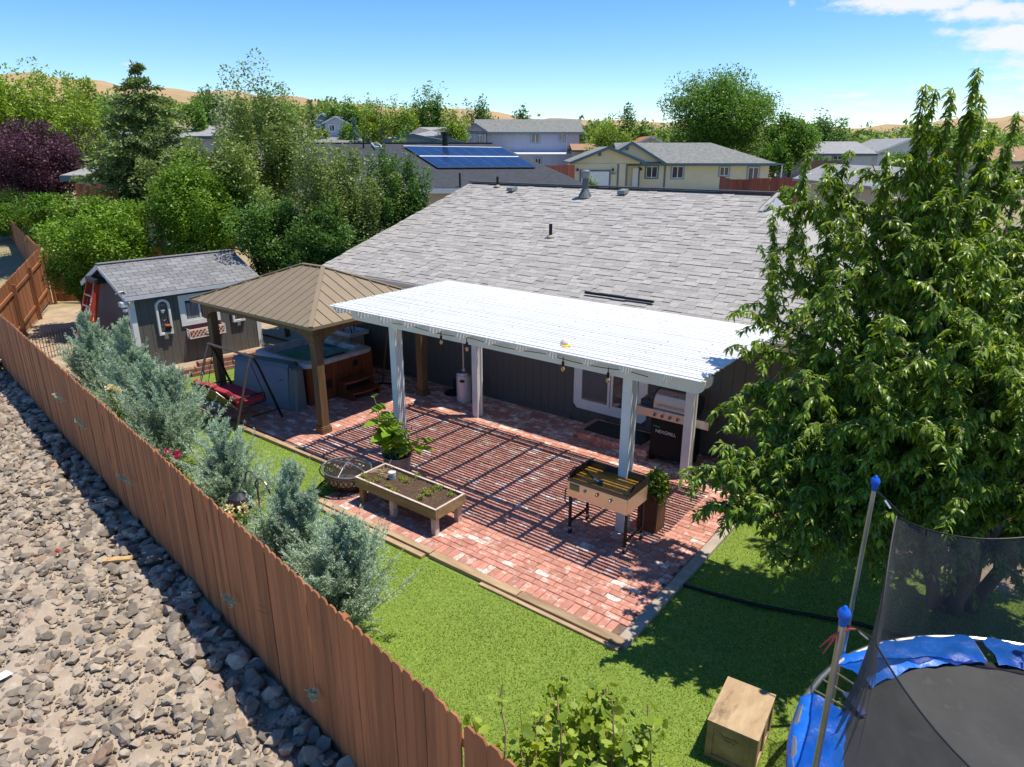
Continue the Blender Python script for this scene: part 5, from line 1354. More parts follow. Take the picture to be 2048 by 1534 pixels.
# ------------------------------------------------------------------ trampoline
tp = thing('trampoline', 'round trampoline with torn blue pads, blue capped poles and black net', 'trampoline', (1.19, 5.31, LA))
TR, TZ = 2.1, .84
def pol(r_, t, z): return (r_ * math.cos(t), r_ * math.sin(t), z)
MB().tube([pol(TR, t, TZ) for t in np.linspace(0, 2 * math.pi, 73)], .027, 8, False).build('frame_ring', GALV, tp, world=False)
MB().lathe([(1.80, TZ - .02), (.01, TZ - .05)], (0, 0, 0), 64, False).build('mat', MATM, tp, world=False, smooth=True)
nrm_ = MB()
for k in range(72):
    t = 2 * math.pi * k / 72; nrm_.tube([pol(1.80, t, TZ - .02), pol(TR - .02, t, TZ)], .008, 4)
nrm_.build('springs', GALV, tp, world=False, kind='stuff')
def pad(t0, t1, n, nm='pad'):
    m = MB(); rad = np.linspace(TR + .03, 1.74, 7)
    for i in range(n + 1):
        t = t0 + (t1 - t0) * i / n
        for j, r_ in enumerate(rad):
            z = TZ + .035 + .018 * math.sin(i * 1.3 + j) + (.0 if 0 < j < 6 else -.03) + rng.normal() * .006
            m.v.append(pol(r_ + rng.normal() * .008, t, z))
    for i in range(n):
        for j in range(6): a = i * 7 + j; m.f.append((a, a + 1, a + 8, a + 7))
    m.v += [pol(TR + .05, t0 + (t1 - t0) * i / n, TZ - .10 + rng.normal() * .01) for i in range(n + 1)]
    b = (n + 1) * 7
    for i in range(n): m.f.append((i * 7, i * 7 + 7, b + i + 1, b + i))
    return m.build(nm, BLUE, tp, world=False, smooth=True)
pad(R(95), R(118), 12); pad(R(121), R(163), 18); pad(R(178), R(240), 26); pad(R(242), R(330), 30); pad(R(-28), R(93), 40)
PANG = [157.5, 215.5, 275, 335, 35, 97]
for k, a in enumerate(PANG):
    t = R(a); po = MB().tube([pol(TR + .06, t, -.0), pol(TR + .055, t, TZ), pol(TR + .05, t, 2.62)], .02, 10).build('pole', GALV, tp, world=False)
    MB().lathe([(.021, -.05), (.027, -.03), (.027, 0), (.037, .01), (.040, .04), (.03, .065), (.012, .075), (.012, .09)], pol(TR + .05, t, 2.61), 12).build('pole_cap', M('blue_cap%d' % k, (.01, .10, .55), rough=.3), po, world=False, smooth=True)
    MB().tube([pol(TR - .0, t + .04, TZ), pol(TR - .0, t + .04, .02)], .024, 8).build('leg', GALV, tp, world=False)
    MB().tube([pol(TR + .02, t, 2.56), pol(TR - .08, t - .015, 2.50), pol(TR - .19, t - .03, 2.42)], .008, 5).build('net_clip', BLACK, tp, world=False)
    MB().beam(pol(TR - .06, t, 2.515), pol(TR - .12, t, 2.465), .02, .006).build('buckle', ALU, tp, world=False)
# net hung between the poles, sagging at the opening between the first two
aa = np.radians(np.concatenate([np.linspace(97, 157.5, 18), np.linspace(157.5, 215.5, 26)[1:], np.linspace(215.5, 335, 34)[1:]]))
m = MB(); nz_n = 14
pk_ = np.radians([97, 157.5, 215.5, 275, 335])
for i, t in enumerate(aa):
    j = np.searchsorted(pk_, t, side='right') - 1; j = min(max(j, 0), 3); f = (t - pk_[j]) / (pk_[j + 1] - pk_[j])
    sag = (.30, .28, .30, .35)[j] * 4 * f * (1 - f)
    inn = (.12, .25, .15, .15)[j] * 4 * f * (1 - f)
    zt_ = 2.42 - sag
    for k in range(nz_n + 1):
        v = k / nz_n; r_ = 1.92 - inn * v - .05 * math.sin(v * math.pi) + .03 * math.sin(i * 2.1 + k * .2) * (1 - abs(2 * f - 1)) ** .5 * (1 if v < 1 else 0)
        m.v.append(pol(r_ - .1 * (1 - v), t, TZ + (zt_ - TZ) * v))
for i in range(len(aa) - 1):
    for k in range(nz_n): a = i * (nz_n + 1) + k; m.f.append((a, a + 1, a + nz_n + 2, a + nz_n + 1))
top = [m.v[i * (nz_n + 1) + nz_n] for i in range(len(aa))]
net = m.build('safety_net', NET, tp, world=False, smooth=True)
MB().tube(top, .007, 5, False).build('net_hem', BLACK, net, world=False)
t = R(215.5); c = np.array(pol(TR + .05, t, 2.50))
rb_ = MB()
for d in ((-.10, -.04, -.13), (-.07, -.06, -.15), (.07, .04, .04)): rb_.tube([c + np.array([-.02, -.02, 0]), c + np.array(d) * .5 + np.array([0, 0, .02]), c + np.array(d)], [.012, .009, .004], 4)
rb_.build('red_ribbon', M('faded_red_ribbon', (.40, .07, .06), rough=.7), tp, world=False)
MB().beam(pol(1.86, R(172), TZ + .04), pol(1.66, R(176), TZ + .02), .06, .012).build('loose_strap', M('navy_strap', (.04, .06, .18)), tp, world=False)

# ------------------------------------------------------------------ big fruit tree on the right
LEAFT = foliage('fruit_tree_leaf', [(.07, .14, .012), (.125, .225, .018), (.195, .305, .028), (.30, .40, .05)], trans=.38, rough=.38, spec=.5)
def dgrow(base, tip, n, bow, jit):
    base, tip = np.array(base, float), np.array(tip, float); t = np.linspace(0, 1, n)[:, None]
    mid = base * .55 + tip * .45 + np.array(bow)
    p = (1 - t) ** 2 * base + 2 * t * (1 - t) * mid + t ** 2 * tip
    p[1:-1] += rng.normal(size=(n - 2, 3)) * jit
    return p
ft_ = thing('fruit_tree', 'large drooping leaved fruit tree shading the right side of the lawn', 'tree', (-.15, 8.95, -.05))
tb = np.array([-.15, 8.95, -.08])
twood = MB()
TW = [dgrow(tb + np.array([dx, dy, 0]), tb + np.array([ex_, ey_, ez_]), 6, (0, 0, .1), .02) for dx, dy, ex_, ey_, ez_ in ((-.12, -.08, -.55, -.3, 1.5), (.1, -.05, .3, -.45, 1.6), (.0, .12, .1, .4, 1.7), (.22, .1, .8, .3, 1.5))]
for w_ in TW: twood.tube(w_, list(np.linspace(.085, .06, 6)), 10)
ends = [(1575, 480, 8.3), (1520, 640, 7.7), (1490, 850, 6.7), (1425, 955, 6.3), (1450, 1015, 6.1), (1600, 1075, 6.0), (1740, 1060, 5.8), (1900, 1030, 5.7), (1650, 350, 8), (1700, 440, 7.0),
        (1760, 370, 7.4), (1830, 320, 7.2), (1900, 390, 6.8), (1980, 345, 7.3), (2060, 430, 7.2), (2090, 600, 6.5), (1650, 570, 6.6), (1750, 650, 6.0), (1880, 600, 5.9), (1980, 750, 5.8),
        (1600, 760, 6.4), (1700, 850, 5.9), (1850, 850, 5.7), (2070, 900, 6), (1550, 920, 6.3), (2000, 980, 6.0), (1530, 760, 7.0), (1600, 640, 7.2), (1680, 720, 6.6), (1800, 760, 6.1),
        (1660, 960, 6.0), (1790, 950, 5.8), (1930, 880, 5.7), (1940, 500, 6.3), (1820, 470, 6.6), (2040, 700, 6.1), (1610, 400, 8.4), (1560, 560, 7.9), (1720, 540, 7.2), (2000, 560, 6.6),
        (1480, 930, 6.5), (1530, 1010, 6.0), (1680, 1020, 5.9), (2100, 780, 6.1), (1740, 760, 6.0), (2060, 1020, 6.2), (1870, 720, 5.8), (1640, 860, 6.2), (2090, 520, 7), (1780, 860, 5.8), (1950, 1090, 6.2), (2070, 1090, 6.4), (1830, 1110, 6.1), (1690, 1120, 6.1), (1570, 1120, 6.1), (2000, 1150, 6.6), (1880, 330, 8), (1960, 400, 8), (2050, 330, 7.8), (2120, 400, 7.6), (2130, 300, 8), (2020, 470, 8), (1500, 1000, 6.4), (1640, 1000, 6.3), (1870, 960, 6.0), (2110, 660, 7), (1620, 400, 8.3), (1690, 380, 7.9), (1745, 330, 7.9), (1805, 400, 7.5), (1860, 430, 7.1), (1600, 500, 7.8), (1650, 640, 7), (1730, 480, 7.3), (1920, 470, 7), (1930, 1150, 6.5), (1860, 1150, 6.5), (2010, 1120, 6.5), (1790, 1145, 6.4), (2040, 1180, 6.7), (1900, 1190, 6.8), (1970, 1060, 6.4), (2090, 1130, 6.8), (1385, 965, 6.3), (1405, 935, 6.4), (1425, 1012, 6.2), (1445, 860, 6.7), (1468, 800, 7.0), (1480, 905, 6.4), (1500, 770, 7.0), (1530, 860, 6.6), (1465, 1045, 6.1), (1530, 1095, 6.1), (1580, 1000, 6.1), (1515, 600, 7.9), (1555, 520, 8.1), (1480, 700, 7.4), (1630, 920, 6.2)]
shoots = [(1852, 168, 7.15), (1872, 178, 7.25), (1905, 175, 7.0), (1958, 135, 7.05), (1935, 225, 7.0), (1962, 190, 7.3), (2036, 222, 7.2), (1618, 300, 8.35), (1845, 240, 7.1), (1990, 250, 7.1), (1700, 300, 7.9), (1775, 300, 7.5), (2010, 300, 7.2), (1545, 430, 8.5)]
LP, LAx, LL = [], [], []
def leafy(pts, r0, spacing, out):
    """hang leaves along a polyline"""
    d = np.diff(pts, axis=0); ln = np.linalg.norm(d, axis=1); Lt = ln.sum(); n = max(3, int(Lt / spacing))
    cum = np.concatenate([[0], np.cumsum(ln)])
    for s_ in np.linspace(.05 * Lt, Lt, n):
        k = min(len(ln) - 1, np.searchsorted(cum, s_) - 1); k = max(k, 0); f = (s_ - cum[k]) / max(ln[k], 1e-6)
        p = pts[k] + d[k] * f
        az = rng.uniform(0, 6.28); v = np.array([math.cos(az), math.sin(az), 0]) * .85 + out * .25 + np.array([0, 0, -.42 + rng.normal() * .42])
        LP.append(p); LAx.append(v); LL.append(rng.uniform(.06, .11))
def limb(px, py, d, upright=False):
    tip = at(px, py, d)
    st_ = TW[rng.integers(4)]; b0 = st_[-1] if tip[2] > 1.9 else st_[3 + rng.integers(2)]
    p = dgrow(b0, tip, 9, (0, 0, .35 + .25 * rng.random()), .05)
    if upright:
        low = tip - np.array([rng.normal() * .12, rng.normal() * .12, 1.35]); p = np.concatenate([dgrow(b0, low, 6, (0, 0, .2), .05), dgrow(low, tip, 6, (0, 0, 0), .02)[1:]])
    twood.tube(p, list(np.linspace(.042, .006, len(p))), 6, False)
    Ld = np.linalg.norm(tip - b0); out = unit((tip - b0) * np.array([1, 1, 0]))
    if upright:
        leafy(p[-7:], 0, .0045, out * .2); 
        for _ in range(10):
            k = rng.integers(5, len(p) - 2); q_ = p[k] + np.array([rng.normal() * .14, rng.normal() * .14, .22]); leafy(np.array([p[k], (p[k] + q_) / 2, q_]), 0, .009, out * 0)
        return
    ns_ = int(6 + Ld * 6.5)
    for j in range(ns_):
        f = .35 + .65 * (j + rng.random()) / ns_; k = min(len(p) - 2, int(f * (len(p) - 1))); b = p[k] + (p[k + 1] - p[k]) * (f * (len(p) - 1) - k)
        L_ = rng.uniform(.22, .55) * (1.1 - .35 * f); dr = unit(out * rng.uniform(.1, .8) + rng.normal(size=3) * .7 + np.array([0, 0, .45]))
        e_ = b + dr * L_; m_ = (b + e_) / 2 + np.array([0, 0, .05]); e_ = e_ - np.array([0, 0, .06])
        pts = np.array([b, m_, e_]); twood.tube(pts, [.008, .006, .003], 4, False); leafy(pts, 0, .0076, out)
    leafy(p[-3:], 0, .02, out)
for e_ in ends: limb(*e_)
for e_ in shoots: limb(*e_, upright=True)
for _ in range(26):                                               # limbs on the far and right sides
    a = rng.uniform(-.6, 2.6); r_ = rng.uniform(1.0, 2.6); z = rng.uniform(1.6, 4.4)
    tip = tb + np.array([r_ * math.cos(a), r_ * math.sin(a), z]); pj = project(tip)[0]
    limb(pj[0], pj[1], tip[0] * FWD[0] + tip[1] * FWD[1])
twood.build('trunk', BARK, ft_, smooth=True)
LP, LAx, LL = np.array(LP), unit(np.array(LAx)), np.array(LL)
n = len(LP); side = unit(np.cross(LAx, np.array([0, 0, 1.]) + rng.normal(size=(n, 3)) * .25)); nrm = np.cross(side, LAx); W = (LL * rng.uniform(.28, .38, n))[:, None]; L3 = LL[:, None]; dn = np.array([0, 0, -1.])
p1 = LP + LAx * L3 * .38 + dn * L3 * .03; p2 = LP + LAx * L3 * .72 + dn * L3 * .14; p3 = LP + LAx * L3 * .93 + dn * L3 * .32
V = np.stack([LP, p1 + side * W * .5 + nrm * W * .16, p1, p1 - side * W * .5 + nrm * W * .16, p2 + side * W * .36 + nrm * W * .1, p2, p2 - side * W * .36 + nrm * W * .1, p3], 1).reshape(-1, 3)
b = (np.arange(n) * 8)[:, None]
F = np.concatenate([b + np.array([f]) for f in ((0, 2, 1), (0, 3, 2), (1, 2, 5), (1, 5, 4), (2, 3, 6), (2, 6, 5), (4, 5, 7), (5, 6, 7))], 1).reshape(-1, 3)
np_obj('crown', V, F, LEAFT, ft_)

# ------------------------------------------------------------------ blue junipers along the fence
JUN = foliage('blue_juniper', [(.22, .32, .21), (.35, .47, .34), (.50, .60, .46), (.34, .43, .21)], trans=.25, rough=.6, spec=.2, big=3.)
def juniper(x, off, h, rad, label, tops=3, lean=(0, 0), sprig=None):
    y = fence_y(x) + off; t = thing('juniper_shrub', label, 'shrub', (x, y, LA), 0, 'blue green junipers along the fence')
    stem = MB(); P, A, Ls = [], [], []
    leaders = [(np.array([x, y, 0]), np.array([x + lean[0], y + lean[1], h]))]
    for k in range(tops - 1):
        a = rng.uniform(0, 6.28); leaders.append((np.array([x, y, .1]), np.array([x + lean[0] * .6 + math.cos(a) * rad * .4, y + lean[1] * .6 + abs(math.sin(a)) * rad * .4, h * rng.uniform(.72, .92)])))
    for (b0, tp_) in leaders:
        ld_ = dgrow(b0, tp_, 8, (0, 0, 0), .02); stem.tube(ld_, list(np.linspace(.035, .006, 8)), 6, False)
        nb = int(62 * h / tops ** .35)
        for j in range(nb):
            f = (j + rng.random()) / nb; f = .03 + .97 * f; k = min(6, int(f * 7)); b = ld_[k] + (ld_[k + 1] - ld_[k]) * (f * 7 - k)
            L_ = rad * (1.1 * (1 - f) ** .9 + .16) * rng.uniform(.4, 1.25); a = j * 2.4 + rng.normal() * .4
            o = np.array([math.cos(a), math.sin(a), 0]); el = .55 + .6 * f + rng.normal() * .15
            d = o * math.cos(el) + np.array([0, 0, math.sin(el)])
            n_ = 9; s_ = np.linspace(0, 1, n_)[:, None]
            pts = b + d * L_ * s_ + np.array([0, 0, 1.]) * L_ * .22 * s_ ** 2
            stem.tube(pts[[0, 4, 8]], [.008, .005, .002], 3, False)
            dt = unit(pts[-1] - pts[-3]); q_ = pts[-1] + dt * L_ * .32 * np.linspace(-.3, 1, 9)[:, None]; P.append(q_); A.append(np.repeat(dt[None], 9, 0)); Ls.append(np.full(9, .05))
            for i_ in range(1, n_):                                # side sprays
                bl_ = L_ * (.30 * (1 - i_ / n_) + .10) * rng.uniform(.7, 1.2)
                for sg_ in (1, -1):
                    sd_ = unit(np.cross(d, np.array([0, 0, 1.]) + rng.normal(size=3) * .5)) * sg_; dd = unit(d * .85 + sd_ * .6 + rng.normal(size=3) * .18 + np.array([0, 0, .18]))
                    m_ = 7
                    q_ = pts[i_] + dd * bl_ * np.linspace(.1, 1, m_)[:, None] + rng.normal(size=(m_, 3)) * .008
                    P.append(q_); A.append(np.repeat(dd[None], m_, 0)); Ls.append(np.full(m_, max(.035, bl_ * .30)))
    P = np.concatenate(P); A = np.concatenate(A); Ls = np.concatenate(Ls)
    rep = 4; P = np.repeat(P, rep, 0) + rng.normal(size=(len(P) * rep, 3)) * .010; A = unit(np.repeat(A, rep, 0) + rng.normal(size=(len(A) * rep, 3)) * .42); Ls = np.repeat(Ls, rep) * rng.uniform(.6, 1.2, len(P))
    ok = (P[:, 1] > fence_y(P[:, 0]) + .06) & (P[:, 2] > 0)
    P, A, Ls = P[ok], A[ok], Ls[ok]
    V, F = leaf_quads(P, A, np.minimum(Ls, .075), rng.uniform(.007, .013, len(P)))
    np_obj('foliage', V, F, JUN, t); stem.build('stems', BARK, t)
    for (sx_, sz_, sl_) in (sprig or []):                          # sprigs poking through the board gaps
        n = 110; f = rng.random(n); sl_ = sl_ * .75; sy_ = fence_y(sx_) - .03
        P = np.stack([sx_ - f * sl_ + rng.normal(size=n) * .015, sy_ - .05 - f * sl_ * .25 + rng.normal(size=n) * .015, sz_ + .10 * f + rng.normal(size=n) * .02 * (1.3 - f)], 1)
        V, F = leaf_quads(P, unit(np.array([-.7, -.3, .5]) + rng.normal(size=(n, 3)) * .4), .05, .013); np_obj('sprig', V, F, JUN, t)
juniper(-15.3, .8, 2.05, .66, 'blue green juniper next to the ladder, the farthest along the fence', 3)
juniper(-13.2, .8, 2.25, .68, 'blue green juniper with tall narrow spire before the shed corner', 3, (.1, .2), [(-14.0, .85, .3), (-12.6, .75, .22)])
juniper(-11.2, .8, 1.9, .78, 'broad blue green juniper by yellow roses and in front of the swing', 3, (-.2, 0), [(-10.2, .55, .38)])
juniper(-8.7, .68, 1.5, .70, 'blue green juniper between the red flowers and the shepherd hook', 3, (-.1, .2))
juniper(-6.55, .66, 1.8, .58, 'blue green juniper beside the black hanging feeder, facing the fire pit', 3, (.05, .1), [(-6.6, .33, .2)])
juniper(-5.55, .66, 1.4, .64, 'blue green juniper nearest to the camera with soft spreading sprays', 4, (.1, .15), [(-4.75, .25, .1)])

def blossoms(name, label, cat, x, off, z, mat, n, s):
    t = thing(name, label, cat, (x, fence_y(x) + off, LA))
    m = 500; P = np.array([x, fence_y(x) + off, .0]) + np.stack([rng.normal(size=m) * .16, rng.normal(size=m) * .12, rng.uniform(0, z, m)], 1)
    P = P[P[:, 1] > fence_y(P[:, 0]) + .04]
    V, F = leaf_quads(P, unit(rng.normal(size=P.shape)), rng.uniform(.03, .06, len(P)), .03, fold=.1); np_obj('foliage', V, F, VINE, t)
    st_ = MB()
    for k in range(n):
        c = np.array([x + rng.normal() * .14, fence_y(x) + off + rng.normal() * .08 , z + rng.normal() * .07])
        st_.tube([(x, fence_y(x) + off, 0), c], .005, 4, False)
        m = 26; Pp = c + rng.normal(size=(m, 3)) * s * .35; V, F = leaf_quads(Pp, unit(Pp - c + np.array([0, 0, .02])), s * .8, s * .7, fold=.15); np_obj('blossom', V, F, mat, t)
    st_.build('stems', GSTEM, t)
blossoms('rose_bush', 'yellow rose bush with pale blossoms showing above the fence', 'rose bush', -12.2, .42, 1.38, YEL, 4, .05)
blossoms('flower_bush', 'small bush with dark pink flowers between two junipers at the fence', 'flowers', -9.75, .45, .95, REDF, 5, .05)
blossoms('yellow_flowers', 'yellow flowers growing under the black feeder beside the fence', 'flowers', -7.15, .35, 1.22, YEL, 5, .05)
hk = thing('shepherd_hook', 'double curled metal shepherd hook above the fence', 'hook', (-7.0, fence_y(-7) + .55, LA))
hx_, hy_ = -7.0, fence_y(-7) + .55
MB().tube([(hx_, hy_, -.05), (hx_, hy_, 1.45)], .012, 8).build('stake', BRONZE, hk)
for sg_ in (1, -1):
    MB().tube([(hx_, hy_, 1.42)] + [(hx_ + sg_ * (.14 - .14 * math.cos(t)), hy_ - .02 * sg_, 1.46 + .14 * math.sin(t)) for t in np.linspace(.2, 2.7, 9)] + [(hx_ + sg_ * .27, hy_, 1.42), (hx_ + sg_ * .31, hy_, 1.46)], .011, 7).build('hook_arm', BRONZE, hk)
fd = thing('bird_feeder', 'black roofed bird feeder hanging from the hook by the fence', 'feeder', (-7.28, fence_y(-7.28) + .42, 1.2))
c = (-7.28, fence_y(-7.28) + .42, 1.12)
MB().lathe([(.16, .10), (.13, .15), (.03, .20)], c, 16).build('feeder_roof', BLACK, fd); MB().lathe([(.07, 0), (.07, .10)], c, 12).build('seed_tube', M('amber_plastic', (.55, .33, .05), rough=.2), fd)
MB().lathe([(.13, -.02), (.14, .0), (.07, .005)], c, 14).build('tray', BLACK, fd); MB().tube([(c[0], c[1], c[2] + .2), (c[0] + .03, c[1] + .05, c[2] + .32)], .004, 4).build('wire', BLACK, fd)

# grape vine in the near corner
gv = thing('grape_vine', 'leafy green grape vine climbing above the near fence corner', 'vine', (-2.0, 3.4, LA))
GRAPE = foliage('grape_leaf', [(.16, .25, .02), (.26, .36, .03), (.36, .44, .06), (.10, .18, .015)], trans=.35)
P, A, st_ = [], [], MB()
for k in range(120):
    x = rng.uniform(-2.55, -1.45); b = np.array([x, fence_y(x) + rng.uniform(.25, 1.15), -.04]); tipz = rng.uniform(.5, 1.15)
    tip = b + np.array([rng.normal() * .22, rng.uniform(.0, .45), tipz]); pts = dgrow(b, tip, 7, (0, 0, .1), .02); st_.tube(pts, [.008] * 4 + [.005, .004, .003], 4, False)
    for j in range(40):
        f = rng.random() ** .8; i_ = min(5, int(f * 6)); P.append(pts[i_] + (pts[i_ + 1] - pts[i_]) * (f * 6 - i_) + rng.normal(size=3) * .04); A.append(rng.normal(size=3) * .8 + np.array([0, .3, -.1]))
for (px, py, d, L_) in ((1005, 1370, 4.0, 0), (1115, 1400, 4.15, 0), (1222, 1395, 4.2, 0), (1295, 1410, 4.2, 0)):
    tip = at(px, py, d); b = tip + np.array([.12, -.15, -.7]); pts = dgrow(b, tip, 7, (.05, 0, .1), .015); st_.tube(pts, [.006] * 7, 4, False)
    for j in range(9): P.append(pts[rng.integers(2, 7)] + rng.normal(size=3) * .03); A.append(rng.normal(size=3))
st_.build('canes', STEM, gv)
P, A = np.array(P), unit(np.array(A)); n = len(P)
side = unit(np.cross(A, rng.normal(size=(n, 3)) * .5 + np.array([0, 0, 1.]))); nr_ = np.cross(side, A); Sx = rng.uniform(.03, .068, n)[:, None]
lob = [(0, 0), (.25, .52), (.55, .38), (.70, .48), (1.05, .0), (.70, -.48), (.55, -.38), (.25, -.52), (-.08, .3), (-.08, -.3)]
ordr = [9, 0, 8, 1, 2, 3, 4, 5, 6, 7]
V = np.stack([P + A * Sx * lob[i_][0] * 1.3 + side * Sx * lob[i_][1] * 1.3 + nr_ * Sx * .12 * (abs(lob[i_][1])) for i_ in ordr] + [P + A * Sx * .5], 1).reshape(-1, 3)
b = (np.arange(n) * 11)[:, None]; F = np.concatenate([b + np.array([[10, i_, (i_ + 1) % 10]]) for i_ in range(10)], 1).reshape(-1, 3)
np_obj('foliage', V, F, GRAPE, gv)

# ------------------------------------------------------------------ trees beyond
def pal(base, k=1.1):
    b = np.array(base); k = k * 1.6; return [tuple(b * .72 * k), tuple(b * .9 * k), tuple(b * 1.08 * k), tuple(b * np.array([1.25, 1.2, 1.1]) * k)]
FM = {'yellowgreen': foliage('yellow_green_leaf', pal((.125, .185, .022)), trans=.22, big=.5), 'green': foliage('mid_green_leaf', pal((.072, .14, .018)), trans=.22, big=.5), 'bright': foliage('bright_green_leaf', pal((.085, .155, .013)), trans=.22, big=.8),
      'olive': foliage('olive_silver_leaf', pal((.105, .145, .034)), trans=.22, big=.7), 'plum': foliage('purple_plum_leaf', pal((.05, .019, .028)), big=.6, trans=.15), 'spruce': foliage('dark_spruce_needle', pal((.085, .125, .035)), big=.6, trans=.1),
      'blue': foliage('blue_spruce_needle', pal((.07, .13, .10)), trans=.1), 'deep': foliage('deep_green_leaf', pal((.05, .105, .017)), trans=.22, big=.5), 'willow': foliage('grey_willow_leaf', pal((.24, .27, .16)), big=.5)}
def tree(name, label, kind, px, top, bot, width, d, shape='round', leaf=None, dens=1., cat='tree', group=None, base=None, clus=None, sparse=0.):
    """crown between pixel rows top..bot, `width` px wide, at forward distance d; trunk down to the terrain."""
    c0 = at(px, bot, d); zt = at(px, top, d)[2]; gz0 = float(terrain(c0[0], c0[1])); zb = max(c0[2], gz0 + .15)
    if d > 40: zb = gz0 + .12 * (zt - gz0)
    ppm = FPX / (d * math.cos(PITCH) + .6); R_ = width / ppm / 2; Hc = zt - zb; cx, cy = c0[0], c0[1]
    t = thing(name, label, cat, (cx, cy, gz0), 0, group or ('trees around the neighbouring houses' if cat == 'tree' else 'shrubs around the neighbouring houses'))
    size = leaf or max(.085, 5.0 / ppm)
    area = width * max(Hc * ppm, 4); lp_ = (size * ppm) ** 2 * .42
    N = int(np.clip(area / lp_ * (10. if d < 40 and shape != 'cone' else 6.5) * dens, 900, 60000))
    K = int(.75 * clus) if clus else int(np.clip(R_ * Hc * 7, 36, 220))
    trunk = MB(); P, A = [], []
    if shape == 'cone':
        lv = max(9, int(Hc / .45)); per = max(9, int(R_ * 7))
        ce, out, rr = [], [], []
        for i_ in range(lv):
            f = .98 * i_ / (lv - 1); rad = R_ * ((1 - f) ** .72 * .97 + .02)
            for j in range(max(4, int(per * (1 - f * .75)))):
                a = rng.uniform(0, 6.28); r_ = rad * rng.uniform(.75, 1.1); L_ = np.linspace(.15, 1, 8)
                zz_ = zb + Hc * f - r_ * .22 * L_ + r_ * .10 * L_ ** 2 + rng.normal() * Hc / lv * .25
                ce.append(np.stack([cx + math.cos(a) * r_ * L_, cy + math.sin(a) * r_ * L_, zz_], 1)); out.append(np.repeat(np.array([[math.cos(a), math.sin(a), -.15]]), 8, 0)); rr.append(.10 * r_ * (1.2 - L_) + .04)
        ce, out, rr = np.concatenate(ce), np.concatenate(out), np.concatenate(rr)
        wk = rr + .01; k = rng.choice(len(ce), size=N, p=wk / wk.sum()); P = ce[k] + rng.normal(size=(N, 3)) * rr[k][:, None] * np.array([1.3, 1.3, .55]); A = unit(out[k] + rng.normal(size=(N, 3)) * .6)
        V, F = leaf_quads(P, A, size * rng.uniform(.7, 1.3, N), size * .42)
        trunk.tube([(cx, cy, gz0 - .1), (cx, cy, zb + Hc * .97)], [max(.12, R_ * .07), .02], 8)
    else:
        u = unit(rng.normal(size=(K, 3))); rad = rng.uniform(.3, 1.12 if d < 40 else 1.0, K) ** .6; cs_k = rng.uniform(.45, 1.35, K)[:, None]
        cen = u * rad[:, None]
        if shape == 'column': cen[:, :2] *= (1 - .45 * np.maximum(cen[:, 2:3], 0))
        if shape == 'spread': cen[:, 2] = np.where(cen[:, 2] < -.3, -.3 + (cen[:, 2] + .3) * .4, cen[:, 2])
        lob = 1 + .24 * np.sin(np.arctan2(cen[:, 1], cen[:, 0]) * 3 + px + cen[:, 2] * 2) + .20 * np.sin(cen[:, 2] * 5 + px * .7 + cen[:, 0] * 2)
        cen = cen * lob[:, None] * .86
        cp_ = np.stack([cx + cen[:, 0] * R_, cy + cen[:, 1] * R_ * .9, zb + Hc * (.5 + .5 * cen[:, 2])], 1)
        if shape == 'upright':
            ext = rng.random(K) < .5; cp_[ext, 2] += Hc * .07 * rng.random(ext.sum())
        k = rng.integers(K, size=N); sg_ = np.array([R_ * .17, R_ * .17, Hc * .09]) * (1 - sparse * .3)
        if shape == 'upright': sg_ = np.array([R_ * .14, R_ * .14, Hc * .13])
        off = rng.normal(size=(N, 3)); off *= np.minimum(1, 1.5 / np.linalg.norm(off, axis=1, keepdims=True)); P = cp_[k] + off * sg_ * cs_k[k]
        P[:, 2] = np.maximum(P[:, 2], gz0 + .1)
        A = unit((off * .5 + rng.normal(size=(N, 3)) * .8) * np.array([1, 1, .6]) + np.array([0, 0, .05]))
        V, F = leaf_quads(P, A, size * rng.uniform(.65, 1.3, N), size * .58)
        zf = max(zb - .0, gz0 + .3); tr_ = max(.08, min(.35, R_ * .07))
        trunk.tube([(cx, cy, gz0 - .1), (cx + rng.normal() * .1, cy, (zf + zb + Hc * .35) / 2), (cx, cy, zb + Hc * .45)], [tr_, tr_ * .8, tr_ * .5], 8)
        for i_ in rng.choice(K, size=min(K, 22), replace=False):
            b0 = np.array([cx, cy, zb + Hc * rng.uniform(.05, .4)]); trunk.tube(dgrow(b0, cp_[i_], 4, (0, 0, .1 * Hc * rng.random()), .03), [tr_ * .4, tr_ * .3, tr_ * .2, .012], 5, False)
    np_obj('crown', V, F, FM[kind], t); trunk.build('trunk', BARK, t)
    return t

# neighbours' big trees on the left
tree('cottonwood_tree', 'tall airy yellow green tree at the far left behind the purple tree', 'yellowgreen', 80, 132, 345, 250, 38, 'upright', .17, 1.0, clus=110)
tree('cottonwood_tree', 'loose yellow green tree just right of the purple plum tree', 'yellowgreen', 178, 225, 345, 130, 36, 'upright', .15, .9, clus=60)
tree('plum_tree', 'dark purple leaved plum tree on the left edge', 'plum', 78, 250, 415, 230, 31, 'spread', .10, 1.25, clus=190)
tree('spruce_tree', 'tall dark green spruce standing behind the bright green bushes', 'spruce', 312, 128, 410, 300, 29, 'cone', .16, 2.6)
tree('olive_tree', 'large silvery olive green tree with loose top left of the solar roof', 'olive', 545, 190, 470, 190, 25, 'upright', .11, 1.0, clus=130)
tree('olive_tree', 'silvery olive tree spreading between the spruce and the solar roof', 'olive', 460, 265, 520, 230, 23, 'round', .105, 1.15, clus=150)
tree('bush_tree', 'bright green bushy tree right behind the shed roof ridge', 'bright', 412, 318, 545, 190, 21.5, 'round', .09, 1.35, clus=150)
tree('bush_tree', 'bright green bushy tree left of the shed above the gate', 'bright', 235, 380, 560, 235, 21, 'round', .09, 1.3, clus=150)
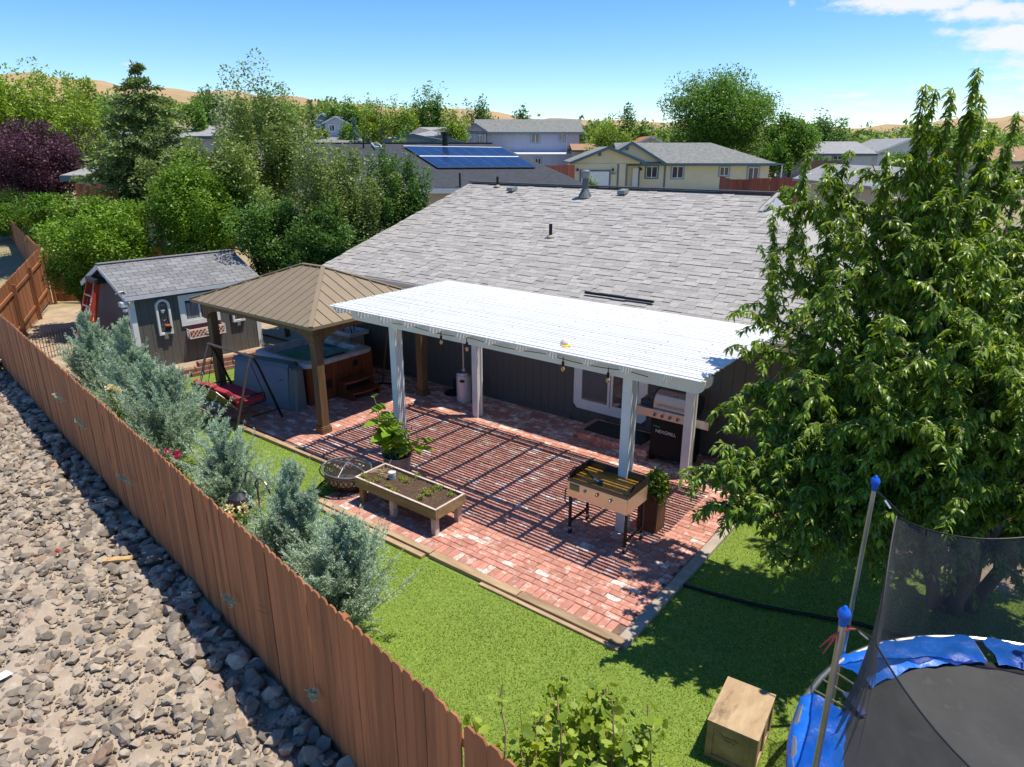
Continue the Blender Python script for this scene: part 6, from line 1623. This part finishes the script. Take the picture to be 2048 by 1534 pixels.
tree('bush_tree', 'low green bush leaning over the shed from behind its left end', 'bright', 165, 470, 600, 90, 21.5, 'round', .085, 1.2, clus=50)
tree('pear_tree', 'dark green pear tree with upright shoots in front of the solar roof', 'olive', 690, 305, 560, 190, 20.5, 'upright', .085, 1.15, clus=150)
tree('pear_tree', 'dark green pear tree reaching the left slope of the shingle roof', 'deep', 790, 300, 500, 150, 21.5, 'upright', .085, .85, clus=90)
tree('pear_tree', 'dense dark green pear tree between gazebo roof and the bright bushes', 'deep', 565, 395, 565, 160, 20, 'round', .08, 1.4, clus=130)
tree('pear_tree', 'shaded dark green pear tree filling the gap above the gazebo roof', 'deep', 660, 430, 575, 150, 19, 'round', .08, 1.4, clus=110)
tree('shrub', 'green shrub behind the far fence on the left edge', 'green', 40, 365, 480, 150, 36, 'round', .09, 1.2, cat='shrub')
tree('shrub', 'yellow green shrub with bare twigs behind the fence gate', 'yellowgreen', 125, 405, 505, 140, 29, 'round', .09, .75, cat='shrub')
tree('shrub', 'pale green shrub at the foot of the purple tree', 'green', 100, 372, 440, 130, 29.5, 'round', .09, 1.0, cat='shrub')
# middle distance
for a in (('conifer_tree', 'slender dark conifer tip rising behind the yellow green tree', 'spruce', 150, 152, 250, 34, 60, 'cone'),
          ('broadleaf_tree', 'round green tree on the slope between yellow green tree and spruce', 'green', 222, 190, 262, 100, 62, 'round'),
          ('broadleaf_tree', 'small green tree at the left shoulder of the spruce', 'green', 262, 188, 250, 60, 66, 'round'),
          ('broadleaf_tree', 'deep green tree right behind the spruce crown', 'deep', 432, 164, 262, 92, 70, 'round'),
          ('willow_tree', 'pale grey green willow right of the deep green tree', 'willow', 458, 187, 235, 64, 60, 'round'),
          ('broadleaf_tree', 'green tree low behind the pale willow', 'green', 395, 195, 262, 60, 64, 'round'),
          ('broadleaf_tree', 'broad green tree left of the far conifer by the road', 'green', 560, 186, 262, 110, 75, 'round'),
          ('conifer_tree', 'grey green conifer beside the far houses on the road', 'spruce', 624, 200, 257, 32, 120, 'cone'),
          ('broadleaf_tree', 'row end tree with dark crown above the far houses', 'green', 668, 205, 240, 46, 150, 'round'),
          ('broadleaf_tree', 'mid green tree above the flagstone drive of the far road', 'green', 708, 193, 250, 62, 130, 'round'),
          ('broadleaf_tree', 'grey topped tree behind the yellow green pair', 'olive', 740, 196, 250, 52, 140, 'round'),
          ('poplar_tree', 'yellow green round tree behind the blue spruce', 'yellowgreen', 752, 206, 275, 74, 100, 'round'),
          ('poplar_tree', 'yellow green round tree over the small grey roofs', 'yellowgreen', 806, 202, 268, 68, 98, 'round'),
          ('poplar_tree', 'tall thin green tree standing above the skyline left of the lilac house', 'green', 866, 181, 258, 66, 105, 'upright'),
          ('poplar_tree', 'tall slim green tree at the left of the skyline pair', 'green', 838, 190, 262, 44, 108, 'upright'),
          ('broadleaf_tree', 'loose green tree directly left of the lilac house roof', 'yellowgreen', 912, 218, 290, 66, 88, 'round'),
          ('broadleaf_tree', 'spiky dark green tree above the left gable of the lilac house', 'deep', 962, 202, 262, 70, 110, 'upright'),
          ('broadleaf_tree', 'small round blue green tree above the lilac house roof', 'deep', 1044, 214, 250, 42, 125, 'round'),
          ('conifer_tree', 'blue spruce in the yard beside the far road', 'blue', 710, 236, 287, 40, 82, 'cone'),
          ('conifer_tree', 'dark pyramid conifer over the ridge of the solar roof', 'spruce', 765, 246, 290, 36, 78, 'cone'),
          ('conifer_tree', 'small dark conifer left of the pyramid conifer', 'spruce', 738, 260, 290, 28, 79, 'cone'),
          ('shrub', 'yellow green shrub above the solar roof ridge', 'yellowgreen', 800, 273, 290, 34, 62, 'round'),
          ('shrub', 'dark green shrub left of the small grey roofs', 'deep', 815, 250, 272, 60, 92, 'round'),
          ('conifer_tree', 'dark conifer at the right end of the lilac house', 'spruce', 1160, 233, 300, 34, 110, 'cone'),
          ('broadleaf_tree', 'yellow green tree right of the lilac house', 'yellowgreen', 1218, 236, 310, 86, 84, 'round'),
          ('broadleaf_tree', 'deep green tree above the orange roof', 'deep', 1254, 217, 275, 46, 105, 'round'),
          ('broadleaf_tree', 'green tree beside the orange roof', 'green', 1285, 238, 275, 44, 108, 'round'),
          ('elm_tree', 'huge round green elm rising behind the cream house', 'green', 1436, 142, 300, 225, 84, 'round', None, 2.0),
          ('broadleaf_tree', 'green tree touching the right side of the huge elm', 'green', 1580, 222, 325, 110, 80, 'round', None, 1.6),
          ('broadleaf_tree', 'dark green tree with flat top beyond the cream house end', 'deep', 1650, 230, 290, 92, 96, 'round'),
          ('broadleaf_tree', 'green bush tree low at the corner of the cream house', 'green', 1548, 275, 335, 70, 78, 'round'),
          ('broadleaf_tree', 'small tree beyond the grey roof at right', 'green', 1726, 252, 284, 56, 150, 'round'),
          ('broadleaf_tree', 'small dark tree line end near the white house', 'deep', 1905, 262, 296, 110, 150, 'round'),
          ('broadleaf_tree', 'distant green tree at the right edge of the photo', 'green', 2010, 268, 300, 110, 155, 'round'),
          ('shrub', 'clipped green hedge shrub by the grey roofed house wall', 'deep', 1640, 305, 325, 40, 76, 'round'),
          ('shrub', 'green shrub in front of the white far house', 'green', 1805, 300, 330, 60, 78, 'round'),
          ('shrub', 'small yellow green shrub beside the garage door', 'bright', 1186, 354, 374, 22, 52, 'round'),
          ('shrub', 'green shrub at the right corner of the shingle roof', 'bright', 1565, 375, 420, 40, 27, 'round'),
          ('shrub', 'round shrub by the pale far house on the road', 'bright', 700, 245, 266, 46, 118, 'round'),
          ('shrub', 'low brown green shrub on the corner of the far road', 'olive', 646, 254, 264, 26, 122, 'round')):
    tree(*a, cat='shrub' if a[0] == 'shrub' else 'tree')
tl_ = []
for k in range(230):                                              # far tree belt, read as one mass
    px = rng.uniform(-150, 2200); d = rng.uniform(115, 300); c = at(px, 290, d); gz0 = float(terrain(c[0], c[1]))
    if 560 < px < 720 and d < 200: continue
    r_ = rng.uniform(1.6, 3.0) * (1 + d / 400); h = r_ * rng.uniform(1.2, 1.9); n = 420
    u = unit(rng.normal(size=(n, 3))) * rng.uniform(.5, 1, (n, 1)) ** .5
    P = np.array([c[0], c[1], gz0 + h * .52]) + u * np.array([r_, r_, h * .52]) + rng.normal(size=(n, 3)) * r_ * .1; tl_.append((P, r_ * .26))
P = np.concatenate([p for p, _ in tl_]); sz_ = np.concatenate([np.full(len(p), s_) for p, s_ in tl_])
V, F = leaf_quads(P, unit(rng.normal(size=P.shape)), sz_, sz_ * .7)
np_obj('far_trees', V, F, foliage('far_tree_leaf', pal((.10, .15, .03)), big=.06), None, kind='stuff')

# ------------------------------------------------------------------ neighbouring houses
def place(name, label, cat, px, d, z=None, rz=0., group=None):
    c = at(px, 298, d); z = float(terrain(c[0], c[1])) if z is None else z
    t = thing(name, label, cat, (c[0], c[1], z), YAW + rz, group); return t
def zrow(y, d): return CAM_H + d * math.tan(math.atan((767 - y) / FPX) - PITCH)
def far_window(t, x0, x1, y, z0, z1, tm=TEAL, bars=1, pane=None):
    f = MB(); w = .12
    f.bx(x0 - w, y - .06, z0 - w, x0, y, z1 + w); f.bx(x1, y - .06, z0 - w, x1 + w, y, z1 + w); f.bx(x0, y - .06, z0 - w, x1, y, z0); f.bx(x0, y - .06, z1, x1, y, z1 + w)
    fo = f.build('window', tm, t, world=False)
    MB().bx(x0, y - .02, z0, x1, y - .012, z1).build('pane', pane or GLASS, fo, world=False)
    m = MB()
    for k in range(bars): xm = x0 + (x1 - x0) * (k + 1) / (bars + 1); m.bx(xm - .035, y - .035, z0 + .05, xm + .035, y - .021, z1 - .05)
    m.bx(x0, y - .036, z0, x1, y - .021, z0 + .05); m.bx(x0, y - .036, z1 - .05, x1, y - .021, z1); m.bx(x0, y - .036, z0 + .05, x0 + .05, y - .021, z1 - .05); m.bx(x1 - .05, y - .036, z0 + .05, x1, y - .021, z1 - .05)
    m.build('sash', WHITE, fo, world=False)
def gable_x(t, x0, x1, y0, y1, ze, zr, mat, oh=.4, trim=TEAL, hipR=False, hipL=False):
    """roof with its ridge along x"""
    ym = (y0 + y1) / 2; a = x0 - oh; b = x1 + oh; r0 = a + ((ym - y0 + oh) * .9 if hipL else 0); r1 = b - ((ym - y0 + oh) * .9 if hipR else 0)
    m = MB(); T_ = (0, 0, -.14)
    m.prism([(a, y0 - oh, ze), (b, y0 - oh, ze), (r1, ym, zr), (r0, ym, zr)], T_); m.prism([(b, y1 + oh, ze), (a, y1 + oh, ze), (r0, ym + .002, zr), (r1, ym + .002, zr)], T_)
    if hipR: m.prism([(b - .002, y0 - oh + .003, ze), (b - .002, y1 + oh - .003, ze), (r1 - .002, ym, zr)], T_)
    if hipL: m.prism([(a + .002, y1 + oh - .003, ze), (a + .002, y0 - oh + .003, ze), (r0 + .002, ym, zr)], T_)
    o = m.build('roof', mat, t, world=False)
    MB().bx(a, y0 - oh - .05, ze - .24, b, y0 - oh - .003, ze - .02).build('fascia', trim, o, world=False)
    return o
def gable_y(t, x0, x1, y0, y1, ze, zr, mat, oh=.4, trim=TEAL, wall=None):
    """roof with its ridge along y, gable towards the camera"""
    xm = (x0 + x1) / 2; T_ = (0, 0, -.14); m = MB()
    m.prism([(x0 - oh, y0 - oh, ze), (xm, y0 - oh, zr), (xm, y1, zr), (x0 - oh, y1, ze)], T_); m.prism([(xm + .002, y0 - oh, zr), (x1 + oh, y0 - oh, ze), (x1 + oh, y1, ze), (xm + .002, y1, zr)], T_)
    o = m.build('roof', mat, t, world=False)
    for (p, q_) in (((x0 - oh, y0 - oh - .03, ze - .10), (xm, y0 - oh - .03, zr - .10)), ((xm, y0 - oh - .03, zr - .10), (x1 + oh, y0 - oh - .03, ze - .10))): MB().beam(p, q_, .05, .24).build('rake_trim', trim, o, world=False)
    if wall is not None:
        k = (zr - ze) / ((x1 - x0) / 2 + oh)
        MB().prism([(x0, y0, ze - .14), (x1, y0, ze - .14), (x1, y0, ze + k * oh - .16), (xm, y0, zr - .16), (x0, y0, ze + k * oh - .16)], (0, .2, 0)).build('gable_wall', wall, t, world=False)
    return o
# dark roofed neighbour with solar panels
n1d = 34.0
nb = thing('solar_house', 'neighbouring house with charcoal hip roof carrying blue solar panels', 'house', tuple(at(860, 390, n1d)[:2]) + (0.8,), YAW)
o2 = np.array(wmat(nb).inverted())
def loc(p): return o2[:3, :3] @ np.asarray(p) + o2[:3, 3]
EL, ER = loc(at(560, 372, n1d)), loc(at(1185, 379, n1d)); RL, RR = loc(at(560, 283, 42)), loc(at(985, 290, 42))
zE = (EL[2] + ER[2]) / 2; zR_ = (RL[2] + RR[2]) / 2; yE, yR = EL[1], RL[1]
m = MB(); T_ = (0, 0, -.15)
m.prism([(EL[0], yE, zE), (ER[0], yE, zE), (RR[0], yR, zR_), (RL[0], yR, zR_)], T_)
m.prism([(ER[0], yE + .003, zE - .002), (ER[0] , 2 * yR - yE, zE - .002), (RR[0] + .002, yR, zR_)], T_)
m.prism([(ER[0], 2 * yR - yE, zE), (EL[0], 2 * yR - yE, zE), (RL[0], yR + .002, zR_), (RR[0], yR + .002, zR_)], T_)
nr_o = m.build('roof', DARKROOF, nb, world=False)
MB().bx(EL[0], yE - .03, zE - .26, ER[0] + .02, yE - .003, zE - .03).build('fascia', WHITE, nb, world=False)
MB().bx(EL[0], yE + .5, -.2, ER[0] - .5, 2 * yR - yE - .5, zE - .16).build('wall', BEIGE, nb, world=False)
MB().beam((RL[0], yR, zR_ + .02), (RR[0], yR, zR_ + .02), .3, .04).build('ridge_cap', DARKROOF, nr_o, world=False)
rn = np.cross(np.array([1., 0, 0]), np.array([0, yR - yE, zR_ - zE])); rn = unit(rn)
Mi = np.array(wmat(nb)); p0w = Mi[:3, :3] @ (np.array([ER[0], yE, zE]) + rn * .12) + Mi[:3, 3]; rnw = Mi[:3, :3] @ rn
def on_nb(x, y): return loc(onplane(x, y, p0w, rnw))
A00, A10, A11, A01 = on_nb(875, 334), on_nb(1073, 333), on_nb(1004, 295), on_nb(808, 292)
def bil(u, v): return (A00 * (1 - u) + A10 * u) * (1 - v) + (A01 * (1 - u) + A11 * u) * v
PFR = M('panel_frame', (.25, .26, .29), rough=.4, metal=.4)
for r_ in range(2):
    v0, v1 = (0, .485) if r_ == 0 else (.525, 1.)
    for k in range(7):
        u0, u1 = k / 7 + .003, (k + 1) / 7 - .003
        c4 = [bil(u0, v0), bil(u1, v0), bil(u1, v1), bil(u0, v1)]
        o = MB().prism([p - rn * .06 for p in c4], rn * .05).build('solar_panel', PFR, nb, world=False)
        g_ = .014
        c5 = [bil(u0 + g_ * .25, v0 + g_ * .5), bil(u1 - g_ * .25, v0 + g_ * .5), bil(u1 - g_ * .25, v1 - g_ * .5), bil(u0 + g_ * .25, v1 - g_ * .5)]
        MB().prism([p - rn * .008 for p in c5], rn * .006).build('cells', PANEL, o, world=False)
for v0, v1 in ((.488, .522), (1.003, 1.025)):
    c4 = [bil(0, v0), bil(1, v0), bil(1, v1), bil(0, v1)]; MB().prism([p - rn * .05 for p in c4], rn * .05).build('mount_rail', WHITE, nb, world=False)
c4 = [on_nb(742, 287), on_nb(757, 287), on_nb(766, 295), on_nb(750, 295)]
c4[0], c4[1], c4[2], c4[3] = c4[3], c4[2], c4[1], c4[0]
so = MB().prism([p - rn * .1 for p in c4], rn * .14).build('skylight', GUTTER, nr_o, world=False); cc = sum(c4) / 4
MB().prism([cc + (p - cc) * .75 + rn * .045 for p in c4], rn * .006).build('pane', GLASS, so, world=False)
for (x, y, h) in ((727, 292, .5), (920, 368, .5)):
    p = on_nb(x, y); MB().lathe([(.05, -.2), (.05, h)], p, 8).build('vent_pipe', BLACK, nr_o, world=False)
p = on_nb(890, 289); MB().lathe([(.16, -.1), (.16, .55), (.24, .56), (.24, .66)], p, 10).build('chimney_pipe', DARKMETAL, nr_o, world=False)

# two storey lilac house
lh = place('two_storey_house', 'two storey pale lilac house with grey trimmed windows and mottled roof', 'house', 970, 95, zrow(352, 95))
s2 = (95 * .947 + 1.2) / FPX
def X2(px): return (px - 970) * s2
def Z2(y): return zrow(y, 95) - zrow(352, 95)
MB().bx(X2(974), 0, -1, X2(1155), 8, Z2(262)).build('wall', LILAC, lh, world=False)
MB().bx(X2(932), -.6, -1, X2(973), 8, Z2(262)).build('wing_wall', LILAC, lh, world=False)
MB().bx(X2(1018), -2.4, -1, X2(1153), -.02, Z2(308)).build('lower_wall', LILAC, lh, world=False)
MB().prism([(X2(1016), -2.6, Z2(309)), (X2(1155), -2.6, Z2(309)), (X2(1155), -.02, Z2(305)), (X2(1016), -.02, Z2(305))], (0, 0, .08)).build('lower_roof', TRIM, lh, world=False)
gable_x(lh, X2(955), X2(1155), 0, 8, Z2(264), Z2(236), FARROOF, .5, M('slate_trim', (.20, .25, .32)))
gable_y(lh, X2(932), X2(973), -.6, 4, Z2(266), Z2(247), FARROOF, .45, M('slate_trim2', (.20, .25, .32)), LILAC)
ST = M('slate_casing', (.25, .30, .37))
for (a, b, c, d, y) in ((941, 946, 274, 286, -.6), (955, 966, 270, 288, -.6), (1061, 1077, 266, 285, 0), (1117, 1126, 268, 282, 0), (1068, 1079, 316, 332, -2.4)): far_window(lh, X2(a), X2(b), y, Z2(d), Z2(c), ST)
for (a, y) in ((975, -.04), (1130, -.04)): MB().bx(X2(a), y - .06, 0, X2(a) + .12, y, Z2(266)).build('downspout', TRIM, lh, world=False)
# cream single storey house
yh = place('cream_house', 'cream single storey house with teal trim, white garage door and grey roof', 'house', 1151, 66, zrow(378, 66))
s1 = (66 * .947 + 1.2) / FPX
def X1(px): return (px - 1151) * s1
def Z1(y): return zrow(y, 66) - zrow(378, 66)
MB().bx(0, 0, -1, X1(1253), 9, Z1(326)).build('garage_wall', YELLOWW, yh, world=False)
MB().bx(X1(1254), 2.2, -1, X1(1552), 12, Z1(326)).build('wall', YELLOWW, yh, world=False)
gable_y(yh, 0, X1(1253) + 1.2, 0, 8, Z1(324), Z1(293), FARROOF, .5, TEAL, YELLOWW)
gable_x(yh, X1(1258), X1(1552), 2.2, 12, Z1(327), Z1(284), FARROOF, .5, TEAL, hipR=True)
gable_y(yh, X1(1205), X1(1330), 2.0, 7, Z1(327), Z1(283), FARROOF, .4, TEAL, YELLOWW)
gd_ = MB().bx(X1(1164), -.05, 0, X1(1219), -.005, Z1(343)).build('garage_door', WHITE, yh, world=False)
for (a, b, c, d) in ((1161, 1164, 378, 340), (1219, 1222, 378, 340), (1164, 1219, 343, 340)): MB().bx(X1(a), -.08, Z1(c), X1(b), -.005, Z1(d)).build('door_trim', TEAL, gd_, world=False)
for a in (1235, 1252, 1338): MB().bx(X1(a), (-.05 if a < 1253 else 2.14), -.2, X1(a + 3), (-.005 if a < 1253 else 2.195), Z1(328)).build('corner_board', TEAL, yh, world=False)
fd_ = MB().bx(X1(1273), 2.13, 0, X1(1285), 2.19, Z1(337)).build('front_door', WHITE, yh, world=False)
MB().bx(X1(1285.5), 2.1, 0, X1(1288), 2.19, Z1(334)).build('door_trim', TEAL, fd_, world=False)
for (a, b, c, d) in ((1301, 1324, 334, 357), (1354, 1377, 334, 358), (1452, 1470, 335, 353), (1510, 1531, 336, 366)): far_window(yh, X1(a), X1(b), 2.2, Z1(d), Z1(c), TEAL if a < 1340 else ST)
for a, b in ((1156, .0), (1226, .0), (1290, 2.2)): MB().bx(X1(a) - .08, b - .22, Z1(342), X1(a) + .08, b - .01, Z1(337)).build('wall_lamp', BLACK, yh, world=False)
for a, zz_, y in ((1199, 307, 0), (1259, 295, 1.98)): MB().bx(X1(a) - .14, y - .06, Z1(zz_ + 5), X1(a) + .14, y - .01, Z1(zz_ - 5)).build('gable_vent', TEAL, yh, world=False)
nt_ = bpy.data.curves.new('house_number', 'FONT'); nt_.body = '801'; nt_.size = .34; nt_.extrude = .004
no_ = bpy.data.objects.new('house_number_src', nt_); C.objects.link(no_)
MB().bx(X1(1550), 2.2, Z1(331), X1(1585), 12, Z1(329)).build('porch_roof', TEAL, yh, world=False)
MB().bx(X1(1581), 2.6, -.5, X1(1583), 2.72, Z1(331)).build('porch_post', WHITE, yh, world=False)
def text_mesh(src, name, mat, parent, mw):
    dg = bpy.context.evaluated_depsgraph_get(); me = bpy.data.meshes.new_from_object(src.evaluated_get(dg)); me.name = name
    me.materials.clear(); me.materials.append(mat); link_obj(name, me, None, parent, mw); bpy.data.objects.remove(src)
text_mesh(no_, 'house_number', BLACK, yh, wmat(yh) @ Matrix.Translation((X1(1226) - .12, -.02, Z1(349))) @ Matrix.Rotation(R(90), 4, 'X'))
lmw = wmat(gl) @ Matrix(ft.matrix_local); text_mesh(ft, 'lettering', WHITE, gl, lmw)
# fences of the neighbours
def far_fence(label, pts, h, bwid=.6, mat=FENCE_FAR):
    c0 = at(pts[0][0], 298, pts[0][2]); t = thing('board_fence', label, 'fence', (c0[0], c0[1], zrow(pts[0][1], pts[0][2])))
    for (a, b) in zip(pts[:-1], pts[1:]):
        p, q_ = at(a[0], a[1], a[2]), at(b[0], b[1], b[2]); n = max(1, int(np.linalg.norm(q_ - p) / bwid))
        for k in range(n):
            u, v = p + (q_ - p) * (k / n), p + (q_ - p) * ((k + .97) / n); j = rng.normal() * .03
            MB().prism([u + np.array([0, 0, -h]), v + np.array([0, 0, -h]), v + np.array([0, 0, j]), u + np.array([0, 0, j])], (-FWD[0] * .04, -FWD[1] * .04, 0)).build('board', mat, t)
far_fence('dark red board fence along the right side of the cream house', [(1440, 352, 58), (1465, 358, 52), (1660, 353, 50), (1700, 350, 50)], 2.0)
far_fence('dark red board fence between lilac house and cream house', [(1060, 330, 60), (1150, 331, 62)], 3.2)
far_fence('red brown fence below the grey roofed house at right', [(1615, 321, 70), (1700, 322, 72)], 2.0, 1., M('dark_brown_fence', (.10, .06, .045), rough=.8, var=.2))
far_fence('piece of orange brown fence visible between purple tree and spruce', [(150, 368, 27), (235, 372, 27.5)], 1.8, .3, FENCE)
# smaller houses
def cottage(name, label, px0, px1, ybase, yeave, yridge, d, wall, roofm, depth=8, gable=False, trim=TEAL, wins=(), hip=False):
    t = place(name, label, 'house', px0, d, zrow(ybase, d), group='small neighbouring houses'); s = (d * .947 + 1.) / FPX; w = (px1 - px0) * s; ze, zr = zrow(yeave, d) - zrow(ybase, d), zrow(yridge, d) - zrow(ybase, d)
    MB().bx(0, 0, -2.5, w, depth, ze - .1).build('wall', wall, t, world=False)
    if gable: gable_y(t, 0, w, 0, depth, ze, zr, roofm, .4, trim, wall)
    else: gable_x(t, 0, w, 0, depth, ze, zr, roofm, .4, trim, hipR=hip, hipL=hip)
    for (a, b, c, e) in wins: far_window(t, (a - px0) * s, (b - px0) * s, 0, zrow(e, d) - zrow(ybase, d), zrow(c, d) - zrow(ybase, d), trim)
    return t
cottage('garden_building', 'low grey roofed building with window between plum tree and spruce', 140, 262, 388, 350, 330, 30, FARWALL, FARROOF2, 5, trim=TEAL, wins=((205, 222, 358, 370),))
cottage('gable_house', 'pale blue gabled house glimpsed between cottonwood and spruce', 205, 268, 305, 272, 253, 52, BLUEW, FARROOF2, 8, True, WHITE)
cottage('hill_house', 'small pale house low behind the spruce and willow', 372, 470, 290, 272, 248, 62, FARWALL, FARROOF2, 7)
cottage('road_house', 'far house with blue gable beside the road', 636, 664, 256, 241, 226, 150, BLUEW, FARROOF2, 8, True, WHITE)
cottage('road_house', 'far white garage house with grey roof above the road bend', 654, 698, 263, 246, 232, 128, FARWALL, FARROOF2, 9, True, WHITE, wins=((662, 672, 250, 262),))
cottage('roof_house', 'grey hip roof house behind the solar roof ridge', 822, 896, 292, 272, 252, 88, FARWALL, FARROOF2, 9, hip=True)
cottage('roof_house', 'blue gabled low house just above the solar roof ridge', 775, 880, 300, 281, 268, 66, BLUEW, FARROOF2, 6, True, TEAL)
cottage('roof_house', 'small dark gabled house left of the lilac house', 868, 928, 306, 288, 276, 62, BLUEW, DARKROOF, 6, True, TEAL)
cottage('orange_house', 'house with orange tile roof and white gable behind the cream house', 1268, 1330, 300, 289, 272, 98, FARWALL, M('orange_roof', (.42, .17, .06), (.34, .13, .05), ns=2), 8, True, WHITE)
cottage('brown_house', 'low brown roofed house left of the cream house gable', 1150, 1262, 310, 300, 287, 88, BEIGE, BROWNROOF, 7)
cottage('grey_house', 'grey roofed house with window beyond the red fence at right', 1624, 1745, 330, 307, 282, 82, FARWALL, FARROOF2, 10, trim=TEAL, wins=((1668, 1686, 311, 320),))
cottage('white_house', 'white gabled far house behind the fruit tree shoots', 1758, 1872, 330, 303, 276, 86, FARWALL, FARROOF2, 9, True, WHITE, wins=((1848, 1858, 285, 300),))
cottage('beige_house', 'beige gabled neighbour house partly hidden by the fruit tree', 1765, 1885, 470, 372, 335, 33, BEIGE, FARROOF2, 9, True, WHITE)
cottage('tan_house', 'tan roofed house at the right edge of the photo', 1990, 2120, 345, 322, 293, 60, BEIGE, BROWNROOF, 9)
# road with a parked car
rd = []
for (xl, xr, y, d) in ((540, 720, 290, 100), (570, 705, 283, 112), (596, 690, 276, 124), (604, 672, 270, 136), (604, 650, 264, 150), (600, 630, 259, 165)):
    rd.append((at(xl, y, d), at(xr, y, d)))
m = MB()
for (a, b) in zip(rd[:-1], rd[1:]): m.poly([a[0], a[1], b[1], b[0]])
ro = m.build('road', ASPH); props(ro, kind='structure')
m = MB()
for (a, b) in zip(rd[:-1], rd[1:]):
    w_ = np.array([RGT[0], RGT[1], 0]); m.poly([a[1] + w_ * .02, a[1] + w_ * 2.2, b[1] + w_ * 2.2, b[1] + w_ * .02])
so_ = m.build('pavement', CONC); props(so_, kind='structure')
def car(label, px, py, d, rz):
    c = at(px, py, d); t = thing('parked_car', label, 'car', tuple(c), YAW + rz, 'cars on the far road')
    b = MB().prism([(-2.1, -.85, .3), (2.1, -.85, .3), (2.15, -.85, .75), (1.2, -.85, .9), (-1.9, -.85, .95), (-2.15, -.85, .7)], (0, 1.7, 0)).build('body', CARW, t, world=False, bevel=.06)
    MB().prism([(-1.8, -.72, .95), (1.0, -.72, .92), (.35, -.66, 1.42), (-1.3, -.66, 1.45)], (0, 1.40, 0)).build('windows', GLASS, t, world=False)
    MB().bx(-1.25, -.62, 1.44, .3, .70, 1.48).build('car_roof', CARW, t, world=False)
    for x in (-1.3, 1.3):
        for y in (-.82, .82): MB().tube([(x, y - .09, .32), (x, y + .09, .32)], .32, 14).build('wheel', BLACK, t, world=False)
    for y in (-.6, .6): MB().bx(2.1, y - .2, .55, 2.16, y + .2, .7).build('headlight', ALU, t, world=False)
car('white car parked on the far road above the solar roof', 617, 277, 122, R(-80))
car('second white car at the left edge of the far road', 602, 279, 120, R(-70))
